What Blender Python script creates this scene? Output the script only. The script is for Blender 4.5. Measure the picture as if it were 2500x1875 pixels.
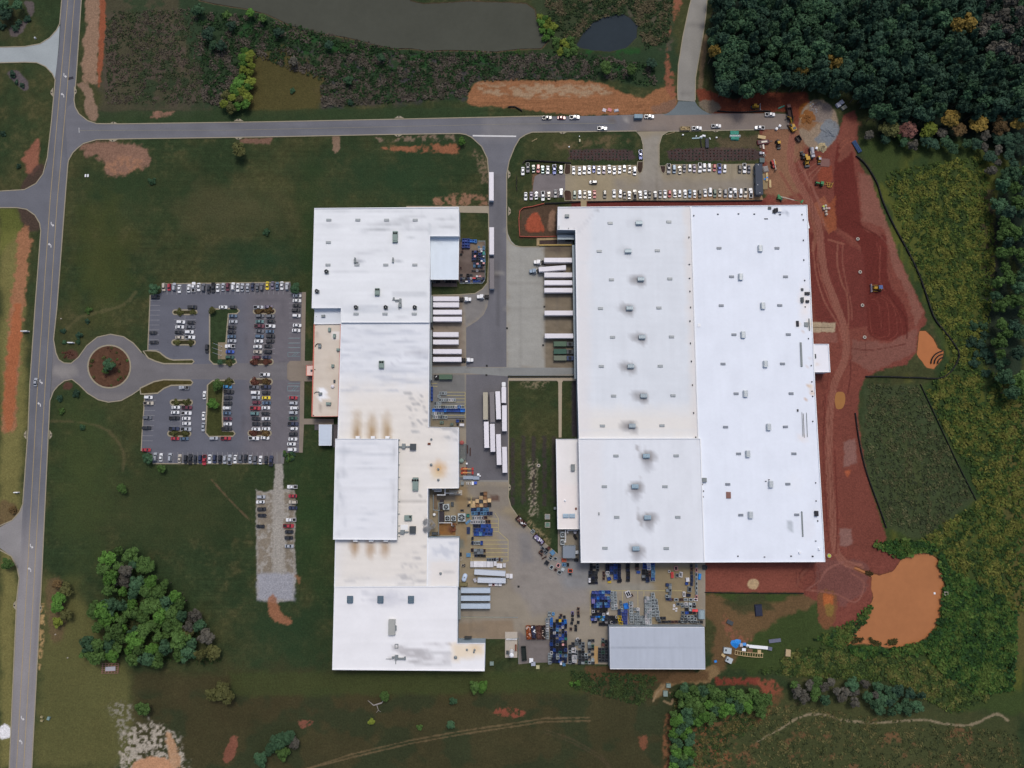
import bpy, math, random
import numpy as np
from mathutils import Vector, Matrix
from mathutils.geometry import delaunay_2d_cdt
random.seed(7); RNG = np.random.default_rng(7)
for o in list(bpy.data.objects): bpy.data.objects.remove(o)
SC = bpy.context.scene; COL = SC.collection
# ------------------------------------------------------------------ camera, sky, sun
FPX, TILT, HGT = 1750.0, math.radians(5.8),400.0
CT, ST = math.cos(TILT), math.sin(TILT)
CAMY = -HGT*math.tan(TILT)
cam = bpy.data.cameras.new("camera"); cam.sensor_width = 36.0; cam.lens = FPX*36.0/2500.0
cam.clip_start = 1.0; cam.clip_end = 20000.0
camo = bpy.data.objects.new("camera", cam); COL.objects.link(camo)
camo.location = (0, CAMY, HGT); camo.rotation_euler = (TILT, 0,0); SC.camera = camo
SUN_EL, SUN_AZ = math.radians(62), math.radians(14)      # azimuth measured from +Y towards +X
w = bpy.data.worlds.new("World"); SC.world = w; w.use_nodes = True
nt = w.node_tree; nt.nodes.clear()
sky = nt.nodes.new("ShaderNodeTexSky"); sky.sky_type = 'NISHITA'; sky.sun_disc = False
sky.sun_elevation = SUN_EL; sky.sun_rotation = SUN_AZ; sky.dust_density = 4.0; sky.air_density = 0.8; sky.ozone_density = 1.0
bg = nt.nodes.new("ShaderNodeBackground"); bg.inputs[1].default_value = 0.15
wo = nt.nodes.new("ShaderNodeOutputWorld")
nt.links.new(sky.outputs[0], bg.inputs[0]); nt.links.new(bg.outputs[0], wo.inputs[0])
sl = bpy.data.lights.new("sun", 'SUN'); sl.energy = 1.5; sl.angle = math.radians(13); sl.color = (1,.95,.87)
slo = bpy.data.objects.new("sun", sl); COL.objects.link(slo)
sd = Vector((math.sin(SUN_AZ)*math.cos(SUN_EL), math.cos(SUN_AZ)*math.cos(SUN_EL), math.sin(SUN_EL)))
slo.rotation_euler = sd.to_track_quat('Z', 'Y').to_euler(); slo.location = sd*600
SC.view_settings.view_transform = 'Standard'; SC.view_settings.look = 'None'
SC.view_settings.exposure = -0.3; SC.view_settings.gamma = 1.0
# ------------------------------------------------------------------ helpers
def P(px, py, z=0.0):
 a = (px-1250.0)/FPX; b = (937.5-py)/FPX
 dy = b*CT+ST; dz = b*ST-CT
 t = (z-HGT)/dz
 return (a*t, CAMY+dy*t, z)
def PIX(x, y, z=0.0):
 ry = y-CAMY; rz = z-HGT
 cy = ry*CT+rz*ST; cz = -ry*ST+rz*CT
 return 1250.0+FPX*x/(-cz),937.5-FPX*cy/(-cz)
MPX = HGT/FPX/CT
def lin(c):
 c = np.asarray(c, dtype=float)/255.0
 return np.where(c <= .04045, c/12.92,((c+.055)/1.055)**2.4)
def L3(*c): return tuple(float(v) for v in lin(c))
def vn(x, y, s):
 xi = np.floor(x).astype(np.int64); yi = np.floor(y).astype(np.int64)
 fx = x-xi; fy = y-yi; fx = fx*fx*(3-2*fx); fy = fy*fy*(3-2*fy)
 def h(a, b):
  v = (a*374761393+b*668265263+s*69069) & 0x7fffffff
  v = ((v ^ (v >> 13))*1274126177) & 0x7fffffff
  v = (v ^ (v >> 16))
  return (v & 0xffff)/65535.0
 a = h(xi, yi); b = h(xi+1, yi); c = h(xi, yi+1); d = h(xi+1, yi+1)
 return a+(b-a)*fx+(c-a)*fy+(a-b-c+d)*fx*fy
def fbm(x, y, s=1, o=4):
 t = 0; a = 1.0; n = 0
 for i in range(o):
  t = t+a*vn(x*2**i+17.3*i, y*2**i-9.1*i, s+i*13); n += a; a *= .55
 return t/n
def sst(e0, e1, x):
 t = np.clip((x-e0)/(e1-e0),0,1); return t*t*(3-2*t)
def seg_d(x, y, a, b):
 ax, ay = a; bx, by = b; dx, dy = bx-ax, by-ay; L = dx*dx+dy*dy+1e-9
 t = np.clip(((x-ax)*dx+(y-ay)*dy)/L, 0,1)
 return np.hypot(x-ax-t*dx, y-ay-t*dy)
class Ras:
 """per-vertex earth / paving colours, laid out on the ground plan of the site"""
 def __init__(s, px, py, col):
  s.px, s.py = px, py; s.c = np.empty((px.size, 3)); s.c[:] = col; s.z = np.zeros(px.size); s.n = 0
 def sel(s, pts, m):
  xs = [p[0] for p in pts]; ys = [p[1] for p in pts]
  return np.nonzero((s.px > min(xs)-m) & (s.px < max(xs)+m) & (s.py > min(ys)-m) & (s.py < max(ys)+m))[0]
 def sd(s, pts, idx):
  x, y = s.px[idx], s.py[idx]; ins = np.zeros(x.size, bool); d = np.full(x.size, 1e9)
  for i in range(len(pts)):
   a, b = pts[i], pts[(i+1) % len(pts)]
   d = np.minimum(d, seg_d(x, y, a, b))
   if a[1] != b[1]:
    ins ^= ((a[1] > y) != (b[1] > y)) & (x < (b[0]-a[0])*(y-a[1])/(b[1]-a[1])+a[0])
  return np.where(ins, d, -d)
 def mix(s, idx, m, col, var=.12, vs=6.0):
  s.n += 1
  x, y = s.px[idx], s.py[idx]
  c = lin(col)[None, :]*(1+var*2*(fbm(x/vs, y/vs, s.n*7,3)-.5)[:, None])
  s.c[idx] += (c-s.c[idx])*m[:, None]
 def paint(s, pts, col, soft=2.0, jit=0.0, js=18.0, a=1.0, var=.15, vs=6.0, nth=None, dz=0.0):
  idx = s.sel(pts, soft+jit+2)
  if idx.size == 0: return
  d = s.sd(pts, idx); x, y = s.px[idx], s.py[idx]; s.n += 1
  if jit: d = d+jit*2*(fbm(x/js, y/js, s.n*5+3,4)-.5)
  m = sst(-soft, soft, d)
  if nth:
   f = fbm(x/nth[0], y/(nth[0]*(nth[3] if len(nth) > 3 else 1)), s.n*11+5,4); m = m*sst(nth[1]-nth[2], nth[1]+nth[2], f)
  if dz: s.z[idx] += dz*m
  s.mix(idx, m*a, col, var, vs)
 def stroke(s, pts, wd, col, a=1.0, soft=.8, jit=0.0, js=10.0, var=.1, dz=0.0):
  idx = s.sel(pts, wd+soft+jit+1)
  if idx.size == 0: return
  x, y = s.px[idx], s.py[idx]; d = np.full(x.size, 1e9); s.n += 1
  for i in range(len(pts)-1): d = np.minimum(d, seg_d(x, y, pts[i], pts[i+1]))
  if jit: d = d+jit*2*(fbm(x/js, y/js, s.n*5+3,3)-.5)
  m = 1-sst(wd/2-soft, wd/2+soft, d)
  if dz: s.z[idx] += dz*m
  s.mix(idx, m*a, col, var)
 def blob(s, x0, y0, rx, ry, col, a=1.0, jit=.3, js=8.0, pw=1.0):
  idx = np.nonzero((abs(s.px-x0) < rx*1.6) & (abs(s.py-y0) < ry*1.6))[0]
  if idx.size == 0: return
  x, y = s.px[idx], s.py[idx]; s.n += 1
  d = np.hypot((x-x0)/rx, (y-y0)/ry)+jit*2*(fbm(x/js, y/js, s.n*5+1,4)-.5)
  s.mix(idx, np.clip(1-d, 0,1)**pw*a, col, .05)
 def streak(s, amt, sx, sy, seed, pts=None, thr=None, col=None):
  idx = np.arange(s.px.size) if pts is None else s.sel(pts, 0)
  if pts is not None: idx = idx[s.sd(pts, idx) > 0]
  f = fbm(s.px[idx]/sx, s.py[idx]/sy, seed, 4)
  if col is None: s.c[idx] *= (1+amt*2*(f-.5))[:, None]
  else: s.mix(idx, sst(thr, thr+.22, f)*amt, col, .05)
def spline(pts, n=6, closed=False):
 out = []; N = len(pts)
 rng = range(N if closed else N-1)
 for i in rng:
  g = (lambda k: pts[k % N]) if closed else (lambda k: pts[max(0, min(N-1, k))])
  p0, p1, p2, p3 = g(i-1), g(i), g(i+1), g(i+2)
  for k in range(n):
   t = k/n
   out.append(tuple(.5*((2*p1[j])+(-p0[j]+p2[j])*t+(2*p0[j]-5*p1[j]+4*p2[j]-p3[j])*t*t+(-p0[j]+3*p1[j]-3*p2[j]+p3[j])*t**3) for j in (0,1)))
 if not closed: out.append(tuple(pts[-1][:2]))
 return out
# ------------------------------------------------------------------ materials
MATS = {}
def mat(name, col, rough=.75, metal=0.0, var=.18, scale=1.5, bump=0.0, attr=False, var2=0.0, scale2=.12, rnd=0.0, coat=0.0, spec=.3):
 if name in MATS: return MATS[name]
 m = bpy.data.materials.new(name); m.use_nodes = True; t = m.node_tree; N = t.nodes; K = t.links
 b = N["Principled BSDF"]; b.inputs["Roughness"].default_value = rough; b.inputs["Metallic"].default_value = metal
 b.inputs["Specular IOR Level"].default_value = spec
 if coat: b.inputs["Coat Weight"].default_value = coat; b.inputs["Coat Roughness"].default_value = .08
 geo = N.new("ShaderNodeNewGeometry")
 if attr:
  src = N.new("ShaderNodeVertexColor"); src.layer_name = "Col"; out = src.outputs[0]
 else:
  src = N.new("ShaderNodeRGB"); src.outputs[0].default_value = (*col, 1); out = src.outputs[0]
 def vary(out, sc, amt, det):
  n = N.new("ShaderNodeTexNoise"); n.inputs["Scale"].default_value = sc; n.inputs["Detail"].default_value = det
  n.inputs["Roughness"].default_value = .65
  K.new(geo.outputs["Position"], n.inputs["Vector"])
  r = N.new("ShaderNodeMapRange"); r.inputs[1].default_value = .25; r.inputs[2].default_value = .75
  r.inputs[3].default_value = 1-amt; r.inputs[4].default_value = 1+amt
  K.new(n.outputs[0], r.inputs[0])
  v = N.new("ShaderNodeVectorMath"); v.operation = 'SCALE'
  K.new(out, v.inputs[0]); K.new(r.outputs[0], v.inputs["Scale"])
  return v.outputs[0], n.outputs[0]
 nz = None
 if var: out, nz = vary(out, scale, var, 5)
 if var2: out, _ = vary(out, scale2, var2,4)
 if rnd:
  oi = N.new("ShaderNodeObjectInfo"); r = N.new("ShaderNodeMapRange")
  r.inputs[3].default_value = 1-rnd; r.inputs[4].default_value = 1+rnd
  K.new(oi.outputs["Random"], r.inputs[0])
  v = N.new("ShaderNodeVectorMath"); v.operation = 'SCALE'; K.new(out, v.inputs[0]); K.new(r.outputs[0], v.inputs["Scale"]); out = v.outputs[0]
 K.new(out, b.inputs["Base Color"])
 if bump and nz:
  bp = N.new("ShaderNodeBump"); bp.inputs["Strength"].default_value = 1.0; bp.inputs["Distance"].default_value = bump
  K.new(nz, bp.inputs["Height"]); K.new(bp.outputs[0], b.inputs["Normal"])
 MATS[name] = m; return m
# ------------------------------------------------------------------ objects
def tag(o, label=None, cat=None, group=None, kind=None):
 if label: o["label"] = label
 if cat: o["category"] = cat
 if group: o["group"] = group
 if kind: o["kind"] = kind
 return o
def empty(name, loc, rz=0.0, label=None, cat=None, group=None):
 o = bpy.data.objects.new(name, None); COL.objects.link(o); o.location = loc; o.rotation_euler = (0,0, rz)
 o.empty_display_size = .5
 return tag(o, label, cat, group)
CH = {}
class MB:
 def __init__(s): s.v = []; s.f = []; s.m = []
 def add(s, vs, fs, m=0):
  b = len(s.v); s.v.extend([tuple(p) for p in vs])
  for f in fs: s.f.append(tuple(b+i for i in f)); s.m.append(m)
  return s
 def box(s, c, d, rz=0.0, m=0, ry=0.0, top=1.0):
  cx, cy, cz = c; hx, hy, hz = d[0]/2, d[1]/2, d[2]/2
  R = Matrix.Rotation(rz, 3, 'Z') @ Matrix.Rotation(ry, 3, 'Y')
  vs = []
  for z, k in ((-hz, 1.0),(hz, top)):
   for x, y in ((-hx, -hy),(hx, -hy),(hx, hy),(-hx, hy)):
    p = R @ Vector((x*k, y*k, z)); vs.append((p.x+cx, p.y+cy, p.z+cz))
  return s.add(vs, [(3,2,1,0),(4,5,6,7),(0,1,5,4),(1,2,6,5),(2,3,7,6),(3,0,4,7)], m)
 def prism(s, pts, z0, z1, m=0, cap=True, inset=1.0):
  n = len(pts)
  cx = sum(p[0] for p in pts)/n; cy = sum(p[1] for p in pts)/n
  area = sum(pts[i][0]*pts[(i+1) % n][1]-pts[(i+1) % n][0]*pts[i][1] for i in range(n))
  if area < 0: pts = pts[::-1]
  vs = [(p[0], p[1], z0) for p in pts]+[(cx+(p[0]-cx)*inset, cy+(p[1]-cy)*inset, z1) for p in pts]
  fs = [(i, (i+1) % n, n+(i+1) % n, n+i) for i in range(n)]
  if cap: fs.append(tuple(range(n, 2*n)))
  return s.add(vs, fs, m)
 def tube(s, a, b, r0, r1=None, n=8, m=0, cap=True):
  r1 = r0 if r1 is None else r1
  a = Vector(a); b = Vector(b); q = (b-a).to_track_quat('Z', 'Y')
  vs = []
  for p, r in ((a, r0),(b, r1)):
   for i in range(n):
    t = 2*math.pi*i/n; vs.append(p+q @ Vector((r*math.cos(t), r*math.sin(t),0)))
  fs = [(i, (i+1) % n, n+(i+1) % n, n+i) for i in range(n)]
  if cap: fs += [tuple(range(n-1,-1,-1)), tuple(range(n, 2*n))]
  return s.add(vs, fs, m)
 def ribbon(s, pts, wd, z0, z1, m=0, closed=False):
  n = len(pts); V = [Vector((p[0], p[1])) for p in pts]; vs = []
  for i in range(n):
   a = V[i-1] if (i or closed) else V[i]; b = V[(i+1) % n] if (i < n-1 or closed) else V[i]
   d = (b-a); d = d.normalized() if d.length > 1e-6 else Vector((1,0)); nn = Vector((-d.y, d.x))*wd/2
   for p, z in ((V[i]+nn, z0),(V[i]+nn, z1),(V[i]-nn, z1),(V[i]-nn, z0)): vs.append((p.x, p.y, z))
  fs = []
  for i in range(n if closed else n-1):
   a = 4*i; b = 4*((i+1) % n)
   for k in range(3): fs.append((a+k, b+k, b+k+1, a+k+1))
  if not closed: fs += [(0,1,2,3),(4*n-1,4*n-2,4*n-3,4*n-4)]
  return s.add(vs, fs, m)
 def build(s, name, mats, parent=None, org=None, loc=None, smooth=False):
  if not isinstance(mats, (list, tuple)): mats = [mats]
  me = bpy.data.meshes.new(name)
  v = s.v
  if org is not None: v = [(p[0]-org[0], p[1]-org[1], p[2]-org[2]) for p in v]
  me.from_pydata(v, [], s.f)
  for mm in mats: me.materials.append(mm)
  if len(mats) > 1: me.polygons.foreach_set("material_index", s.m)
  if smooth: me.polygons.foreach_set("use_smooth", [True]*len(s.f))
  me.update()
  o = bpy.data.objects.new(name, me); COL.objects.link(o)
  if parent is not None: o.parent = parent; CH.setdefault(parent.name, []).append(o)
  if loc is not None: o.location = loc
  elif org is not None and parent is None: o.location = org
  return o
CH = {}
def dup(o, parent=None, loc=None, rz=None, scale=None):
 c = o.copy(); COL.objects.link(c); c.parent = parent
 if parent is not None: CH.setdefault(parent.name, []).append(c)
 if loc is not None: c.location = loc
 if rz is not None: c.rotation_euler = (0,0, rz)
 if scale is not None: c.scale = scale
 for ch in list(CH.get(o.name, ())): dup(ch, c)
 return c
def setcol(me, c):
 a = me.color_attributes.new("Col", 'FLOAT_COLOR', 'POINT')
 b = np.ones((c.shape[0], 4), dtype=np.float32); b[:, :3] = np.clip(c, 0,1); a.data.foreach_set("color", b.ravel())
def sheet(name, poly, z, col, painter=None, step=2.0, m=None, parent=None, org=None, kind='structure', zf=None, var=.1, vs=40.0):
 """flat polygon filled with a fine triangle net, its colours set by painter(Ras)"""
 W = [P(p[0], p[1], z)[:2] for p in poly]
 xs = np.arange(min(p[0] for p in W), max(p[0] for p in W), step); ys = np.arange(min(p[1] for p in W), max(p[1] for p in W), step)
 gx, gy = np.meshgrid(xs, ys); gx = gx.ravel(); gy = gy.ravel()
 ins = np.zeros(gx.size, bool); d = np.full(gx.size, 1e9)
 for i in range(len(W)):
  a, b = W[i], W[(i+1) % len(W)]; d = np.minimum(d, seg_d(gx, gy, a, b))
  if a[1] != b[1]: ins ^= ((a[1] > gy) != (b[1] > gy)) & (gx < (b[0]-a[0])*(gy-a[1])/(b[1]-a[1])+a[0])
 k = ins & (d > step*.4)
 # boundary cut to step length so colours stay fine at the edge
 B = []
 for i in range(len(W)):
  a, b = W[i], W[(i+1) % len(W)]; n = max(1, int(math.hypot(b[0]-a[0], b[1]-a[1])/(step*1.5)))
  B += [(a[0]+(b[0]-a[0])*j/n, a[1]+(b[1]-a[1])*j/n) for j in range(n)]
 nb = len(B)
 pts = [Vector(p) for p in B]+[Vector((float(x), float(y))) for x, y in zip(gx[k], gy[k])]
 vo, _, fo, _, _, _ = delaunay_2d_cdt(pts, [(i, (i+1) % nb) for i in range(nb)], [], 1,1e-5)
 V = np.array([(p.x, p.y) for p in vo]); px, py = PIX(V[:, 0], V[:, 1], z)
 r = Ras(px, py, lin(col)); r.c *= (1+var*2*(fbm(px/vs, py/vs, 91,4)-.5))[:, None]
 if painter: painter(r)
 zz = np.full(V.shape[0], z)
 if zf is not None: zz = zf(px, py, V)
 me = bpy.data.meshes.new(name); ox, oy, oz = org or (0,0,0)
 def up(f):
  a, b, c = (vo[i] for i in f[:3]); return f if (b.x-a.x)*(c.y-a.y)-(b.y-a.y)*(c.x-a.x) > 0 else f[::-1]
 me.from_pydata([(a-ox, b-oy, c-oz) for (a, b), c in zip(V, zz)], [], [up(list(f)) for f in fo])
 me.materials.append(m); setcol(me, r.c); me.update()
 o = bpy.data.objects.new(name, me); COL.objects.link(o)
 if parent is not None: o.parent = parent; CH.setdefault(parent.name, []).append(o)
 elif kind: o["kind"] = kind
 return o
# ------------------------------------------------------------------ the ground: one sheet reaching the horizon
def axis(lo, hi, st, far):
 return np.concatenate([[-f for f in far[::-1]], np.arange(lo, hi, st), far])
gxs = axis(-318,318,.56, [330,360,420,550,900,2000,6000]); gys = axis(-226,262,.56, [270,300,360,500,900,2000,6000])
GX, GY = np.meshgrid(gxs, gys); nyy, nxx = GX.shape
gx = GX.ravel(); gy = GY.ravel(); bx = np.clip(gx, -420,420); by = np.clip(gy, -330,360)
px, py = PIX(bx, by)
G = Ras(px, py, (0,0,0))
# grass: mown turf, olive and yellowish drifts
t1 = fbm(px/170, py/170,3,4); t2 = fbm(px/34, py/34,5,4); t3 = fbm(px/7, py/7,9,3)
gA, gB, gC = lin((46,60,37)), lin((66,69,43)), lin((80,76,50))
k1 = sst(.32,.68, t1*.6+t2*.4)[:, None]; k2 = (sst(.55,.8, t2*.55+t3*.45)*.6)[:, None]
G.c = gA+(gB-gA)*k1; G.c += (gC-G.c)*k2
G.c *= (1+.5*(t3-.5))[:, None]
def ell(x, y, rx, ry, n=14): return [(x+rx*math.cos(2*math.pi*i/n), y+ry*math.sin(2*math.pi*i/n)) for i in range(n)]
def rect(a, b, c, d): return [(a, b),(c, b),(c, d),(a, d)]
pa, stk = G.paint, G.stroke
# mown stripes
G.streak(.22,150,2.6,31, rect(150,335,1190,700)); G.streak(.22,130,2.6,32, rect(110,1130,815,1500))
G.streak(.18,2.6,120,33, rect(640,1120,815,1480)); G.streak(.2,2.6,160,34, rect(0,480,120,1875)); G.streak(.16,2.2,140,35, rect(120,1620,320,1875))
G.streak(.16,200,3.4,36, rect(320,1640,1640,1875)); G.streak(.2,160,2.2,37, rect(1660,1750,2500,1875))
for x, y, rx, ry, c in ((330,470,110,70,(46,62,38)),(560,520,120,60,(74,74,50)),(930,430,150,60,(42,62,40)),(640,640,110,40,(40,60,40)),
  (760,560,26,180,(44,62,36)),(250,640,60,120,(66,72,38)),(480,1230,150,90,(52,62,38)),(760,1250,60,160,(44,64,36)),(690,1560,110,90,(40,60,38)),
  (800,1700,260,60,(64,60,40)),(1000,1680,260,26,(70,78,40)),(330,1240,140,70,(58,66,40)),(200,1150,60,200,(64,74,42)),(1100,360,100,40,(44,60,38))):
 G.blob(x, y, rx*1.5, ry*1.5, c, .85,.5,30,.7)
# drier grass down the far left side, its sunlit patch painted in lighter
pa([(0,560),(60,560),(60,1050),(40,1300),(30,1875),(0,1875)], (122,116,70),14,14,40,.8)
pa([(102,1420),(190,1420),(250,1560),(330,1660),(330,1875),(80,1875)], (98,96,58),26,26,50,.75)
pa([(0,500),(40,505),(60,560),(0,620)], (98,104,50),10,8,20,.7)
# open field north of the cross road
pa([(243,-60),(500,-60),(520,60),(515,280),(243,290)], (74,70,56),12,16,30,.75)
pa([(300,-20),(480,20),(500,260),(330,250)], (48,62,42),20,30,40,.9, nth=(26,.53,.07))
pa([(255,40),(500,20),(500,260),(255,250)], (82,72,64),20,30,40,.8, nth=(34,.56,.05))
pa([(430,-30),(640,25),(842,92),(1000,122),(1330,128),(1425,130),(1560,118),(1640,40),(1655,170),(1600,220),(1500,195),(1150,196),(1140,236),(780,264),(788,190),(660,130),(600,120),(560,275),(500,262)], (44,62,42),8,16,24,.9)
pa([(690,120),(900,130),(1150,135),(1400,140),(1500,190),(1150,196),(1140,240),(790,262)], (78,70,62),10,14,24,.9, nth=(22,.50,.06))
pa([(690,120),(900,130),(1150,135),(1400,140),(1500,190),(1150,196),(1140,240),(790,262)], (60,60,62),10,14,24,.9, nth=(16,.58,.05))
pa([(520,40),(900,110),(1400,135),(1620,60),(1620,170),(900,180),(600,100)], (38,74,38),10,14,24,.9, nth=(24,.6,.05))
pa([(1285,-40),(1640,-40),(1640,100),(1560,120),(1330,110)], (56,66,46),8,10,20,.8)
pa([(1400,0),(1640,-20),(1640,130),(1450,30)], (84,78,66),8,10,20,.8, nth=(12,.56,.06))
pa([(600,135),(700,112),(790,185),(778,278),(600,280)], (78,72,42),10,16,30,.9)
pa([(240,272),(1190,262),(1190,290),(240,300)], (48,64,40),4,4,20,.8)
# dirt strip beside the main road
pa(spline([(205,-60),(250,-60),(243,60),(240,180),(232,205),(205,195),(202,130),(210,40)], 5, True),(142,116,96),3,9,12,.95, vs=2.5, var=.3)
pa(spline([(243,-60),(256,-60),(255,90),(246,200),(238,200),(242,80)], 5, True),(140,82,58),2,6,10,.95)
pa(spline([(186,205),(215,205),(228,235),(240,285),(222,292),(206,260),(205,225)], 5, True),(140,116,98),2,6,10,.9)
pa([(330,272),(430,275),(400,285),(335,290)], (138,104,88),2,7,8,.9, nth=(14,.5,.08))
pa(spline([(200,352),(280,345),(330,352),(365,375),(360,400),(300,425),(258,425),(250,390),(215,378)], 5, True),(132,102,86),5,14,14,.95, vs=3, var=.3)
pa(spline([(262,390),(340,385),(345,410),(290,428),(262,425)], 5, True),(150,112,88),4,12,8,.8, nth=(8,.48,.1))
pa(rect(0,20,40,95),(60,60,40),8,10,14,.8)
pa(spline([(22,72),(75,40),(82,8),(60,5),(70,50),(40,90)], 4, True),(92,84,84),2,5,7,.9)
pa(spline([(18,180),(40,172),(66,196),(70,215),(60,222),(40,205)], 4, True),(92,84,88),2,3,7,.9)
pa(spline([(55,385),(85,345),(95,350),(90,420),(70,430),(60,400)], 4, True),(140,92,74),4,8,10,.9)
pa(spline([(48,470),(60,440),(95,400),(108,408),(95,445),(60,470)], 4, True),(72,58,52),3,4,7,.9)
pa(spline([(30,462),(60,490),(88,520),(98,545),(92,562),(60,560),(48,520)], 4, True),(74,60,54),4,5,7,.9)
pa(spline([(45,565),(75,560),(68,640),(60,740),(50,830),(42,960),(35,1050),(8,1050),(12,960),(20,800),(32,700)], 5, True),(150,106,78),4,12,12,.95, vs=3, var=.3)
pa(spline([(30,760),(52,760),(40,930),(30,1040),(10,1040),(15,900)], 5, True),(158,96,64),4,8,12,.9)
pa(spline([(0,1225),(40,1235),(46,1255),(10,1285),(-10,1290)], 4, True),(104,86,62),4,6,10,.8)
pa(spline([(0,1775),(14,1768),(27,1780),(25,1800),(0,1802)], 4, True),(222,222,224),2,3,6,1, var=.1)
pa(spline([(100,1480),(112,1490),(100,1620),(92,1620)], 4, True),(176,146,102),2,4,6,.8, nth=(7,.45,.1))
pa(spline([(115,1420),(150,1420),(160,1500),(150,1560),(125,1560),(115,1490)], 4, True),(98,82,60),6,8,8,.8)
# verge of the cross road
pa([(585,338),(665,336),(660,352),(585,350)], (120,92,78),2,5,8,.9)
pa([(812,330),(830,330),(830,365),(818,374),(812,365)], (130,108,90),1.5,3,5,.95)
pa([(910,336),(1110,328),(1110,344),(930,346)], (126,108,92),2,6,8,.85, nth=(9,.52,.1))
pa([(920,360),(1120,352),(1120,376),(960,368)], (146,96,70),3,8,10,.9, nth=(16,.48,.1))
pa([(1150,360),(1192,390),(1194,450),(1175,450),(1165,400)], (120,104,84),4,8,8,.8, nth=(5,.5,.1))
pa([(1060,485),(1120,470),(1190,480),(1192,502),(1060,503)], (142,108,86),3,10,8,.9, nth=(9,.47,.1))
# orange cut bank north of the cross road, dirt under the wood
pa(spline([(1142,236),(1160,205),(1215,195),(1300,196),(1400,196),(1475,205),(1520,225),(1570,238),(1610,215),(1640,218),(1652,250),(1615,276),(1450,281),(1330,274),(1260,264),(1150,256)], 4, True),(140,98,68),2.5,6,10,1, var=.25, vs=4, dz=.05)
pa([(1165,204),(1470,206),(1500,228),(1300,240),(1170,226)], (156,134,108),4,10,14,.85, nth=(16,.46,.1,.5))
G.streak(.35,60,2,41, rect(1145,232,1600,280))
pa([(1590,262),(1650,240),(1655,275),(1600,278)], (118,92,76),3,6,6,.85)
pa(spline([(1628,100),(1660,20),(1672,-40),(1650,-40),(1640,60),(1625,140),(1626,225),(1650,225)], 4, True),(138,88,68),3,8,8,.85, nth=(9,.42,.1))
pa(spline([(1712,120),(1722,80),(1726,110),(1716,200),(1722,232),(1705,232)], 4, True),(120,100,78),2,4,6,.8)
pa(spline([(1700,216),(1735,222),(1790,240),(1850,226),(1920,226),(1966,224),(1976,246),(1990,270),(1985,305),(1945,320),(1930,277),(1850,275),(1745,280),(1712,250)], 4, True),(112,60,44),3,5,8,1, dz=.05)
pa(spline([(1705,250),(1730,244),(1755,252),(1757,270),(1725,275)], 4, True),(112,102,88),2,4,6,.95)
pa(spline([(1952,262),(1975,250),(1988,290),(1975,302),(1955,296)], 4, True),(132,82,40),2,4,6,.95, dz=.1)
# wood floor
FOREST = [(1722,-60),(1745,30),(1732,90),(1730,148),(1738,207),(1771,236),(1801,246),(1850,224),(1968,207),(2057,225),(2101,245),(2128,282),(2150,345),(2400,350),(2420,700),(2390,950),(2700,950),(2700,-200),(1722,-200)]
pa(FOREST, (28,38,31),10,8,20,1)
# tall rough grass east of the works
pa([(2095,340),(2400,345),(2420,600),(2400,960),(2700,960),(2700,1760),(2330,1740),(2200,1660),(1780,1640),(1720,1440),(2100,1440),(2130,1000),(2320,900),(2200,640)], (58,72,38),10,20,40,.95)
pa([(2110,380),(2700,380),(2700,1700),(2200,1660)], (86,90,40),20,30,50,.75, nth=(60,.54,.08,2.2))
pa([(2110,380),(2700,380),(2700,1700),(2200,1660),(2120,1000)], (44,62,36),20,30,50,.75, nth=(44,.57,.06,2.0))
pa([(2110,940),(2240,940),(2380,1220),(2260,1330),(2170,1290),(2105,1120)], (62,72,48),6,10,20,.8)
pa([(2440,900),(2700,900),(2700,1875),(2470,1600)], (92,84,50),20,20,40,.7)
pa([(2385,460),(2425,470),(2440,780),(2410,800)], (62,52,46),8,10,16,.8, nth=(12,.45,.1))
pa([(2400,720),(2500,740),(2500,920),(2440,940),(2380,840)], (40,52,42),14,16,20,.9)
# field in the south
pa([(320,1640),(1640,1660),(1640,2000),(330,2000)], (66,60,40),14,10,30,.75)
pa([(320,1690),(1640,1690),(1640,2000),(330,2000)], (50,58,38),14,10,30,.8, nth=(70,.56,.06))
pa([(560,1640),(1430,1640),(1420,1690),(560,1700)], (62,74,40),8,10,24,.6)
pa([(300,1790),(360,1760),(430,1790),(470,1900),(290,1900)], (168,160,146),8,18,12,.95, nth=(7,.5,.1), var=.3, vs=2.5)
pa([(262,1715),(320,1715),(330,1780),(290,1800)], (140,136,122),8,12,10,.85, nth=(6,.55,.1))
pa(spline([(310,1890),(340,1855),(400,1850),(430,1880),(430,1920),(310,1920)], 4, True),(178,136,104),3,5,8,1)
pa(spline([(405,1800),(420,1795),(440,1860),(420,1880)], 4, True),(176,140,108),3,6,8,.9)
pa(spline([(545,1840),(565,1800),(580,1805),(572,1850),(550,1862)], 4, True),(128,82,66),2,6,6,.9)
pa(spline([(1205,1735),(1240,1728),(1280,1735),(1275,1750),(1220,1748)], 4, True),(136,76,60),2,6,6,.9, nth=(7,.42,.1))
pa(spline([(725,1760),(765,1762),(740,1780)], 4, True),(132,82,68),2,5,6,.8, nth=(6,.45,.1))
pa(spline([(1560,1800),(1580,1800),(1578,1828),(1562,1826)], 4, True),(122,78,58),2,6,6,.8)
pa(spline([(1622,1760),(1640,1760),(1640,1900),(1622,1900)], 4, True),(128,88,62),3,6,8,.8, nth=(8,.45,.1))
for dx in (-4,4):
 stk([(740,1880),(860,1845+dx),(1000,1812+dx),(1120,1790+dx),(1240,1772+dx),(1330,1758+dx),(1440,1756+dx)], 3.2,(112,96,70),.75,1.2,2)
 stk([(1330,1785+dx),(1400,1810+dx),(1470,1850+dx),(1500,1890+dx)], 3,(86,74,56),.5,1.2,2)
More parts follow.
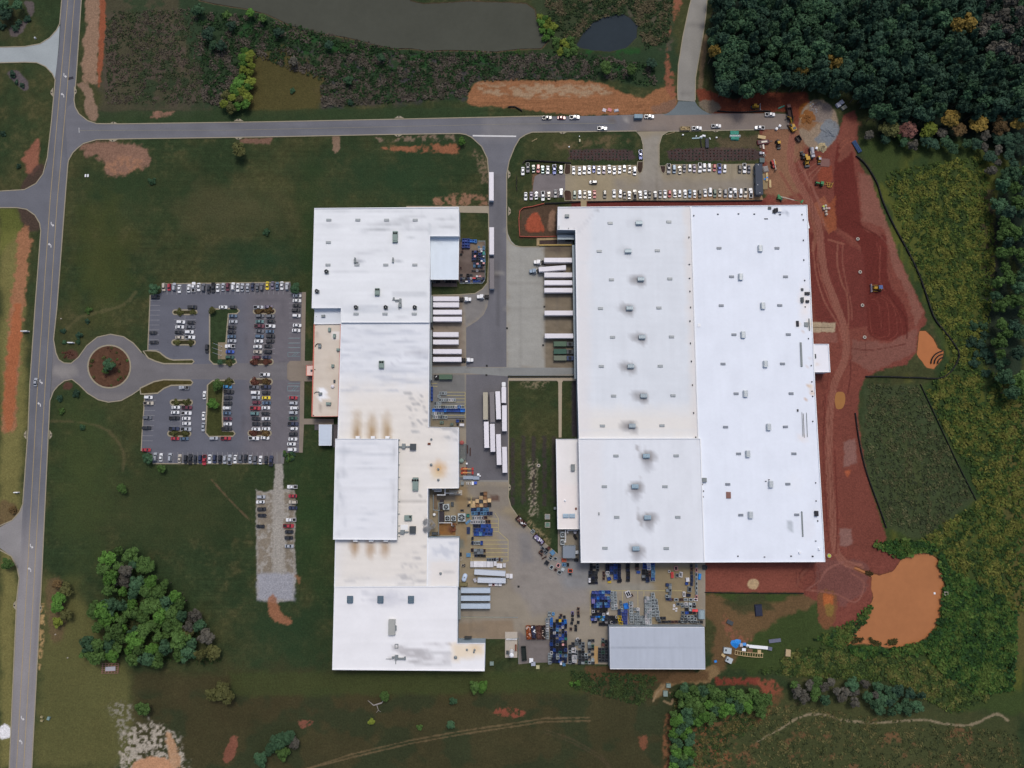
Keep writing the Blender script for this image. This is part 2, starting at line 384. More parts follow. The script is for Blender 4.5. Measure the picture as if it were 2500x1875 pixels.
pa(spline([(1600,1690),(1640,1650),(1700,1640),(1745,1620),(1755,1645),(1720,1668),(1650,1670),(1625,1690),(1600,1705)], 4, True),(128,106,76),3,7,10,.95)
for p in ([(1595,1712),(1605,1690),(1625,1672)], [(1622,1712),(1640,1720),(1645,1700),(1635,1690)]): stk(p, 4,(140,120,92),.9,1.2,2)
pa([(1430,1626),(1730,1640),(1730,1662),(1600,1668),(1430,1662)], (88,66,46),4,8,12,.8)
pa([(1745,1655),(1855,1655),(1855,1672),(1750,1672)], (124,60,50),3,6,10,.85, nth=(12,.42,.1))
pa(spline([(1850,1660),(1890,1662),(1912,1690),(1890,1735),(1850,1770),(1830,1760),(1870,1725),(1860,1690)], 4, True),(136,76,58),4,8,8,.9, nth=(10,.38,.1))
pa([(1640,1760),(1900,1690),(2480,1750),(2500,1900),(1640,1900)], (68,72,44),12,20,30,.7)
pa([(1690,1755),(1760,1750),(1800,1900),(1690,1900)], (118,80,54),8,16,12,.85, nth=(14,.56,.06))
pa([(1690,1700),(2480,1780),(2480,1900),(1690,1900)], (112,82,58),8,16,12,.7, nth=(26,.66,.04))
stk(spline([(1850,1810),(1905,1780),(1960,1748),(2010,1745),(2060,1758),(2130,1765),(2200,1760),(2260,1758),(2310,1768),(2370,1770),(2420,1748),(2440,1745),(2462,1760)], 4),5,(136,124,100),.9,1.4,3,6)
pa([(1625,1445),(1720,1445),(1800,1480),(1880,1470),(2000,1445),(1980,1480),(1900,1515),(1850,1550),(1760,1640),(1735,1620),(1745,1530),(1722,1500)], (106,82,58),6,12,16,.85)
pa([(1760,1470),(1860,1448),(1890,1490),(1800,1500)], (58,62,40),8,12,14,.85)
pa(spline([(1770,1500),(1800,1540),(1840,1560),(1800,1570),(1770,1545)], 4, True),(134,88,68),4,10,8,.8, nth=(9,.45,.1))
# ---- the red earth site
SITE = [(1855,316),(1950,296),(2045,330),(2062,282),(2088,268),(2096,320),(2085,370),(2104,412),(2130,460),(2156,540),(2182,600),(2216,680),(2252,752),(2264,792),(2242,808),(2240,860),(2215,888),(2130,912),(2105,930),(2092,1000),(2106,1100),(2122,1180),(2150,1270),(2168,1335),(2196,1352),(2200,1390),(2140,1410),(2128,1470),(2104,1520),(2060,1536),(2000,1520),(1995,1470),(1960,1448),(1718,1446),(1718,1366),(1700,1200),(1690,506),(1850,500),(1870,480),(1862,400)]
pa(SITE, (116,66,56),2.5,6,10,1, var=.22, vs=5)
pa(rect(1395,490,1870,512),(100,48,44),2,2,8,.95)
pa([(1862,316),(1925,300),(1970,330),(1960,380),(1930,420),(1962,470),(1905,490),(1868,470),(1870,400)], (132,98,76),5,10,10,.95)
pa(spline([(2048,345),(2072,320),(2080,360),(2088,420),(2098,500),(2102,545),(2118,566),(2155,572),(2166,590),(2166,660),(2175,700),(2200,735),(2216,770),(2218,820),(2212,834),(2170,832),(2130,824),(2116,790),(2110,700),(2100,600),(2052,560),(2040,540),(2036,420)], 4, True),(98,46,40),2,3,6,1, var=.12, dz=-.1)
pa([(1975,570),(2030,560),(2110,620),(2120,800),(2060,800),(1998,800),(1978,700)], (104,52,46),4,6,10,.9)
pa([(1985,500),(2012,480),(2038,520),(2040,560),(2024,572),(2005,540)], (142,88,66),2,4,6,.95)
pa([(2004,520),(2040,480),(2042,560),(2026,570)], (138,78,52),2,5,6,.8)
pa([(2002,385),(2026,388),(2028,405),(2003,408)], (122,82,76),1.2,1.5,4,.95)
pa([(2000,410),(2030,405),(2035,440),(1995,455)], (134,70,52),3,5,6,.9)
pa([(2098,420),(2125,430),(2200,640),(2255,760),(2236,800),(2215,720),(2180,650),(2160,560),(2105,540)], (128,86,74),3,6,8,.9)
pa([(2100,540),(2140,552),(2160,590),(2175,600)], (120,72,62),2,4,6,.8)
pa([(2080,830),(2170,838),(2240,800),(2235,860),(2130,910),(2080,880)], (122,82,72),3,6,8,.9)
pa([(2048,400),(2086,370),(2100,300),(2062,290),(2050,330)], (122,74,62),4,8,8,.9)
pa([(2052,960),(2090,940),(2100,1120),(2160,1300),(2140,1350),(2055,1340),(2058,1100)], (112,64,54),4,8,10,.9)
pa([(2060,1080),(2088,1070),(2092,1130),(2060,1140)], (128,94,86),3,5,8,.9)
pa([(2050,1290),(2080,1290),(2082,1330),(2052,1335)], (130,98,90),3,5,8,.9)
pa([(2060,1150),(2078,1148),(2070,1166)], (160,88,60),2,3,5,.9)
pa([(1990,1360),(2110,1370),(2125,1400),(2110,1450),(2060,1480),(1995,1450)], (110,72,66),4,8,10,.9)
pa([(1720,1376),(1960,1376),(1962,1446),(1720,1444)], (124,72,60),2,2,6,1, var=.1)
pa(ell(1839,1426,14,13),(176,152,118),1.5,2,5,1)
pa(spline([(1998,1446),(2040,1448),(2042,1495),(2030,1530),(2004,1528)], 4, True),(112,76,52),2,4,6,.95)
pa(spline([(2010,1450),(2034,1455),(2030,1480),(2014,1482)], 4, True),(160,92,52),2,3,5,.95)
pa(spline([(2015,1475),(2036,1480),(2030,1505),(2018,1500)], 4, True),(124,102,54),2,3,5,.85)
for p, wd, c in (([(1935,330),(1930,390),(1945,440),(1980,500),(2000,560),(2006,620),(2018,680),(2040,740),(2058,790),(2066,830),(2062,880),(2040,930),(2028,990),(2024,1080),(2026,1180),(2034,1280),(2040,1340),(2060,1372),(2100,1385)], 17,(138,92,78)),
  ([(1905,420),(1935,470),(1975,520),(1990,570),(1985,610)], 8,(136,92,74)),([(1985,590),(1986,620),(1995,680),(2015,740),(2045,790),(2056,830)], 3.4,(138,88,74)),
  ([(1998,590),(1996,640),(2008,690),(2030,745),(2050,780)], 3,(136,86,72)),([(2046,590),(2044,640),(2055,690),(2068,720),(2072,780),(2066,830)], 4,(132,84,70)),([(2058,595),(2057,640),(2066,690),(2078,740),(2080,780)], 3.4,(130,80,68)),
  ([(2022,585),(2060,596)], 5,(134,84,70)),([(1940,380),(1975,440),(2000,500),(2012,550)], 3,(138,92,80)),([(1950,405),(1985,460),(2010,510)], 2.2,(138,92,80)),([(1975,420),(1990,470),(2012,520)], 2,(140,92,78)),
  ([(1942,430),(1990,400),(2006,380)], 2.2,(140,94,78)),([(1960,450),(1978,425),(2000,405)], 2.2,(140,94,78)),([(1972,455),(1988,430),(2004,410)], 2,(140,94,78)),([(1960,395),(1972,440),(1976,460)], 2,(140,94,78)),
  ([(2050,370),(2066,350),(2080,345)], 3,(138,84,68)),([(2052,352),(2066,340),(2078,336)], 2,(138,84,68)),
  ([(2080,850),(2115,855),(2160,850),(2210,840)], 2,(86,40,34)),([(2128,730),(2145,740),(2152,800)], 2,(120,64,54)),([(2140,725),(2165,740),(2172,810),(2160,822),(2130,815),(2122,750)], 2,(118,62,52)),([(2152,720),(2180,745),(2192,810),(2170,830)], 2,(120,64,54)),([(2166,720),(2196,770),(2206,825)], 2,(116,60,50)),
  ([(2150,600),(2148,680),(2160,710)], 2.4,(124,68,56)),([(2140,590),(2150,640),(2146,690)], 2,(116,60,52)),([(2160,700),(2185,740),(2210,775),(2215,825)], 3,(84,38,33)),([(2085,540),(2110,556),(2150,580)], 3,(82,38,33)),
  ([(2076,880),(2076,920),(2070,960)], 3,(84,42,38)),([(2112,835),(2114,870)], 1.6,(84,40,36)),
  ([(2046,1350),(2000,1360),(1960,1400),(1945,1430)], 6,(122,76,64)),([(2060,1372),(2020,1390),(2000,1420),(1970,1440)], 5,(134,90,80)),([(2080,1400),(2110,1425),(2090,1470),(2040,1450),(1970,1440)], 4,(134,88,76)),
  ([(1952,1400),(1955,1420),(1975,1428),(1990,1410),(1985,1392),(1965,1388),(1952,1400)], 3,(100,54,46)),([(1944,1395),(1946,1428),(1975,1438),(2002,1415),(1996,1385)], 2,(104,58,50)),
  ([(2042,1350),(2044,1250),(2038,1100)], 3,(96,46,40)),([(2016,960),(2010,1080),(2014,1200),(2022,1320)], 2.4,(92,44,40))):
 stk(spline(p, 4), wd, c, .85,1.2 if wd > 5 else .8,2 if wd > 5 else .8,8)
 if wd > 7:
  for q in (-.34,-.12,.12,.34):
   stk([(x+q*wd, y) for x, y in spline(p, 4)], 1.4,(112,66,56),.5,.7)
for k in range(14):
 x = RNG.uniform(1880,2100); y = RNG.uniform(340,900); a = RNG.uniform(-.6,.6)+1.57
 p = [(x+math.cos(a)*t*60+6*math.sin(t*3+k), y+math.sin(a)*t*60) for t in (-1,-.5,0,.5,1)]
 for q in (-3.5,3.5): stk(spline([(u+q, v) for u, v in p], 4),1.8,(134,86,74) if k % 3 else (90,44,38),.45,.8)
for k in range(9):
 y = 890+k*45; x = 2012+2*k
 for q in (-6,6): stk(spline([(x+q, y),(x+q+4, y+30),(x+q, y+60)], 4),1.8,(96,48,42),.5,.8)
pa([(1982,786),(2040,788),(2038,810),(1985,812)], (164,148,124),1.4,2.5,5,.95)
stk([(1983,799),(2034,800)], 1.6,(96,82,66),.8)
pa([(1988,812),(2044,812),(2045,836),(1990,838)], (126,82,72),1.2,2,5,.9)
# turning circle of gravel at the road's end
pa(ell(1998,305,48,62,24),(140,124,106),2,3,8,1)
pa([(1965,270),(1990,258),(1998,300),(1975,320),(1950,310)], (130,90,56),4,5,7,.8)
pa(ell(2004,275,30,26),(124,114,108),3,5,8,.9)
pa(spline([(2012,296),(2030,292),(2048,308),(2044,332),(2026,355),(2004,358),(1990,340),(2004,322)], 4, True),(118,122,126),2,4,6,1, var=.2, vs=3)
pa(ell(1990,262,8,9),(108,92,90),1.5,4,4,.9, nth=(3,.45,.1))
# mulch beds, gravel lot, flower rows
MUL = (74,62,60)
pa(spline([(1392,372),(1400,365),(1530,365),(1545,376),(1540,390),(1400,390),(1390,382)], 3, True), MUL, 2,4,6,1, var=.3, vs=2)
pa(spline([(1632,378),(1645,364),(1840,362),(1850,390),(1660,392),(1634,388)], 3, True), MUL, 2,4,6,1, var=.3, vs=2)
pa([(1355,350),(1500,332),(1540,345),(1480,362),(1370,362)], (104,90,66),6,12,10,.7, nth=(12,.5,.1))
pa([(1750,340),(1850,330),(1856,362),(1760,362)], (92,80,62),6,8,8,.8)
pa(spline([(625,1196),(668,1196),(672,1110),(691,1110),(692,1196),(720,1198),(719,1330),(716,1465),(627,1463)], 2, False)+[(625,1196)], (152,148,140),1.8,3,6,1, var=.22, vs=3)
pa(rect(628,1200,665,1400),(122,112,96),4,5,8,.8, nth=(8,.44,.1)); pa(rect(694,1200,718,1400),(118,108,92),4,5,8,.8, nth=(8,.44,.1))
pa(rect(628,1400,718,1465),(150,152,160),6,5,8,.9)
pa(spline([(655,1460),(672,1456),(690,1500),(715,1515),(700,1525),(670,1515),(655,1490)], 4, True),(148,102,76),3,6,7,.9)
pa([(715,1400),(735,1410),(730,1425)], (132,96,70),3,5,6,.8)
stk([(515,1170),(560,1220),(610,1270)], 3,(116,92,72),.6,1.2,2)
stk(spline([(155,812),(190,778),(240,762),(300,745),(330,715)], 4),7,(92,88,60),.6,3,4)
stk(spline([(125,1028),(200,1032),(260,1050),(300,1100),(300,1150)], 4),6,(96,88,62),.5,3,4)
for x in (1252,1278,1303,1329,1352):
 pa(rect(x-5,1065 if x != 1252 else 1070, x+5,1235),(62,56,54),2,3,6,.85, nth=(7,.36,.1))
pa(rect(1290,1120,1312,1260),(150,140,122),3,5,5,.8, nth=(4,.55,.08))
pa(rect(1396,930,1408,1066),(60,54,60),2,2,5,.9)
pa([(1262,925),(1340,930),(1330,950),(1280,945)], (136,124,100),3,5,5,.7, nth=(4,.5,.1))
pa([(1290,1265),(1345,1320),(1340,1335),(1285,1275)], (140,126,96),3,5,5,.7, nth=(4,.45,.1))
pa([(1268,512),(1330,497),(1362,500),(1362,590),(1268,580)], (84,66,54),4,6,8,.9)
pa(spline([(1284,545),(1300,520),(1318,528),(1328,560),(1322,566),(1288,564)], 4, True),(150,78,56),2,4,5,1, dz=.3)
pa(spline([(1345,515),(1356,520),(1352,560),(1340,560),(1338,540)], 4, True),(140,112,92),2,4,5,.85)
pa(rect(1300,425,1322,470),(126,98,78),3,5,5,.85)
pa(ell(267,895,53,53,24),(86,62,48),1.5,1,5,1, var=.25, vs=2)
for c, r in (((175,1058-192),16),((165,942),12)): pa(ell(c[0], c[1], r, r*.8),(84,58,50),2,4,5,.9)
# ponds: the ground dips below the water
LAKE = [(470,-70),(487,0),(520,8),(561,15),(605,22),(650,34),(679,47),(712,63),(738,75),(790,82),(841,90),(880,99),(915,109),(960,118),(1004,118),(1042,124),(1090,122),(1151,123),(1210,126),(1270,119),(1322,118),(1337,100),(1326,84),(1317,70),(1310,50),(1305,24),(1284,9),(1240,6),(1180,5),(1151,3),(1100,6),(1033,10),(1001,2),(990,-20),(960,-70)]
BASIN = [(1408,109),(1423,83),(1447,57),(1476,41),(1517,31),(1538,44),(1556,62),(1553,91),(1529,115),(1491,124),(1447,121),(1417,115)]
ORANGE = [(2198,1372),(2213,1352),(2240,1345),(2262,1350),(2287,1364),(2301,1385),(2306,1414),(2305,1445),(2302,1473),(2290,1518),(2272,1550),(2234,1571),(2190,1583),(2145,1578),(2110,1570),(2056,1574),(2080,1553),(2104,1530),(2110,1509),(2124,1482),(2134,1459),(2128,1435),(2130,1409),(2086,1389),(2088,1384),(2112,1395),(2148,1406),(2182,1396)]
TAILPOND = [(2246,808),(2261,808),(2278,826),(2290,850),(2304,859),(2302,874),(2281,900),(2264,897),(2240,865)]
for pl, c, cc in ((LAKE, (104,82,66),3.5),(BASIN, (58,56,50),3),(ORANGE, (118,76,52),4),(TAILPOND, (140,88,60),2)):
 idx = G.sel(pl, 12); d = G.sd(pl, idx); jj = 3*(fbm(px[idx]/9, py[idx]/9,77,4)-.5)
 G.mix(idx, sst(-cc, 0, d+jj)*.9, c, .15,5); G.z[idx] -= 1.5*sst(-2.5,4, d+jj)
zz = np.where((abs(gx) > 318) | (gy < -226) | (gy > 262),0, G.z+.10*(fbm(px/5, py/5,55,3)-.5))
zz[G.z < -.6] = G.z[G.z < -.6]
gme = bpy.data.meshes.new("ground")
gme.vertices.add(gx.size); gme.vertices.foreach_set("co", np.stack([gx, gy, zz-.06], 1).ravel().astype(np.float32))
ii = np.arange((nyy-1)*(nxx-1)); r0 = ii//(nxx-1); c0 = ii % (nxx-1); b0 = r0*nxx+c0
q = np.stack([b0, b0+1, b0+nxx+1, b0+nxx], 1).ravel().astype(np.int32)
gme.loops.add(q.size); gme.loops.foreach_set("vertex_index", q)
gme.polygons.add(ii.size); gme.polygons.foreach_set("loop_start", (ii*4).astype(np.int32)); gme.polygons.foreach_set("loop_total", np.full(ii.size, 4, np.int32))
gme.update(calc_edges=True); setcol(gme, G.c)
gme.materials.append(mat("earth", (1,1,1),.95, var=.30, scale=1.1, bump=.25, attr=True, var2=.12, scale2=.03, spec=.1))
gob = bpy.data.objects.new("ground", gme); COL.objects.link(gob); tag(gob, kind="structure")
del GX, GY
# water
def water(name, poly, z, col, rough, dz=0):
 c = [sum(p[0] for p in poly)/len(poly), sum(p[1] for p in poly)/len(poly)]
 pl = [(p[0]+(p[0]-c[0])/max(1, math.hypot(p[0]-c[0], p[1]-c[1]))*4, p[1]+(p[1]-c[1])/max(1, math.hypot(p[0]-c[0], p[1]-c[1]))*4) for p in poly]
 if name == "lake": pl = poly
 m = mat("water "+name, L3(*col), rough, var=.12, scale=.02, bump=0, spec=(.0 if name in ("pond","lake") else .2), var2=.05, scale2=.3)
 mb = MB(); W = [P(x, y, z)[:2] for x, y in pl]
 from mathutils.geometry import tessellate_polygon
 tri = tessellate_polygon([[Vector((a, b, 0)) for a, b in W]])
 vs = [(a, b, z) for a, b in W]
 fs = []
 for t in tri:
  a, b, cc = (Vector(W[i]) for i in t); s = (b.x-a.x)*(cc.y-a.y)-(cc.x-a.x)*(b.y-a.y)
  fs.append(tuple(t) if s > 0 else tuple(t)[::-1])
 mb.add(vs, fs); return tag(mb.build(name, m), kind="structure")
lk = [(x, y+(5 if y > 60 else 3)) for x, y in LAKE]
water("lake", [(440,-90)]+LAKE[1:-2]+[(1000,-90)], -.40,(76,78,70),.4)
water("pond", BASIN, -.45,(50,58,64),.25); water("muddy_pond", ORANGE, -.45,(166,110,70),.35); water("silt_pond", TAILPOND, -.45,(170,106,62),.35)
water("puddle", spline([(2044,962),(2058,962),(2060,975),(2056,992),(2044,994),(2042,978)], 3, True),.03,(150,104,56),.3)
# ------------------------------------------------------------------ roads and paving
ASPH = mat("asphalt", (1,1,1),.9, var=.10, scale=1.3, attr=True, var2=.06, scale2=.08, spec=.2)
CONC = mat("concrete", (1,1,1),.85, var=.08, scale=1.1, attr=True, var2=.06, scale2=.1, spec=.2)
def joints(r, col, a=.25, x0=None, x1=None, y0=None, y1=None, dx=22, dy=22):
 for x in np.arange(x0, x1, dx): r.stroke([(x, y0),(x+.6, y1)], .9, col, a, .6)
 for y in np.arange(y0, y1, dy): r.stroke([(x0, y),(x1, y)], .9, col, a, .6)
ML = [(160,-70),(151,0),(144,115),(134,193),(126,296),(116,382),(100,563),(86,750),(73,940),(69,1047),(56,1230),(47,1400),(41,1465),(31,1680),(23,1875),(19,1960)]
MR = [(72,1960),(78,1875),(90,1640),(102,1410),(112,1200),(122,979),(131,829),(139,755),(151,600),(159,490),(162,440),(171,340),(180,245),(185,193),(193,90),(200,0),(206,-70)]
def pmain(r):
 r.streak(.16,4,90,3)
 r.paint([(0,1300),(130,1300),(130,2000),(0,2000)], (150,146,146),120,0, a=.9, var=.04)  # sunlight on the lower stretch, painted as lighter asphalt
 r.stroke([(173,-60),(150,245),(130,490),(100,940),(75,1410),(58,1900)], 9,(120,120,122),.35,3)
 for k in (-20,20): r.stroke([(176+k, -60),(150+k, 245),(131+k, 490),(101+k, 940),(75+k, 1410),(50+k, 1900)], 5,(92,92,96),.3,2)
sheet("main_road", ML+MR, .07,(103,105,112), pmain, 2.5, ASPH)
def pside(r): r.streak(.12,60,4,7)
sheet("side_road", [(-80,464),(0,468),(60,463),(88,448),(105,425),(113,405),(116,386),(100,563),(97,545),(85,525),(65,511),(40,507),(-80,509)], .062,(104,106,113), pside, 3, ASPH)
sheet("concrete_road", [(-80,120),(0,116),(60,114),(98,107),(122,92),(138,74),(146,62),(143,115),(135,192),(128,180),(112,163),(90,153),(60,152),(-80,155)], .06,(156,164,166), None, 3, CONC)
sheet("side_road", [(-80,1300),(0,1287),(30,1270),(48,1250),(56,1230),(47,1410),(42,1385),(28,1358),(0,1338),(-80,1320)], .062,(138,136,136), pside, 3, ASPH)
XT = [(158,270),(180,246),(183,262),(192,278),(203,288),(214,295),(236,302),(295,303),(650,298),(950,292),(1270,285),(1447,283),(1618,278),(1760,277),(1860,277),(1927,278)]
XB = [(1927,315),(1848,316),(1633,321),(1600,321),(1553,320),(1299,323),(1283,329),(1269,338),(1257,358),(1243,393),(1237,425),(1193,425),(1190,387),(1176,358),(1151,335),(1136,328),(1122,326),(950,328),(650,334),(295,339),(236,341),(204,351),(190,362),(177,374),(168,392),(166,400)]
def pcross(r):
 r.streak(.14,90,4,5)
 r.paint([(1560,250),(2000,250),(2000,340),(1540,340)], (132,120,110),60,20, a=.95, var=.12)
 r.paint([(1180,290),(1340,286),(1300,335),(1180,340)], (128,126,126),14,8, a=.6)
 r.stroke([(180,318),(560,318),(900,312),(1240,306),(1500,302)], 5,(92,94,99),.35,2)
 r.stroke([(300,312),(640,311),(940,306)], 2,(120,122,122),.5,1)
 r.paint(ell(1497,290,14,5),(104,98,94),1.5,3,5,.9); r.paint(ell(1531,288,8,7),(160,156,150),1.5,3,5,.6)
 r.paint([(1555,316),(1640,316),(1630,326),(1560,326)], (110,100,92),2,4,6,.6)
sheet("cross_road", XT+XB, .075,(108,109,115), pcross, 2.5, ASPH)
sheet("concrete_road", [(1712,-70),(1725,0),(1722,40),(1715,90),(1703,160),(1697,200),(1697,248),(1656,245),(1655,215),(1657,160),(1668,90),(1683,20),(1688,0),(1692,-70)], .07,(138,136,130),
  lambda r: (r.streak(.1,4,60,9), [r.stroke([(1650, y),(1730, y+1)], .9,(104,102,98),.5,.6) for y in range(-60,246,24)]),2.5, CONC)
sheet("road_apron", [(1656,247),(1697,248),(1703,258),(1714,268),(1728,276),(1738,279.5),(1618,281.5),(1634,274),(1646,264),(1653,255)], .085,(104,114,118), lambda r: r.streak(.12,40,3,8),2.0, ASPH)
# yard between the two works
YARD = [(1044,715),(1056,721),(1120,720),(1160,717),(1178,706),(1190,690),(1193,640),(1193,425),(1237,425),(1237,540),(1240,570),(1248,588),(1258,598),(1272,602),(1402,601),(1407,930),(1242,930),(1242,1190),(1240,1200),(1240,1214),(1246,1235),(1262,1258),(1300,1298),(1330,1325),(1362,1352),(1362,1280),(1425,1280),(1425,1365),(1722,1365),(1722,1530),(1484,1532),(1484,1622),(1380,1621),(1372,1617),(1300,1618),(1266,1622),(1264,1560),(1112,1560),(1112,1430),(1112,1312),(1040,1312),(1040,1188),(1112,1190),(1112,1042),(1040,1042)]
def pyard(r):
 r.paint([(1236,560),(1330,600),(1330,900),(1236,900)], (154,154,148),10,10, a=.95, var=.06)
 r.paint([(1328,600),(1405,600),(1405,900),(1328,900)], (118,108,92),2,2, a=.95, var=.2, vs=5)
 r.streak(.35,40,4,14, [(1328,600),(1405,600),(1405,900),(1328,900)])
 r.blob(1360,608,40,12,(82,70,64),.8)
 r.paint([(1056,722),(1130,722),(1135,895),(1056,895)], (126,116,104),3,4, a=.95, var=.15)
 r.paint([(1130,715),(1195,690),(1195,725),(1180,768),(1137,798)], (124,122,120),3,2, a=.95)
 r.streak(.25,40,3,15, [(1056,722),(1137,722),(1137,895),(1056,895)])
 r.paint([(1040,915),(1138,915),(1138,1042),(1040,1042)], (114,114,112),2,2, a=1, var=.1)
 r.paint([(1050,1024),(1138,1024),(1138,1042),(1050,1042)], (120,108,84),4,4, a=.8)
 r.paint([(1040,1184),(1242,1184),(1300,1290),(1240,1420),(1112,1440),(1040,1300)], (142,130,106),6,8, a=.85, var=.1)
 r.paint([(1130,1184),(1245,1184),(1250,1235),(1180,1250)], (128,122,114),6,8, a=.8, var=.1)
 r.paint([(1195,1240),(1300,1300),(1420,1380),(1440,1480),(1300,1500),(1250,1420)], (136,131,126),14,12, a=.85, var=.1)
 r.paint([(1270,1300),(1295,1300),(1300,1370),(1270,1380)], (116,116,118),8,8, a=.6)
 r.paint([(1112,1520),(1250,1512),(1262,1560),(1112,1560)], (134,118,98),4,4, a=.9)
 r.paint([(1264,1540),(1300,1560),(1365,1560),(1365,1622),(1264,1622)], (112,106,104),3,4, a=.95)
 r.paint([(1360,1365),(1440,1365),(1460,1440),(1380,1440)], (128,130,132),14,10, a=.8)
 r.paint([(1590,1380),(1700,1380),(1700,1520),(1590,1530)], (136,122,92),10,12, a=.8, var=.12)
 r.paint([(1440,1425),(1600,1425),(1600,1445),(1440,1445)], (138,138,130),8,8, a=.6)
 r.paint([(1116,1210),(1150,1214),(1200,1218),(1200,1226),(1110,1224),(1062,1222),(1066,1211)], (74,66,62),1.5,3, a=.9)
 r.paint(rect(1198,1211,1217,1224),(92,70,60),1,1.5, a=.95)
 r.paint(rect(1058,1200,1112,1225),(92,86,78),3,5, a=.8)
 r.paint(rect(1115,1185,1140,1330),(138,116,82),6,6, a=.7)
 r.paint(rect(1119,1316,1130,1338),(112,116,108),1.5,2, a=.9)
 for k in range(26):
  x = RNG.uniform(1120,1480); y = RNG.uniform(1200,1600); r.blob(x, y, RNG.uniform(8,30), RNG.uniform(4,18),(104,98,92),.35)
 joints(r, (100,96,90),.35,1240,1404,602,900,30,30); joints(r, (104,96,84),.28,1115,1480,1190,1610,34,34); joints(r, (100,94,84),.25,1490,1720,1380,1530,34,34)
 r.stroke([(1328,600),(1330,900)], 1.2,(96,90,80),.7,.6)
 r.streak(.10,30,8,16)
sheet("concrete_yard", YARD, .065,(142,134,120), pyard, 1.6, CONC)
def pst(r):
 r.streak(.14,4,60,21)
 r.stroke([(1217,430),(1217,900)], 3,(92,92,96),.4,1.5); r.stroke([(1217,640),(1216.5,800)], 1.2,(64,62,64),.9,.6)
 r.paint(rect(1206,660,1218,676),(78,76,78),1.5,3, a=.7); r.stroke([(1200,562),(1237,562)], 2,(140,138,134),.6,.7); r.stroke([(1206,667),(1236,667)], 2.2,(146,144,140),.7,.8); r.stroke([(1195,753),(1236,753)], 1.4,(138,136,132),.6,.7)
 r.blob(1145,850,10,6,(80,80,84),.5)
sheet("street", [(1194,424),(1236,424),(1236.5,896),(1138,896),(1138,800),(1165,783),(1181,768),(1190,748),(1194,720)], .085,(107,107,112), pst, 2.0, ASPH)
sheet("street", [(1138,914),(1241,914),(1241,1172),(1113,1172),(1113,1165),(1138,1165)], .085,(104,103,107), lambda r: (r.streak(.14,5,50,22), r.paint(rect(1186,955,1240,1155),(92,90,94),8,5, a=.5)),2.0, ASPH)
sheet("crossing", [(1046,896),(1140,894),(1140,897),(1405,898),(1405,914),(1242,919),(1140,911),(1046,912)], .105,(132,134,132), lambda r: (r.streak(.12,60,4,23), joints(r, (96,96,94),.5,1060,1400,896,915,40,40)),2.0, CONC)
sheet("street_strip", rect(1113,1172,1241,1176),.1,(136,134,128), None, 2, CONC)
sheet("path", [(1240,922),(1406,922),(1406,928),(1376,928),(1372,934),(1371,1068),(1364,1068),(1363,934),(1359,928),(1240,928)], .08,(166,154,134), None, 1.5, CONC)
sheet("path", [(992,503),(1193,503),(1193,522),(1189,520),(1122,519),(1118,506),(992,506)], .08,(156,146,128), None, 2, CONC)
# west car park, entrance drive and ring
DRV = [(131,829),(137,862),(144,878),(156,886),(174,887),(192,872),(212,844),(238,823),(270,816),(302,822),(326,838),(346,861),(366,878),(400,888),(470,889),(720,884),(720,928),(468,926),(420,926),(385,931),(350,946),(322,964),(296,978),(265,982),(240,976),(214,960),(194,940),(176,926),(157,930),(142,942),(131,956),(123,977)]
def pdrv(r):
 r.streak(.14,40,5,24); r.paint(ell(160,908,30,16),(142,138,134),8,8, a=.7); r.paint(ell(265,968,60,10),(122,118,116),6,4, a=.5)
ringo = sheet("driveway", DRV, .08,(110,108,110), pdrv, 2.0, ASPH)
LOT = [(395,693),(709,689),(711,714),(737,714),(733,1104),(697,1106),(695,1110),(693,1132),(373,1132),(371,1108),(345,1101),(347,1060),(354,964),(375,962),(391,952),(418,942),(467,941),(467,877),(423,878),(405,872),(390,860),(378,856),(361,856),(367,720),(388,718),(394,714)]
def plot(r):
 r.streak(.10,40,8,25); r.paint(rect(600,690,740,1135),(108,104,108),30,10, a=.8)
 for k in range(60):
  x = RNG.choice([386,385,428,455,560,630,655,720]); y = RNG.uniform(720,1100); r.blob(x+RNG.uniform(-6,6), y, 4,3,(74,74,78),.5)
 for x, y in ((690,890),(700,895),(688,899)): r.blob(x, y, 9,6,(46,46,50),.9)
 for a in ([(690,730),(692,880)], [(600,755),(602,880)], [(594,990),(593,1100)], [(685,980),(684,1100)], [(600,735),(700,733)]): r.stroke(a, 1.2,(84,82,88),.5,.7)
 r.paint(rect(668,1105,695,1135),(122,118,114),5,6, a=.8)
sheet("parking_lot", LOT, .075,(98,100,109), plot, 2.0, ASPH)
sheet("pavement", [(737,713),(747,713),(744,881),(766,881),(766,931),(743,931),(742,1022),(815,1023),(815,1036),(742,1036),(739,1105),(730,1105),(733,931),(708,931),(701,924),(701,889),(708,881),(734,881)], .20,(134,124,112), lambda r: joints(r, (104,96,88),.35,701,766,715,1104,33,18),1.5, CONC)
sheet("shed_apron", [(768,1036),(826,1036),(824,1092),(812,1092),(808,1050),(768,1050)], .09,(92,88,92), None, 1.5, ASPH)
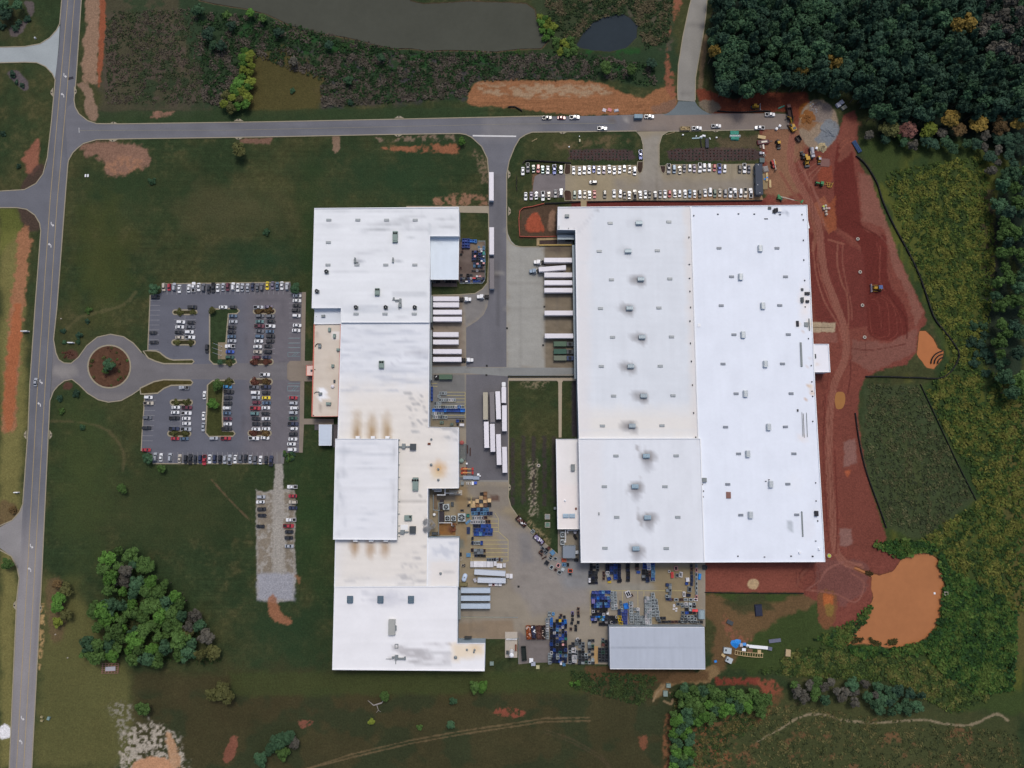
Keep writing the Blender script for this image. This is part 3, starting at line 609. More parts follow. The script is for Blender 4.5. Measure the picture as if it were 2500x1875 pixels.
# east car park
EL = [(1380,426),(1393,426),(1394,404),(1553,403),(1556,420),(1562,425),(1567,420),(1571,408),(1570,354),(1565,334),(1556,321),(1632,321),(1616,331),(1609,354),(1610,406),(1614,420),(1620,425),(1624,420),(1625,401),(1842,400),(1863,488),(1397,491),(1396,470),(1391,464),(1380,463)]
def pel(r):
 r.paint(rect(1394,400,1560,492),(152,140,114),30,10, a=.8); r.paint(rect(1560,330,1612,480),(142,138,130),10,10, a=.8)
 r.paint(rect(1500,440,1860,470),(136,130,122),14,12, a=.7); r.paint([(1680,478),(1870,470),(1870,490),(1690,490)], (150,112,78),4,6, a=.7)
 joints(r, (112,104,88),.35,1395,1860,402,490,26,26); r.streak(.1,40,6,26)
sheet("parking_lot", EL, .08,(146,136,116), pel, 1.6, CONC)
sheet("parking_lot", [(1318,424),(1380,425),(1380,464),(1376,482),(1300,481),(1302,450),(1306,430)], .07,(118,112,112), lambda r: r.streak(.2,20,6,27),1.8, ASPH)
sheet("path", rect(1418,489,1432,508),.085,(156,142,112), None, 1.5, CONC)
sheet("path", [(1862,424),(1876,424),(1874,462),(1863,462)], .08,(142,126,96), None, 1.5, CONC)
# small yard by the west works
sheet("concrete_pad", [(1119,590),(1184,590),(1184,682),(1177,692),(1122,692),(1120,684),(1116,684),(1116,700),(1056,700),(1056,680),(1116,680)], .07,(110,98,92), lambda r: (r.streak(.3,8,8,28), r.paint(rect(1120,640,1170,665),(92,80,74),4,6, a=.7), r.paint(rect(1150,588,1180,610),(132,118,98),4,4, a=.7)),1.4, CONC)
# grass islands and their kerbs
TURF = mat("turf", (1,1,1),.95, var=.28, scale=1.1, attr=True, bump=.15, spec=.1)
KERB = mat("kerb concrete", L3(150,142,122),.85, var=.12, scale=.6)
def kerb(pts, wd=.55, closed=False, h=.17):
 W = [P(x, y)[:2] for x, y in pts]
 return tag(MB().ribbon(W, wd, .02, h, closed=closed).build("kerb", KERB), kind="structure")
def island(pts, col=(58,62,38), turf=True, kw=.75):
 sheet("grass" if turf else "mulch_bed", pts, .15, col, lambda r: r.streak(.4,6,5,51),1.3, TURF); kerb(pts, kw, True, .2)
def stad(x0, y0, x1, y1, n=6):
 r = (y1-y0)/2; cy = (y0+y1)/2
 return [(x1-r+r*math.cos(t), cy+r*math.sin(t)) for t in np.linspace(-1.57,1.57, n)]+[(x0+r-r*math.cos(t), cy-r*math.sin(t)) for t in np.linspace(-1.57,1.57, n)]
island([(350,857),(366,856),(382,857),(391,861),(398,867),(406,873),(415,877),(424,879),(470,878),(474,883),(469,888),(400,888),(380,882),(362,874)], (66,66,38))
island([(342,948),(376,932),(400,927),(466,928),(471,934),(467,940),(418,941),(401,948),(385,960),(354,962),(344,962)], (72,66,38))
island([(512,768),(520,755),(578,753),(585,759),(578,766),(558,766),(555,800),(552,840),(552,876),(575,877),(578,885),(570,890),(522,889),(512,879)], (50,64,40))
island([(507,940),(520,929),(570,928),(574,936),(546,941),(543,1000),(544,1053),(570,1053),(574,1059),(569,1065),(511,1066),(502,1056),(505,1000)], (64,68,38))
for a in ((422,757,481,768),(420,830,477,842),(416,977,470,988),(410,1052,466,1065)): island(stad(*a),(58,56,36))
for a in ((619,754,672,766),(612,877,667,890),(611,925,665,939),(606,1051,662,1064)): island(stad(*a),(70,54,44), False)
island([(1380,464),(1391,465),(1395,470),(1396,490),(1379,490),(1376,470)], (76,58,50), False, .5); island([(1380,400),(1393,402),(1393,424),(1384,427),(1377,424)], (72,58,50), False, .5)
island([(1557,395),(1570,395),(1570,410),(1567,420),(1562,424),(1557,420),(1555,410)], (64,52,44), False, .5); island([(1611,405),(1625,405),(1624,419),(1620,424),(1614,419)], (64,52,48), False, .5)
sheet("concrete_pad", rect(532,836,551,877),.22,(136,124,102), None, 1.5, CONC)
island(ell(267,895,52,52,30),(86,62,48), False, .8)
for pts in ([(186,193),(181,245),(184,262),(193,278),(214,294.5),(236,302),(295,302.6),(650,297.6),(950,291.6),(1270,284.6),(1330,283.5)],
  [(166,400),(168,391),(178,373),(190,361.5),(204,350.6),(236,341),(295,339.4),(650,334.4),(950,328.5),(1122,326),(1137,328.5),(1151,335),(1176,358),(1190,387),(1193,425),(1193,500)],
  [(1237,600-30),(1237,425),(1243,393),(1257,358),(1269,338),(1283,329),(1299,323),(1553,320),(1565,334),(1570,354),(1571,405)], [(1609,405),(1609,354),(1616,331),(1632,321),(1848,317)],
  [(1237,570),(1240,582),(1249,595),(1260,601),(1275,603),(1320,603)], [(166,400),(159,490),(139,755),(131,829),(137,862),(144,878),(156,886),(174,887),(192,872),(212,844),(238,823),(270,816),(302,822),(326,838),(346,861)],
  [(78,1875),(102,1410),(122,979),(131,955),(142,942),(157,930),(176,926),(194,940),(214,960),(240,976),(265,982),(296,978),(322,964),(344,949)],
  [(200,-20),(193,90),(186,193)], [(-20,116),(60,114),(98,107),(122,92),(138,74),(146,58),(151,0)], [(-20,154),(60,152),(90,153),(112,163),(128,180),(135,195),(126,296),(116,384),(105,425),(88,448),(60,463),(-20,468)],
  [(-20,507),(40,507),(65,511),(85,525),(97,545),(100,563),(86,750),(73,940),(69,1047),(56,1230),(48,1250),(30,1270),(-10,1288)], [(-10,1337),(28,1358),(42,1385),(47,1412),(41,1465),(23,1875)],
  [(1241,928),(1242,1190),(1241,1214),(1247,1236),(1263,1259),(1300,1299),(1330,1326),(1361,1353)], [(395,693),(709,689)], [(367,720),(361,857)], [(354,964),(347,1060),(345,1101)], [(373,1132),(668,1132)],
  [(1697,245),(1698,190),(1704,155),(1716,88),(1723,38),(1726,0)], [(1655,245),(1654,215),(1656,160),(1667,90),(1682,20),(1687,0)],
  [(1056,721),(1120,719.5),(1160,716.5),(1178,705.5),(1190,690),(1193,640),(1193,522)]): kerb(pts)
# painted marks
WHITE = mat("white paint", L3(205,205,205),.6, var=.15, scale=2.0); YEL = mat("yellow paint", L3(168,148,104),.6, var=.2, scale=1.0); YEL2 = mat("bay yellow paint", L3(176,164,112),.6, var=.2, scale=1.0)
FADE = mat("worn paint", L3(146,148,152),.7, var=.2, scale=1.0); TEALP = mat("blue green paint", L3(110,140,144),.7)
def lines(segs, m, wd=.16, z=.105, name="road_marking"):
 mb = MB()
 for sg in segs: mb.ribbon([P(x, y)[:2] for x, y in sg], wd, z-.004, z)
 return tag(mb.build(name, m), kind="structure")
YL = [(171,-60),(166,0),(144,245),(122.6,490),(91.6,950),(66.5,1410),(40.5,1875),(37,1940)]; YR = [(187,-60),(182,0),(162,245),(140,490),(110,950),(84,1410),(58,1875),(54,1940)]
lines([YL, YR], YEL, .28)
lines([[(192,318.5),(560,318),(950,309.5),(1250,303),(1500,301)]], mat("faint yellow paint", L3(130,126,112),.7, var=.2, scale=.6),.22)
lines([[(1154,331.5),(1260,333)], ], WHITE, .9); lines([[(193,312),(193.5,324)]], WHITE, .3)
def arrow(x, y, s):
 mb = MB(); L = lambda u, v: P(x+u*s[0], y+v*s[1])[:2]
 mb.ribbon([L(-3,-7), L(-3,-1), L(-1.5,2), L(2,3)], .42,.10,.104)
 a, b, c = L(1.5,-1.5), L(6.5,3.5), L(1,7.5)
 mb.prism([a, b, c], .10,.106)
 return tag(mb.build("road_marking", WHITE), kind="structure")
for x, y, k in ((158.6,184.6,1),(153.6,232.4,-1),(127.6,547.7,1),(122.3,598.8,-1),(100.4,932.5,1),(96.6,987.3,-1),(76.8,1333.5,1),(73,1390.5,-1),(55,1753.3,1),(51.4,1811,-1)): arrow(x, y, (k*.8, k*.8))
S = []
for i in range(27): x = 396.5+i*11.8; S.append([(x, 694),(x, 719)]) if x < 706 else 0
for i in range(27): x = 374+i*12.1; S.append([(x, 1104),(x, 1131)]) if x < 690 else 0
for i in range(12): S.append([(367-i*.5,733.5+i*12),(392-i*.5,733.5+i*12)])
for i in range(9): S.append([(353.5-i*.9,977+i*12.4),(380.5-i*.9,977+i*12.4)])
for i in range(5): S.append([(425,780.5+i*12.3),(479,780.5+i*12.3)])
for i in range(6): S.append([(416,1002+i*12.6-12),(468,1002+i*12.6-12)])
for i in range(9): S.append([(621,765+i*12.3),(672,765+i*12.3)]); S.append([(614,950+i*12.6),(664,950+i*12.6)])
for i in range(15): S.append([(706,716+i*12.1),(733,716+i*12.1)]) if i < 13 else 0
for i in range(13): S.append([(702,942+i*12.8),(729,942+i*12.8)])
S += [[(452,769),(452,830)], [(440.5,988),(440,1052)], [(646,766),(640,877)], [(637,940),(633,1051)]]
lines(S, FADE, .16)
lines([[(703, y),(732, y)] for y in (826,838,848,860,870,936,943,954,966)]+[[(703,860),(703,870)], [(712,870),(724,860)], [(718,870),(730,860)], [(702,943),(702,954)], [(712,954),(722,943)], [(718,954),(728,943)]], TEALP, .2)
lines([[(x, 404),(x, 427)] for x in np.arange(1394,1552,11.9)]+[[(x, 402),(x, 425)] for x in np.arange(1626,1840,12.1)]+[[(x, 466),(x, 489)] for x in np.arange(1397,1840,12)], mat("pale paint", L3(158,150,132),.7, var=.2),.14)
Y = []
for i, y in enumerate((957.5,965.5,973.5,981.5,989.5,998,1006,1014,1022)): Y.append([(1090 if i < 4 else 1060, y),(1136, y)])
Y += [[(1135.6,957),(1135.6,1022)], [(1052,936),(1068,936)], [(1052,943.5),(1068,943.5)], [(1055,1022),(1136,1022)]]
for i, y in enumerate((1267,1277.5,1287.5,1297.5)): Y.append([(1195, y),(1217, y)])
for y in (1318.5,1328.5,1339,1349,1359.5,1369.5): Y.append([(1150, y),(1240.5, y)])
Y += [[(1150.3,1213),(1150.3,1369)], [(1240.5,1318),(1240.5,1370)], [(1208,1252),(1217,1266),(1217,1298),(1240,1318)], [(1112,1508),(1266,1507)],
  [(1440,1442),(1665,1442)], [(1519.5,1442),(1519.5,1480)], [(1557,1442),(1557.5,1486)], [(1572,1442),(1572,1460)], [(1441,1442),(1441,1528)]]
lines(Y, YEL2,.26,.12)
for x, y, f in ((277,301.5,1),(275,342.5,-1),(582,294,1),(582,337,-1),(974,287,1),(971,330,-1),(1373,323.5,-1),(1747,319,-1)):
 W = [P(x+u, y+v*f)[:2] for u, v in ((-11,2),(-3,-3.5),(4,-3.5),(13,2))]; mb = MB(); mb.prism(W, 0,.16); mb.box((*P(x, y-1.4*f)[:2], .17),(.7,.7,.06), m=1)
 tag(mb.build("drain_inlet", [KERB, mat("dark iron", (.02,.02,.02),.7)]), "flat concrete storm drain inlet set along the kerb of the cross road", "storm drain", "storm drain inlets along the cross road")
for x, y, f in ((128,226,-1),(183,223,1),(63,1062,-1),(123,1062,1),(37,1478,-1),(98,1484,1),(1242,426,1),(1243,516,1),(1243,1190,1)):
 W = [P(x+v*f, y+u)[:2] for u, v in ((-12,-2),(3,4),(-4,4),(11,-2))]; W = [P(x+v*f, y+u)[:2] for u, v in ((-12,-2),(-4,4),(4,4),(11,-2))]; mb = MB(); mb.prism(W, 0,.16); mb.box((*P(x+1.4*f, y)[:2], .17),(.7,.7,.06), m=1)
 tag(mb.build("drain_inlet", [KERB, mat("dark iron", (.02,.02,.02),.7)]), "flat concrete storm drain inlet beside the kerb of a road running up and down", "storm drain", "storm drain inlets along the upright roads")
for x, y in ((1237.8,801.5),(1329,749),(1326,843),(1266,1432),(1187.5,915.9),(1188.5,893)):
 mb = MB(); q = P(x, y); mb.box((q[0], q[1], .13),(1.1,1.1,.05)); tag(mb.build("drain_cover", mat("dark iron", (.02,.02,.02),.7)), "dark square drain cover set in the yard paving", "drain cover", "drain covers in the yard")
# ------------------------------------------------------------------ buildings
ROOF = mat("white roof membrane", (1,1,1),.6, var=.02, scale=.6, attr=True, var2=.02, scale2=.05, spec=.25)
WALLW = mat("pale wall cladding", L3(196,202,206),.6, var=.05, scale=.4); WALLG = mat("grey wall cladding", L3(140,150,158),.6, var=.06, scale=.4)
REDT = mat("red trim", L3(196,108,92),.6, var=.08); BRICKW = mat("office wall", L3(150,90,78),.8, var=.1)
RIM = mat("white roof edge", L3(232,235,238),.5, var=.04); GALV = mat("galvanised metal", L3(150,164,172),.45,.35, var=.1); GREYM = mat("grey metal", L3(128,136,138),.5,.2, var=.1)
GLASSD = mat("dark opening", L3(28,30,34),.4, var=0); STEELB = mat("blue grey roof steel", L3(158,180,196),.45,.2, var=.05); UNIT = mat("unit grey green", L3(128,146,140),.55,.1, var=.08); CREAM = mat("cream roof", (1,1,1),.7, var=.03, attr=True)
BLACKM = mat("black rubber", L3(26,26,28),.7, var=.1); DARKG = mat("dark grey metal", L3(70,76,80),.5,.2, var=.1); RUST = mat("rust stained steel", L3(112,66,48),.8, var=.3)
SKYL = mat("skylight panel", L3(158,166,170),.35, var=.05, spec=.5)
def wpoly(pts, z): return [P(x, y, z)[:2] for x, y in pts]
def walls(root, pts, z, m, rim=RIM, ph=.45, name="wall", rw=.45):
 W = wpoly(pts, z); org = root.location
 MB().prism(W, -.3, z-.02, cap=False).build(name, m, root, org)
 if rim: MB().ribbon(W, rw, z-.3, z+ph, closed=True).build("parapet", rim, root, org)
def roof(root, pts, z, col, painter=None, m=None, step=1.5, name="roof", var=.05): return sheet(name, pts, z, col, painter, step, m or ROOF, root, root.location, None, var=var)
def part(root, name, mb, m): return mb.build(name, m, root, root.location)
def skylight(root, x, y, z, wx=12, wy=6, m=SKYL, h=.35):
 q = P(x, y, z); mb = MB(); a, b = wx*MPX, wy*MPX
 mb.box((q[0], q[1], z+h/2),(a, b, h), m=1); mb.box((q[0], q[1], z+h+.05),(a*.94, b*.9,.12), top=.9)
 for k in (-.25,0,.25): mb.box((q[0]+a*k, q[1], z+h+.12),(.08, b*.86,.06), m=1)
 return part(root, "skylight", mb, [m, GREYM])
def ridgevent(root, x, y, z, wx, wy, m=GALV, h=1.5):
 q = P(x, y, z+h); a, b = wx*MPX/2, wy*MPX/2; mb = MB()
 mb.box((q[0], q[1], z+h*.35),(a*1.7, b*1.7, h*.7), m=1)
 pr = [(-1, h*.65),(-.62, h),(.62, h),(1, h*.65),(1, h*.5),(-1, h*.5)]; vs = []
 if a >= b:
  for e in (-a, a): vs += [(q[0]+e, q[1]+u*b, z+v) for u, v in pr]
 else:
  for e in (-b, b): vs += [(q[0]+u*a, q[1]-e, z+v) for u, v in pr]
 n = 6; mb.add(vs, [(i, n+i, n+(i+1) % n, (i+1) % n) for i in range(n)]+[tuple(range(n)), tuple(range(2*n-1, n-1,-1))])
 for k in (-.5,0,.5):
  if a >= b: mb.box((q[0]+a*k, q[1], z+h+.02),(.08, b*1.2,.05), m=1)
  else: mb.box((q[0], q[1]+b*k, z+h+.02),(a*1.2,.08,.05), m=1)
 return part(root, "roof_vent", mb, [m, GREYM])
def aircon(root, x, y, z, wx, wy, m=UNIT, h=1.5, fans=2):
 q = P(x, y, z+h); a, b = wx*MPX, wy*MPX; mb = MB()
 mb.box((q[0], q[1], z+.12),(a*1.02, b*1.02,.24), m=1); mb.box((q[0], q[1], z+.24+h*.43),(a, b, h*.86))
 mb.box((q[0]-a*.02, q[1]-b*.22, z+h+.1),(a*.8, b*.34,.3))
 r = min(a, b)*.2
 for k in range(fans):
  f = (q[0]+(k-(fans-1)/2)*a*.45, q[1]+b*.3) if b >= a else (q[0]+a*.3, q[1]+(k-(fans-1)/2)*b*.45)
  mb.tube((*f, z+h),(*f, z+h+.22), r*1.15, r*1.05,12,0, False); mb.tube((*f, z+h),(*f, z+h+.06), r, r, 12,1)
 return part(root, "air_conditioner", mb, [m, BLACKM])
def dome(root, x, y, z, r, m=GREYM, h=1.0, name="vent_dome"):
 q = P(x, y, z+h); r *= MPX; mb = MB()
 mb.tube((q[0], q[1], z),(q[0], q[1], z+h*.7), r*.75, r*.75,14); mb.tube((q[0], q[1], z+h*.6),(q[0], q[1], z+h*.8), r, r, 14); mb.tube((q[0], q[1], z+h*.8),(q[0], q[1], z+h*1.1), r, r*.35,14)
 return part(root, name, mb, m)
def fanhood(root, x, y, z, r, m=GREYM):
 q = P(x, y, z+1.2); r *= MPX; mb = MB()
 mb.box((q[0]+.25, q[1]-.3, z+.3),(r*2, r*2,.6)); mb.tube((q[0], q[1], z+.5),(q[0], q[1], z+1.3), r*1.05, r*1.1,16,0, False); mb.tube((q[0], q[1], z+.5),(q[0], q[1], z+.7), r, r, 16,1); mb.tube((q[0], q[1], z+.7),(q[0], q[1], z+1.0), r*.5, r*.3,12)
 return part(root, "exhaust_fan", mb, [m, BLACKM])
def rbox(root, name, x0, y0, x1, y1, z, h, m, z0=None):
 a = P(x0, y0, z+h); b = P(x1, y1, z+h); mb = MB()
 mb.box(((a[0]+b[0])/2,(a[1]+b[1])/2, z+h/2),(abs(b[0]-a[0]), abs(b[1]-a[1]), h), top=.96); return part(root, name, mb, m)
def pipe(root, pts, z, r, m, name="pipe"):
 mb = MB(); W = [P(x, y, z+(zz or 0)) for x, y, zz in [(p+(0,))[:3] for p in pts]]
 for a, b in zip(W, W[1:]): mb.tube(a, b, r, r, 8)
 return part(root, name, mb, m)
# --- west works
Z1 = 10.5
wf = empty("factory_building", P(940,1060),0, "long white roofed factory with a beige office strip and a raised hall", "factory")
NB = [(768.3,509.3),(1120.3,506.7),(1121,576.7),(1049,576.7),(1048,787),(833.5,787),(833,751.5),(762.4,752.4)]
def stains(r, n, x0, x1, y0, y1, col, a, sx=(20,70), sy=(1.5,5)):
 for k in range(n): r.blob(RNG.uniform(x0, x1), RNG.uniform(y0, y1), RNG.uniform(*sx), RNG.uniform(*sy), col, RNG.uniform(.3,1)*a, .5,12)
def seams(r, x0, x1, ys, col=(196,202,208), a=.5):
 for y in ys: r.stroke([(x0, y),(x1, y)], .9, col, a, .6)
def pn(r):
 r.streak(.07,150,2.5,61); r.streak(.35,90,3,62, None, .66,(176,180,186))
 stains(r, 16,900,1110,515,562,(168,172,176),.7,(30,70)); stains(r, 10,890,1045,550,566,(158,162,168),.6,(30,60),(1,3)); stains(r, 14,770,1040,738,765,(170,178,188),.6)
 seams(r, 836,1047,(775,779)); r.stroke([(1049,545),(1049,576)], 1.2,(200,206,210),.8); seams(r, 960,1040,(715,718,722),(170,176,182),.5)
 r.blob(876,638,18,8,(150,156,166),.8); r.blob(972,638,16,6,(160,166,174),.7); r.stroke(spline([(970,582),(1000,580),(1046,577)], 4),1,(176,182,186),.6)
 for x in (835,900,965,1030): r.stroke([(x, 512),(x-1,785)], .8,(208,212,216),.4)
roof(wf, NB, Z1,(226,230,233), pn); walls(wf, NB, Z1, WALLW)
MBK = [(833.5,787),(1048,787),(1046,1042.6),(1119,1044),(1119,1191.7),(1044.4,1192.3),(1042.5,1433),(817,1433),(825.5,1070)]
def pmid(r):
 r.paint([(830,940),(1120,940),(1120,1440),(810,1440)], (226,221,212),50,10,20,.9,.03)
 r.streak(.08,120,2.5,63); r.streak(.6,70,2.6,64, [(825,790),(1050,790),(1048,950),(825,960)], .52,(182,188,198))
 r.streak(.7,10,2.2,65, [(985,955),(1042,955),(1042,1042),(1000,1045)], .5,(150,152,156)); r.streak(.7,40,2,66, [(1000,1045),(1118,1045),(1118,1080),(1010,1070)], .5,(160,164,168))
 r.streak(.7,26,2.2,67, [(985,1340),(1040,1330),(1040,1425),(975,1425)], .52,(168,168,170)); r.streak(.5,60,2.5,68, [(860,1400),(1010,1400),(1010,1432),(830,1432)], .55,(176,176,178))
 for x, y in ((872,1045),(908,1050),(945,1048)): r.blob(x, y, 18,50,(176,150,112),.9,.3,14,.8); r.blob(x, y+14,10,24,(150,122,86),.8)
 for x, y in ((866,1335),(904,1338),(940,1336)): r.blob(x, y, 15,34,(170,140,104),.9,.3,12,.8)
 r.blob(1072,1145,26,26,(206,164,104),.95,.3,10,.9); r.blob(1066,1160,20,16,(220,200,160),.7); r.blob(1020,860,40,10,(160,162,170),.6)
 seams(r, 975,1040,(1194,1224,1254),(186,182,176),.9); r.stroke([(1034,1192),(1040,1290)], 1,(180,176,170),.8); r.stroke(spline([(1022,1195),(1030,1240),(1006,1255)], 4),1,(150,146,142),.7)
 r.stroke(spline([(940,892),(962,884),(990,868),(1030,858)], 5),1.6,(192,196,204),.9); r.blob(1030,870,34,8,(168,172,182),.6); r.blob(1010,888,40,5,(172,176,184),.6)
roof(wf, MBK, 9.6,(222,226,231), pmid); walls(wf, MBK, 9.6, WALLW)
HALL = [(820,1071.5),(971.5,1072),(968.6,1317.5),(814.5,1316.5)]
def phall(r):
 r.streak(.06,90,2.5,69); r.streak(.5,100,3,70, None, .6,(190,196,204)); stains(r, 12,822,845,1090,1310,(172,178,186),.6,(5,12),(8,30)); stains(r, 10,840,960,1085,1110,(180,186,194),.6)
 seams(r, 816,970, range(1080,1316,8),(214,217,221),.5); stains(r, 8,955,964,1080,1300,(176,180,184),.5,(3,6),(20,50))
roof(wf, HALL, 13.2,(226,229,233), phall); walls(wf, HALL, 13.2, WALLG)
SA = [(1045,1313.5),(1120,1313.5),(1118.5,1431.5),(1043,1431.5)]
def psa(r): r.streak(.06,60,2.5,71); r.streak(.7,14,8,72, rect(1053,1322,1116,1368),.42,(192,197,206)); r.paint(rect(1050,1370,1118,1430),(228,223,216),6,6, a=.8, var=.03); r.streak(.5,50,2,73, rect(1080,1390,1118,1400),.5,(170,170,172))
roof(wf, SA, 9.4,(226,228,230), psa); walls(wf, SA, 9.4, STEELB)
SB = [(817,1433),(1117.5,1431.7),(1116,1570.5),(1184,1570.5),(1183.2,1637),(812,1634)]
def psb(r):
 r.streak(.04,150,2.5,74); r.blob(945,1460,50,26,(196,198,206),.9); r.blob(1010,1462,44,24,(214,216,222),.7); r.streak(.6,40,2.5,75, rect(880,1440,990,1480),.52,(196,198,204))
 r.streak(.8,60,2.6,76, [(955,1575),(1100,1570),(1100,1632),(945,1632)], .46,(176,174,176)); r.paint([(1100,1573),(1182,1573),(1182,1600),(1110,1612)], (228,212,184),10,10,12,.85,.05); r.blob(1160,1580,20,14,(212,184,140),.6)
 seams(r, 1010,1100,(1574,1594,1611,1616,1623),(166,166,168),.6); r.stroke([(1097,1573),(1097,1624)], 1,(190,190,190),.6)
roof(wf, SB, Z1,(232,233,235), psb); walls(wf, SB, Z1, STEELB)
OF = [(769,757),(833,753),(832.5,790),(767.6,791)]
roof(wf, OF, 7.4,(208,214,220), lambda r: r.streak(.1,40,3,77)); walls(wf, OF, 7.4, BRICKW)
OG = [(767.6,791),(832.5,790),(826,1016.5),(762,1017)]
def pof(r):
 r.streak(.08,40,5,78); stains(r, 14,770,825,800,1010,(192,178,160),.6,(8,20),(6,24)); r.paint(rect(776.5,946.5,796,971),(240,244,248),.8,0, a=1, var=.02); r.paint(rect(808,812,829,826),(226,224,222),.8,0, a=.9, var=.02)
 for s in ([(776,943),(790,943)], [(776,971),(806,971)], [(777,971),(777,982)], [(782,971),(782,981)], [(796,957),(800,957)]): r.stroke(s, 1.2,(238,240,242),.9,.5)
 for s in ([(772,800),(778,860),(774,900),(772,930)], [(770,1003),(800,1001)], [(782,990),(782,1008),(826,1008)], [(767,962),(773,978),(778,983),(795,980),(800,983)]): r.stroke(s, .9,(140,128,118),.6,.5)
roof(wf, OG, 7.0,(206,196,182), pof, CREAM); walls(wf, OG, 7.0, BRICKW, REDT, .5, rw=.5)
EN = [(748.5,892),(765,891.5),(764.5,917),(748,917)]
roof(wf, EN, 4.2,(226,200,190), None, CREAM, name="entrance_roof"); walls(wf, EN, 4.2, BRICKW, REDT, .35, "entrance_wall", .35)
LB = rect(823,788,832,792)
# open annex roof over the north yard
CP = [(1050.5,580),(1120.5,580),(1119,682.5),(1051.5,682.5)]
roof(wf, CP, 7.4,(218,229,238), lambda r: (r.streak(.05,3,40,79), r.streak(.5,20,3,80, rect(1052,580,1119,596),.5,(190,198,206)), seams(r, 1052,1119,(620,642),(190,200,208))), name="canopy_roof")
MB().ribbon(wpoly(CP, 7.4),.3,7.0,7.55, closed=True).build("canopy_edge", RIM, wf, wf.location)
for x, y in ((1119.5,584),(1119.5,610),(1119,636),(1118.5,660),(1118,681),(1085,681),(1054,681)):
 q = P(x, y, 7); MB().box((q[0]-.2, q[1], 3.6),(.35,.35,7.2)).build("canopy_post", GREYM, wf, wf.location)
mb = MB(); q0 = P(1117.5,584,3); q1 = P(1116.5,676,3)
for k in range(22):
 t = k/22; mb.box((q0[0]+(q1[0]-q0[0])*t+random.uniform(-.25,.25), q0[1]+(q1[1]-q0[1])*(t+.02),4.6),(.12,1.0,4.6+random.uniform(-.5,.5)))
mb.build("strip_curtain", BLACKM, wf, wf.location)
# docks
for (a, b, z, wd) in (((1052.8,722),(1052.8,787),4.6,1.3),((1052,806),(1052,928),4.6,1.3),((1122.3,1440),(1122,1512),4.2,1.2)):
 MB().ribbon([P(*a, z)[:2], P(*b, z)[:2]], wd, z-.3, z).build("dock_canopy", GREYM, wf, wf.location)
def dockdoor(root, x, y, z=3.6, wy=12, m=None, dx=-.2):
 q = P(x, y, 2); MB().box((q[0]+dx, q[1], 1.9),(.35, wy*MPX, 3.2)).build("dock_door", m or DARKG, root, root.location); MB().box((q[0]+dx+.25, q[1]-wy*MPX*.55,2.1),(.5,.35,3.8)).build("dock_seal", BLACKM, root, root.location)
for y in (729,744,762,779,795,816,835,858,877): dockdoor(wf, 1056.3, y)
for y in (1442,1461,1480,1495): dockdoor(wf, 1122.5, y)
mb = MB(); q = P(1142,1559,5); mb.box((q[0], q[1], 2.3),(3.8,.3,4.4)); mb.build("loading_door", DARKG, wf, wf.location)
for x, y in ((803,537.4),(874,537.4),(944,537.4),(1014,537.4),(802,592),(801,647),(871.6,647),(942,647),(1013,647),(869.5,766.6),(940,766.6),(1011.5,766.6)): skylight(wf, x, y, Z1)
aircon(wf, 964.4,577.2, Z1,12,27); aircon(wf, 920.6,712, Z1,11,17); aircon(wf, 930.7,889.7,9.6,12,18); aircon(wf, 1013.7,1182,9.6,13,30, UNIT, 1.7,3); aircon(wf, 996,1264.6,9.6,17,12)
for x, y in ((796.3,662.3),(773,710.4),(868.4,749.7),(941,749.7),(1012,749.7)): fanhood(wf, x, y, Z1,4.4)
def ductrig(x, y, z, parts, m=GREYM):
 mb = MB()
 for (dx, dy, wx, wy, h) in parts:
  q = P(x+dx, y+dy, z+h); mb.box((q[0], q[1], z+h/2),(wx*MPX, wy*MPX, h), top=.92)
 return part(wf, "duct", mb, m)
ductrig(866,637, Z1,((0,0,5,9,1.2),(0,-6,3,6,1.6),(5,3,7,2,.7))); ductrig(959,636, Z1,((0,0,4,8,1.3),(0,-5,3,6,1.5)))
ductrig(978,738, Z1,((-2,7,8,9,1.6),(-1,-4,5,12,1.4),(-12,-6,18,2,.7),(-17,-10,4,5,.9),(-8,-2,12,1.5,.5),(-4,15,1.4,6,.5)))
ductrig(988,1089,9.6,((-3,0,8,12,1.7),(8,1,16,3,1.0),(18,3,4,13,1.6),(-11,2,8,4,.8))); MB().box((*P(1008,1091,11.5)[:2], 10.5),(3.2,3.4,1.7)).build("cooling_unit", DARKG, wf, wf.location)
ductrig(984,1299,9.6,((-2,0,10,9,1.7),(8,0,10,3,1.0),(-9,2,6,3,.8))); MB().box((*P(1007,1294,11.5)[:2], 10.5),(3.3,3.8,1.7)).build("cooling_unit", DARKG, wf, wf.location); rbox(wf, "roof_pad", 978,1281,996,1294,9.6,.12, RIM)
for x, y, r in ((1052.6,1134.7,3.3),(1070,1145.6,2.8),(1070,1171.6,3),(1053,1072.5,2.6),(1075.5,1400,3)): dome(wf, x, y, 9.5, r)
for x, y, r in ((1140,1586.5,2.6),(1158.5,1587,2.6),(1157,1592.5,2.2),(1112,1605.5,4)): dome(wf, x, y, Z1, r, GREYM, .8)
rbox(wf, "roof_hatch", 1044,1081,1051,1086,9.6,.6, RUST)
for x in (873,910,945.5): rbox(wf, "wall_hood", x-5,1064.5, x+5,1071,10.2,2.0, RIM)
for x in (867.5,905.6,941.6): rbox(wf, "wall_hood", x-5.5,1317.5, x+5.5,1322.5,10.2,2.0, RIM)
for x in (854,928.3,1003): ridgevent(wf, x, 1464, Z1,14,16, mat("slate grey vent", L3(92,112,126),.5,.2, var=.08),1.3)
rbox(wf, "air_handler", 948,1513,964,1552, Z1,1.9, mat("beige grey unit", L3(164,166,162),.55, var=.06)); rbox(wf, "air_handler", 963,1528,967.5,1540, Z1,1.2, GREYM)
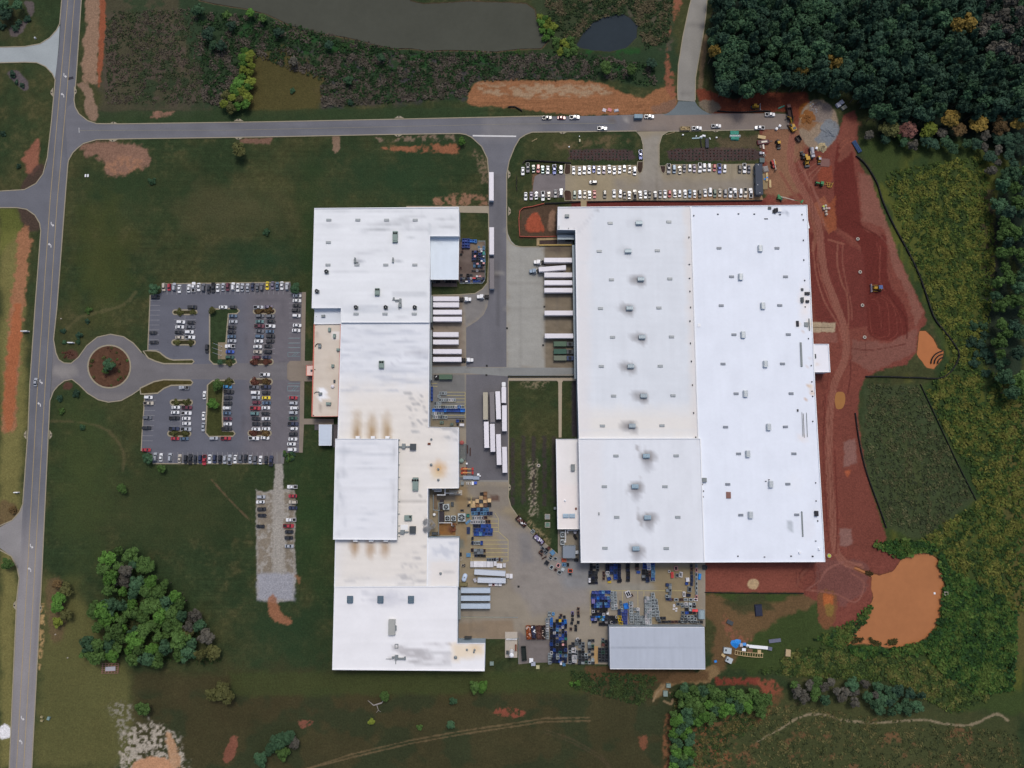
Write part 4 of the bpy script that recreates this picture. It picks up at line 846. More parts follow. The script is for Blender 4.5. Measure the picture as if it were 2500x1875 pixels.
MB().ribbon(wpoly(rect(964.6,1572.5,972,1582), Z1),.3, Z1, Z1+.5, closed=True).build("hatch_kerb", GREYM, wf, wf.location)
ductrig(970,1608, Z1,((-3,-2,8,10,1.5),(8,1,22,4,1.0),(18,0,4,7,1.2),(-11,-2,5,5,1.0),(-21,1,14,1,.4),(-4,9,1.5,9,.4)))
for x, y, wx, wy in ((789,771.5,9,6),(804,804.5,6,9),(816,820,6,10),(780,844.5,7,8),(825.5,853.5,8,6),(812,893,6,7),(781.5,961,8,6),(801.5,985.5,11,7)): aircon(wf, x, y, 7.0, wx, wy, UNIT if x > 800 else GREYM, 1.2,1)
rbox(wf, "roof_hatch", 814,927,818.5,935,7,.5, DARKG); dome(wf, 811.5,943,7,4.2, mat("white vent", L3(214,210,214),.4)); rbox(wf, "roof_hatch", 758,902,763,907,4.2,.4, DARKG); pipe(wf, [(769.5,846,.3),(772,841,.3),(776,839,.3),(784,840,.3)], 7,.22, BLACKM); pipe(wf, [(767,960,.3),(772,957,.3),(780,957,.3)], 7,.2, DARKG)
for x, y in ((772,773),(771,793),(768.5,902),(765,1014)): dome(wf, x, y, 7,1.3, BLACKM, .4, "roof_drain")
for y in (1074,1104,1135,1165,1195,1225,1255,1284,1310): rbox(wf, "downpipe", 972.5, y-.8,976.5, y+.8,9.6,.5, GREYM)
rbox(wf, "wall_pipe", 1046.5,577,1048.5,577.6,9,1, GREYM)
# --- east works
ew = empty("warehouse_building", P(1560,940),0, "older white warehouse with rows of soot ringed roof vents", "warehouse")
EN_ = [(1361.7,506.7),(1685.5,503.7),(1704,1070),(1413.5,1070.6),(1410.7,950),(1405.6,562),(1404,561),(1361.7,561)]
V1 = [(1560.7,543.3),(1534,612.4),(1565,681),(1537.5,752),(1568,822.5),(1540.6,894)]; V2 = [(1572,966.4),(1544,1039.7)]; V3 = [(1578.5,1113.5),(1551,1188),(1581.5,1264),(1553,1340)]
def smut(r, x, y, a, flip, s=1.0, n=0):
 c = (158,162,168) if a < .8 else (132,130,132)
 r.blob(x-flip*10*s, y+1,24*s, 16*s, c, a, .35,10,.6); r.blob(x, y, 12*s, 10*s, (118,118,122), a*.8,.4,6); r.blob(x+2, y+10*s, 12*s, 14*s, c, a*.8,.4,8,.7)
def pen(r):
 r.streak(.04,4,120,81); r.streak(.03,120,3,82)
 r.paint([(1400,1000),(1710,1000),(1710,1072),(1400,1072)], (228,224,216),30,10, a=.8, var=.02); r.paint([(1360,500),(1440,500),(1440,1080),(1400,1080)], (222,220,220),14,8, a=.7, var=.02); r.paint([(1668,500),(1700,500),(1712,1070),(1690,1070)], (220,216,212),10,8, a=.7, var=.02)
 for i, (x, y) in enumerate(V1+V2): smut(r, x, y, (.25,.3,.85,.85,.85,.85,.95,.95)[i], 1,1.0)
 r.stroke([(1412,565),(1430,545),(1450,520)], 5,(202,204,208),.7,3,2)
 for k in range(9): r.blob(1447+k*2.4,510+RNG.uniform(0,3),2,3,(72,64,66),.9)
 r.stroke([(1362,509),(1680,506)], 1.4,(196,196,198),.7,.7); r.stroke([(1404,545),(1404.5,561)], 1,(150,150,150),.7); seams(r, 1408,1700, range(540,1066,34),(212,218,224),.3)
roof(ew, EN_, 10.0,(216,222,228), pen); walls(ew, EN_, 10.0, WALLG)
ES = [(1412.8,1071.2),(1709,1070.8),(1719,1372.5),(1418.7,1373)]
def pes(r):
 r.streak(.04,4,120,83)
 for x, y in V3: smut(r, x, y, .95,-.2,1.05); r.streak(.7,2.2,26, int(x), rect(x-26, y-26, x+24, y+20),.55,(150,146,146)); r.blob(x+3, y+22,16,18,(164,166,172),.8,.4,7,.7)
 r.paint([(1414,1071),(1470,1071),(1470,1373),(1418,1373)], (222,222,224),16,8, a=.6, var=.02); r.stroke([(1706,1075),(1716,1370)], 3,(196,190,186),.7,1.5,1)
roof(ew, ES, 11.0,(220,225,231), pes); walls(ew, ES, 11.0, WALLG)
EA = [(1358,1072),(1412.5,1072),(1415,1291.5),(1362,1291.5)]
roof(ew, EA, 6.8,(228,226,224), lambda r: (r.streak(.04,5,60,84), r.paint([(1358,1180),(1416,1180),(1416,1292),(1360,1292)], (232,224,220),14,6, a=.7, var=.02), r.stroke([(1360,1136),(1390,1137),(1394,1150)], 1,(190,190,190),.7))); walls(ew, EA, 6.8, WALLG)
for x, y in ((1489.6,545),(1632.8,542),(1463,613.6),(1604.7,612),(1492.8,683),(1635,681),(1466,753),(1608.6,751.8),(1495.5,823.3),(1639.3,822.4),(1468,894.4),(1612,893.8),(1498,966.7),(1643,965.8),(1470.7,1039.6),(1616,1039)): skylight(ew, x, y, 10.0)
for x, y in ((1503.7,1112.9),(1650.8,1112.6),(1475.4,1187.9),(1623.4,1187.9),(1505.8,1262.6),(1654.7,1262.6),(1477,1338.2),(1626.6,1338.8)): skylight(ew, x, y, 11.0)
for x, y in V1+V2: ridgevent(ew, x, y, 10.0,15.5,11)
for x, y in V3: ridgevent(ew, x, y, 11.0,15.5,10.5, mat("blue grey vent", L3(146,170,184),.45,.25, var=.08))
aircon(ew, 1384.5,526.5,10,10,7, GREYM, 1.1,1); rbox(ew, "roof_pipe", 1387.5,556,1389,559,10,.8, GREYM); rbox(ew, "roof_pipe", 1364,551,1365.4,559,10,.3, GREYM)
aircon(ew, 1399,1142,6.8,9,16, GREYM, 1.2,2); dome(ew, 1380,1222,6.8,2.6, RIM, .7); rbox(ew, "roof_hatch", 1404,1239.5,1408.4,1245,6.8,.4, RUST); rbox(ew, "roof_pipe", 1461,1251,1464,1258,11,.6, GREYM)
ridgevent(ew, 1381.5,1259.5,6.8,13.5,10, STEELB, .9); ridgevent(ew, 1397,1259.5,6.8,13.5,10, STEELB, .9)
MB().prism(wpoly([(1397,598),(1405.5,598),(1410,925),(1402.5,925)], 5.6),5.3,5.6).build("dock_canopy", mat("dock canopy steel", L3(134,146,154),.5,.2, var=.12, scale=.5), ew, ew.location)
for y in (611,635,653,671,690,708,726,745,764,783,802,820,839,857,874): dockdoor(ew, 1400+(y-600)*.012, y, m=DARKG, dx=.6)
MB().prism(wpoly([(1361,573),(1403,573),(1403,584.5),(1361,584.5)], 4.2),3.9,4.2).build("entrance_canopy", GALV, ew, ew.location)
for x in (1362,1380,1398): q = P(x, 584,4); MB().box((q[0], q[1], 2),(.25,.25,4)).build("canopy_post", GREYM, ew, ew.location)
MB().box((*P(1388,587,1.6)[:2], 1.2),(3.6,.5,2.4)).build("loading_door", GLASSD, ew, ew.location)
for y in (1082,1112,1142,1174,1204,1234,1295,1325): q = P(1414.5+(y-1082)*.016, y, 7); MB().box((q[0]-.1, q[1], 4.5),(.4,.4,8.5)).build("downpipe", DARKG, ew, ew.location)
# --- the new extension
nx = empty("warehouse_extension", P(1850,940),0, "bright white new warehouse extension beside the red earth site", "warehouse")
EX = [(1686.5,503.7),(1969.6,501.3),(1989,950),(2013.3,1371.3),(1720,1372.3),(1710,1071),(1705,1070)]
def pex(r):
 r.streak(.025,3,160,85); r.stroke([(1700,926),(1988,926)], 1,(206,214,226),.8,.6); r.stroke([(1687,507),(1968,505)], 1.6,(214,220,228),.8,.7)
 for x, y, rx, ry, c in ((1978,790,14,16,(228,214,188)),(1950,793,12,5,(232,214,186)),(1978,945,10,12,(226,206,176)),(1983,960,8,9,(214,176,124)),(1960,1070,20,14,(232,228,228)),(1965,740,20,60,(236,230,226)),(1940,1180,26,40,(230,236,244)),(1975,1290,20,40,(226,230,238))): r.blob(x, y, rx, ry, c, .9,.4,6)
 for k in range(40): r.blob(RNG.uniform(1955,1985), RNG.uniform(780,1000),1.6,1.6,(196,150,100),.7)
 for x, y in ((1912,517),(1921,521),(1905,520)): r.blob(x, y, 5,6,(120,130,146),.9)
 r.paint(rect(1920.5,1274,1937,1296),(182,190,198),1,3,6,.9)
roof(nx, EX, 10.15,(226,233,243), pex); walls(nx, EX, 10.15, WALLW)
BU = [(1986.5,840.4),(2022,840.4),(2025.7,908.5),(1989,908.5)]
roof(nx, BU, 8.0,(232,234,240), lambda r: r.blob(1996,888,8,5,(220,200,180),.7)); walls(nx, BU, 8.0, WALLW)
for x, y in ((1755.4,606),(1786,675.6),(1760.7,746),(1791.7,817),(1765,888.5),(1797,961),(1771.3,1042.6),(1803,1107.8),(1776.6,1182.2),(1808.5,1257.3),(1896.7,606),(1917.6,675.6),(1903.5,745.6),(1924.4,816.7),(1910.2,888.2),(1931.2,960.8),(1917.3,1042),(1938,1107.5),(1923.2,1181.7),(1945,1256.6)): skylight(nx, x, y, 10.15,11.5,5.6, mat("grey skylight panel", L3(130,138,150),.35, var=.05, spec=.5))
for x, y in ((1857.2,605.3),(1809.4,675),(1863.7,745.9),(1815.3,816.5),(1870,888.2),(1821,960.8),(1878,1042.3),(1827,1108),(1883.2,1182.3),(1833.6,1257.5)): ridgevent(nx, x, y, 10.15,11,15.5, mat("pale vent", L3(190,198,202),.45,.25, var=.05),1.5)
BL = mat("black roof bundle", L3(46,48,54),.7, var=.2)
for x, y, a, b in ((1694.4,526,2.2,3.4),(1753,522.5,4,2),(1803.5,521.7,4,2),(1842,522.2,4,2),(1682.4,579,2.6,3.6),(1683.4,645,3.4,2),(1684,679,3.6,2),(1684.7,711,2.2,3.6),(1686.5,750,2.4,3.6),(1685,783.5,2.6,3.6),(1686,838,2.2,3.8),(1688.4,882,2.4,3.6),(1691,940,2.2,4),(1694,1008,2.2,4),(1699,1067.5,2.4,4),(1715,1182.6,2,3.4),(1718,1199,2,3.6),(1717,1213,2,3.6),(1802,1358,3,3),(1867,1360,3.6,2),
  (1958.5,523.5,2.2,3.5),(1961.5,536.7,2.2,3.5),(1962,586.4,2.2,3.8),(1963,634.5,2.4,3.6),(1965,684.5,2.6,3.4),(1966.4,749,2,3.4),(1974.3,826.6,2.2,3.2),(1981,892.4,2.2,3.2),(1982.6,932,2.4,3),(1983,955,3,2),(1984.6,967.5,2.4,3),(1984.8,1028.7,2.4,3),(1948,1002,4,6),(1992,1178.8,2.4,3),(1993,1223,2.4,3),(1997,1272,2.4,3.6),(1992,1321,3.6,1.6),(1932,1358,3.6,3),(1984.5,1358.5,4,3.4),(1877.6,1171.3,3.6,2),(1870,1175,3.6,2),(1904.5,523.5,5,2)):
 tag(rbox(nx, "roof_bracket", x-a/2, y-b/2, x+a/2, y+b/2,10.15,.45, BL))
for x0, y0, x1, y1, h, m in ((1953.5,835,1960,895.5,.7, GREYM),(1958.5,1006,1960.6,1066.5,.5, GREYM),(1961.6,1009,1964.4,1069,.5, DARKG),(1969.6,1007,1971.6,1067.5,.5, GREYM),(1956.5,1248.5,1962,1311,.5, GREYM)): rbox(nx, "roof_purlin", x0, y0, x1, y1,10.15, h, m)
rbox(nx, "roof_sheeting", 1773,1201,1785,1217,10.15,.5, mat("brown board", L3(134,100,92),.8, var=.15)); rbox(nx, "roof_sheeting", 1703,790,1710.5,798,10.15,.3, RIM)
for x, y, a, b, h, m in ((1893,514,5,12,1.0, BL),(1897.5,512,4,10,1.0, BL),(1888,516,3,8,.6, BL),(1879.5,507.5,8,6,.6, DARKG),(1904,512.5,9,8,.9, RIM),(1870.5,534,9,2,.3, BL),(1959,706.5,6,6,.6, DARKG),(1971.5,716,12,7,.9, BL),(1959.5,732,7,13,1.1, DARKG),(1972,735.5,8,6,.9, BL),(1994.5,1254,9,13,1.4, BL),(1947.5,790,7,14,.5, BL),(1969,792,10,11,.5, GREYM),(1976.5,792,3,30,.7, GREYM),(1720,1172,12,11,1.4, GREYM),(1990.5,869.5,5,11,.3, DARKG),(2001,1341,5,5,.9, RIM),(1953,1349.5,5,5,.8, RIM)): rbox(nx, "roof_bundle", x-a/2, y-b/2, x+a/2, y+b/2,10.15 if x != 1990.5 else 8.0, h, m)
mb = MB(); W = wpoly([(1971,529),(1977,557),(1971.5,558)], 5); mb.prism(W, 4.8,5.0); mb.build("wall_awning", RIM, nx, nx.location)
# --- small buildings
def hut(name, pts, z, rc, wm, label, cat, painter=None, rimm=RIM, step=1.0):
 c = [sum(p[0] for p in pts)/len(pts), sum(p[1] for p in pts)/len(pts)]
 r = empty(name, P(*c),0, label, cat); roof(r, pts, z, rc, painter, step=step); walls(r, pts, z, wm, rimm, .12, rw=.25); return r
ms = hut("storage_shed", [(1487.8,1531),(1719.5,1531.5),(1721.5,1633.5),(1489.8,1632.8)], 7.0,(176,184,196), WALLG, "wide open fronted grey metal roofed shed at the bottom edge of the yard", "shed",
 lambda r: (r.streak(.05,2.2,100,86), r.stroke([(1488,1581),(1720,1582)], 1,(150,158,170),.8,.6), [r.stroke([(x, 1531),(x+1,1633)], .7,(168,176,188),.5,.5) for x in range(1490,1720,6)]))
cs = hut("canopy_shelter", [(779,1036.5),(810,1036.5),(809,1087.5),(779,1087.5)], 4.5,(196,208,222), GREYM, "small white canopy shelter on the grass beside the factory wall", "shelter", lambda r: (r.streak(.05,40,3,87), r.stroke([(779,1049),(810,1049)], 1,(170,182,196),.7,.6)))
gs = hut("plant_shed", [(1374.5,1332.5),(1405,1332.5),(1404.5,1362.5),(1374.5,1362.5)], 4.2,(126,136,148), WALLG, "square grey flat roofed plant shed by the lower left corner of the warehouse", "shed", lambda r: r.stroke([(1375,1347),(1404,1347.5)], .9,(110,118,130),.7,.6), GREYM)
MB().box((*P(1408,1348,3)[:2], 3),(1.8,1.8,.4)).build("link_roof", WALLW, gs, gs.location)
so = hut("site_office", [(1844.5,399.5),(1860.5,399),(1862.5,474.5),(1846.5,475)], 3.8,(56,64,78), mat("slate grey siding", L3(86,96,106),.6, var=.06), "long dark roofed portable site office at the end of the car park", "portable office", None, mat("dark roof edge", L3(66,74,88),.6))
for x, y in ((1851.5,402),(1850,451),(1855.5,470.5)): dome(so, x, y, 3.8,1.0, RIM, .3, "roof_vent")
for y in (412,430,450): q = P(1841.6, y, 2); MB().box((q[0]+.15, q[1], 1.9),(.2,1.3,1.0)).build("window", GLASSD, so, so.location)
bs = empty("barrel_shed", P(1713.5,1501),0, "small pale shed with a curved roof beside the storage shed", "shed"); mb = MB(); a = P(1705,1490,2.8); b = P(1722.5,1511.5,2.8)
n = 8; vs = []; cx = (a[0]+b[0])/2; hw = (b[0]-a[0])/2
for y in (a[1], b[1]):
 for i in range(n+1): t = math.pi*i/n; vs.append((cx-hw*math.cos(t), y, 1.7+1.4*math.sin(t)))
mb.add(vs, [(i, i+1, n+2+i, n+1+i) for i in range(n)]); mb.build("roof", mat("pale blue steel", L3(150,168,174),.5,.2, var=.05), bs, bs.location)
MB().box((cx, (a[1]+b[1])/2,.85),(hw*1.98, a[1]-b[1]-.1,1.75)).build("wall", WALLG, bs, bs.location)
# ------------------------------------------------------------------ cars
PAL = {'W': ('white', (.74,.76,.78)), 'S': ('silver', (.42,.45,.49)), 'G': ('grey', (.13,.14,.16)), 'K': ('black', (.016,.018,.022)), 'N': ('navy', (.02,.03,.075)), 'B': ('blue', (.03,.09,.42)), 'R': ('red', (.38,.025,.04)),
  'M': ('maroon', (.12,.022,.04)), 'T': ('beige', (.48,.44,.37)), 'E': ('dark green', (.02,.085,.06)), 'Y': ('yellow', (.78,.6,.03)), 'C': ('bright blue', (.05,.26,.52)), 'L': ('teal', (.12,.23,.23)), 'Z': ('steel blue', (.09,.15,.23)), 'P': ('purple grey', (.18,.16,.22))}
PAINT = {k: mat(v[0]+" car paint", v[1], .35,.25 if k in 'SGZLP' else 0, var=0, coat=.6, spec=.5) for k, v in PAL.items()}
CGLASS = mat("car glass", (.02,.025,.032),.08, var=0, spec=.6); TYRE = mat("tyre", (.02,.02,.02),.85, var=0); LINER = mat("bed liner", (.025,.026,.03),.8, var=.1); LAMPG = mat("lamp lens", (.5,.5,.5),.3, var=0)
KINDS = {'s': ('sedan', 4.75,1.82,1.45,.92), 'u': ('sport_utility_car', 4.75,1.92,1.75,1.05), 'p': ('pickup_truck', 5.7,2.0,1.85,1.12), 'v': ('minivan', 5.1,2.0,1.85,1.05), 'h': ('hatchback', 4.2,1.76,1.5,.95)}
CAB = {'s': (-1.75,1.05,-.95,.35), 'u': (-2.2,1.1,-1.95,.5), 'p': (-.62,1.3,-.5,.75), 'v': (-2.4,1.65,-2.15,.8), 'h': (-1.95,1.0,-1.6,.3)}
def rrect(L, W, r=.38, n=4, x0=0):
 o = []
 for sx, sy, a in ((1,1,0),(-1,1,90),(-1,-1,180),(1,-1,270)):
  for i in range(n+1): t = math.radians(a+90*i/n); o.append((x0+sx*(L/2-r)+r*math.cos(t), sy*(W/2-r)+r*math.sin(t)))
 return o
def ring(mb, levels, m=0, cap=True):
 n = len(levels[0]); vs = [p for l in levels for p in l]; fs = []
 for k in range(len(levels)-1): fs += [(k*n+i, k*n+(i+1) % n, (k+1)*n+(i+1) % n, (k+1)*n+i) for i in range(n)]
 if cap: fs.append(tuple(range((len(levels)-1)*n, len(levels)*n)))
 mb.add(vs, fs, m)
def make_car(k):
 nm, L, W, H, belt = KINDS[k]; root_mb = MB(); x0, x1, x2, x3 = CAB[k]
 def top(x): return belt-(.16 if x > x1 else .0)*min(1,(x-x1)/.6 if x > x1 else 0)-(.05 if x < x0 and k == 's' else 0)
 def lev(z, s, f=None): return [(x*s, y*s, z if f is None else f(x)) for x, y in rrect(L, W, .42)]
 if k != 'p':
  ring(root_mb, [lev(.28,.97), lev(.5,1.0), lev(.75,1.0), lev(0,.985, lambda x: top(x)-.1), lev(0,.93, top)])
 else:
  fr = lambda z, s, f=None: [(.95+(x)*s, y*s, z if f is None else f(x+.95)) for x, y in rrect(L-1.9, W, .4)]
  ring(root_mb, [fr(.35,.97), fr(.6,1), fr(0,.985, lambda x: top(x)-.08), fr(0,.94, top)])
  bx = -L/2+.95
  for s in (-1,1): root_mb.box((bx, s*(W/2-.09),.78),(1.95,.17,.62))
  root_mb.box((-L/2+.06,0,.78),(.12, W-.1,.62)); root_mb.box((bx, 0,.55),(1.9, W-.3,.16))
 hb, ht = W/2*.88, W/2*.72
 B = [(x0,-hb, belt-.02),(x1,-hb, belt-.02),(x1, hb, belt-.02),(x0, hb, belt-.02)]; T = [(x2,-ht, H),(x3,-ht, H),(x3, ht, H),(x2, ht, H)]
 M = [(x2+.12,-ht*.9, H+.05),(x3-.15,-ht*.9, H+.05),(x3-.15, ht*.9, H+.05),(x2+.12, ht*.9, H+.05)]
 root_mb.add(B+T, [(0,1,5,4),(2,3,7,6)], 1); root_mb.add(B+T, [(1,2,6,5),(3,0,4,7)], 0)
 root_mb.add(T+M, [(0,1,5,4),(1,2,6,5),(2,3,7,6),(3,0,4,7),(4,5,6,7)], 0)
 for sx in (-1,1):
  for sy in (-1,1): root_mb.tube((sx*L*.3, sy*(W/2-.22),.33),(sx*L*.3, sy*(W/2+.02),.33),.33,.33,10,2)
 for sy in (-1,1): root_mb.box((x1-.25, sy*(W/2+.02), belt+.08),(.18,.22,.15)); root_mb.box((L/2-.2, sy*(W/2-.35),.66),(.25,.36,.14), m=3)
 o = root_mb.build(nm, [PAINT['W'], CGLASS, TYRE, LAMPG])
 def pane(name, a, b, c, d, off):
  q = [Vector(v) for v in (a, b, c, d)]; ce = sum(q, Vector())/4; q = [ce+(v-ce)*.9 for v in q]; nn = (q[1]-q[0]).cross(q[3]-q[0]).normalized()*off
  mb = MB(); mb.add([v+nn for v in q]+[v-nn for v in q], [(0,1,2,3),(7,6,5,4),(0,4,5,1),(1,5,6,2),(2,6,7,3),(3,7,4,0)]); return mb.build(name, CGLASS, o)
 pane("windscreen", B[1], B[2], T[2], T[1], .03); pane("rear_window", B[3], B[0], T[0], T[3], .03)
 if k == 'p':
  mb = MB(); bx = -L/2+1.03; mb.box((bx, 0,.66),(1.75, W-.36,.06))
  for s in (-1,1): mb.box((bx, s*(W/2-.2),.86),(1.75,.05,.4))
  mb.box((-L/2+.15,0,.86),(.05, W-.4,.4)); mb.box((bx+.86,0,.86),(.05, W-.4,.4)); mb.build("cargo_bed", LINER, o)
 return o
PROTO = {k: make_car(k) for k in KINDS}
ROT = {'r': 0, 'u': math.pi/2, 'l': math.pi, 'd': -math.pi/2}
ORD = "first second third fourth fifth sixth seventh eighth ninth tenth eleventh twelfth thirteenth fourteenth fifteenth sixteenth seventeenth eighteenth nineteenth twentieth".split()
HUM = {'s': 'sedan', 'u': 'sport utility car', 'p': 'pickup truck', 'v': 'minivan', 'h': 'hatchback'}
used_proto = set()
def put_car(k, c, d, x, y, label, group, ang=None):
 pr = PROTO[k]; first = k not in used_proto; used_proto.add(k)
 rz = (ROT[d] if ang is None else ang)+random.uniform(-.035,.035)
 loc = P(x, y, 1.2); loc = (loc[0], loc[1], .1)
 o = pr if first else dup(pr)
 o.location = loc; o.rotation_euler = (0,0, rz); s = random.uniform(.97,1.03); o.scale = (s, s, random.uniform(.95,1.05))
 if first: o.data = pr.data
 o.material_slots[0].link = 'OBJECT'; o.material_slots[0].material = PAINT[c]
 tag(o, label, {'s': 'car', 'u': 'car', 'p': 'pickup truck', 'v': 'minivan', 'h': 'car'}[k], group); return o
ROWS = [
 ("west car park's top row", "left", "uTd399.5,700.5 hRd412,700.5 uSu424.5,700 sWd437,705 sWu460.5,703.5 pWu472,700.5 sWd484.5,700.5 uGu496,701.5 sKd509,706 pKd520,702 sWd531,702.5 sSu544,700 uMd555.5,700 uWu568.5,699 sWd580,701.5 sSu591,701 sSu604,701.5 sNd616,699.5 sGu627.5,701.5 uGu639,700 sYd652,697 sPd665,696.5 sZu676.5,698 sWd687.5,697 uSu700.5,699"),
 ("right pavement column, west car park's upper half", "top", "sWr725,721.5 sWr724.5,733.5 sKr724,745.5 uKr722,757 uWr723.5,770.5 sWr725,794 sWr722.5,806.5"),
 ("upper right block's left column", "top", "pSr631,750 uGr634,771 sLr633.5,784.5 pMr633,796 sGr634,808 uZr633,821 sWr631,832.5 sWr628.5,846 sTr628.5,859 uMl625.5,872.5"),
 ("upper right block's right column", "top", "sPr655,749 uGr659.5,771.5 sKr661,784 pWr660,796 sZl658,809 uKr660,820.5 uKr659,833 sKr653.5,845 uKl653,858.5 sNr650.5,872"),
 ("upper left block's left column", "top", "uWr441,786 sWr438,798 sKr436,811 sTr438,823.5"),
 ("upper left block's right column", "top", "vKr468.5,749.5 sKr466,787 sGr463.5,798 uWr461.5,810.5 pWr463.5,823.5"),
 ("far left column of the west car park", "top", "uKr378,724.5 hKr373,812 sKr375,835.5 uWr361.5,970 pTr362,984.5 uGr359,1019.5 uKr357,1044.5 sRr356.5,1098.5"),
 ("column beside the upper grass island", "top", "sWr544,749.5 hKr569,749.5 sZr568,771 sSr569,785 sKr565.5,798.5 sKr564.5,810 sZl564.5,821.5 sSr566,832 pWl561,845 sBr561,858.5 uEr560.5,872"),
 ("aisle by the grass islands' left kerbs", "top", "uKd505,851 pSl448.5,946 sWu498.5,964.5 sWd496.5,1015.5 sSd495.5,1042.5"),
 ("lower left block's left column", "top", "sWr428.5,994.5 sWr427,1006.8 pKr425,1020.5 pNr424.5,1046.5 sRr426.5,1070.5"),
 ("lower left block's right column", "top", "pMr456,995 pWr454.5,1008.5 sWr454,1021.5 sWr455,1034 pSr454,1047.5 sZr449.5,1071"),
 ("column beside the lower grass island", "top", "sCr555,944 pKr558,956.5 uKr556,971 uKr555.5,984.5 uWl553,996 sZr553.5,1008.5 sMr555,1022 sWr555.5,1035 pKr553,1047 uSr521,1070 pRr551,1070"),
 ("lower right block's left column", "top", "pGr620,945 vWr623,958.5 uSr624,970.5 uMr625.5,982.5 pRr623,996.5 uLr621,1009.5 sKr624,1022 sKr625,1034.5 sWr624.5,1047.5 pWr619.5,1070"),
 ("lower right block's right column", "top", "pNr648.5,944.5 uKr649,958.5 sYr649.5,971 sZl650,983.5 sWr648.5,995.5 sKr648,1009.5 sWl648.5,1022 sKr649.5,1034.5 sWr649,1047 sWr646.5,1069"),
 ("central aisle between the two halves of the west car park", "left", "pWr646.5,914.5"),
 ("right pavement column, west car park's lower half", "top", "sRr715.5,971 uSr716,984 uWl718,996 uSr715.5,1007.5 sEr715,1021 pNr715,1034.5 hWr717,1046.5 uKr715.5,1059.5 sWr714.5,1072 sWr711,1084 uWr712.5,1097.5"),
 ("west car park's bottom row", "left", "uSu378.5,1115.5 sWu392,1116.5 uSu414.5,1116 sTu438,1119.5 uKd452.5,1121.5 pKu464,1121 sKd476,1122 uNd488,1121 pRd498.5,1123 sWd511.5,1120.5 uNd523.5,1120.5 uKd536.5,1121.5 uSd548.5,1122 pSu560.5,1122 sWd573.5,1121 uGd586.5,1120 sKd599,1119.5 sSd610.5,1121 uGd622.5,1123 sWu635.5,1123 sKu649,1123 pNu661.5,1125"),
 ("left side of the gravel lot", "top", "uSr637,1213 sWl635,1225.5 uKr638,1243 sKr639,1258.5 sKl635,1285"),
 ("right side of the gravel lot", "top", "pWl713,1188.5 sRl714,1211 uTl715,1226 sNl714.5,1240 pWl710,1269 pRr704,1284 sKl705.5,1298.5 uKr704.5,1313 sSr705.6,1333.5"),
 ("main road on the left of the site", "top", "sSu85.6,932.5"),
 ("east car park's top left row", "left", "sWd1276.5,417 pNd1288.5,409 sEu1302.5,411 uRd1314,411 sLu1325,413 sWd1337.5,414 pBd1353.5,413 uSd1369.5,413 sWd1400.5,415 sWd1415,416 uWd1426.5,414.5 sWd1438.5,413.5 hBd1450,412 sWd1462.5,414.5 uPd1474.5,414 sWd1488,412 sWd1500,415 sWd1513,413.5 hSd1524.5,410 sTd1537.5,412.5 vWd1549.5,416.5"),
 ("east car park's top right row", "left", "pGd1633,411 vZd1646,412 sTu1660,414 sNd1671,410 hWd1684.5,409 sPd1695.5,410 pWd1709,409 uWd1719.7,408 uWd1731.8,408 hRd1744.8,408.5 pBd1756.8,411 uWd1769.5,411 uKd1806.5,412 pWd1818,410 sNd1829,412.5"),
 ("east car park's bottom row, left of footpath", "left", "sWd1283.5,478.5 sPd1297,477.5 sWu1309.5,476.5 pSd1325.5,478 sTu1340,477 sGd1356,472 uSu1370,469 uEd1403,474.5"),
 ("east car park's bottom row, right of footpath", "left", "uWd1415.5,473.5 sTd1427.5,473.5 sWu1439.5,474.5 sRd1451.5,473.5 uKd1476.5,473.5 sWd1499.5,472 uWd1514.5,472 sKd1525,475 sWu1536.5,475.5 pKu1550,474 sWu1563.5,474.5 sSd1576,474 sKd1586,474 uGu1600,475 sGd1612,473.5 sWd1624,473 hRd1635,472.5 sWu1647.5,471.5 hWd1659.5,471.5 sWu1673,472 sZd1684.5,472 sWu1696.2,472.5 uKd1709,472.5 sWd1722,470 vWd1734,468 uEd1745.5,471.5 sTd1757.8,470 uGd1771,471.5 pWd1783.5,470 pSu1795,470 vWd1808.5,470.5 pTd1820,470 pWu1833.5,470.5"),
 ("open aisle of the east car park", "left", "uGl1448.5,444.5"),("grass beside the east car park's entrance drive", "top", "pBd1564,377"),
 ("upper kerb of the cross road", "left", "pNr1335.5,286.5 sRr1371,286.5 pWr1403,285.5 pSr1585.5,284 pWr1880.5,279"),
 ("lower kerb of the cross road", "left", "pWr1470.5,313 pSr1701.5,312.5 pWr1749,307 pWl1855,311"),
]
import re as _re
for phrase, side, s in ROWS:
 it = [(t[0], t[1], t[2], *map(float, t[3:].split(','))) for t in s.split()]
 cnt = {}
 for q in it: cnt[q[:2]] = cnt.get(q[:2], 0)+1
 seen = {}
 it2 = sorted(it, key=lambda q: q[3] if side == "left" else q[4])
 for k, c, d, x, y in it2:
  seen[(k, c)] = seen.get((k, c),0)+1; n = seen[(k, c)]; base = PAL[c][0]+" "+HUM[k]
  pre = base if cnt[(k, c)] == 1 else f"{ORD[n-1]} {base} from {side}"
  put_car(k, c, d, x, y, f"{pre}, {phrase}", "vehicles parked in the "+phrase if len(it) > 1 else None)
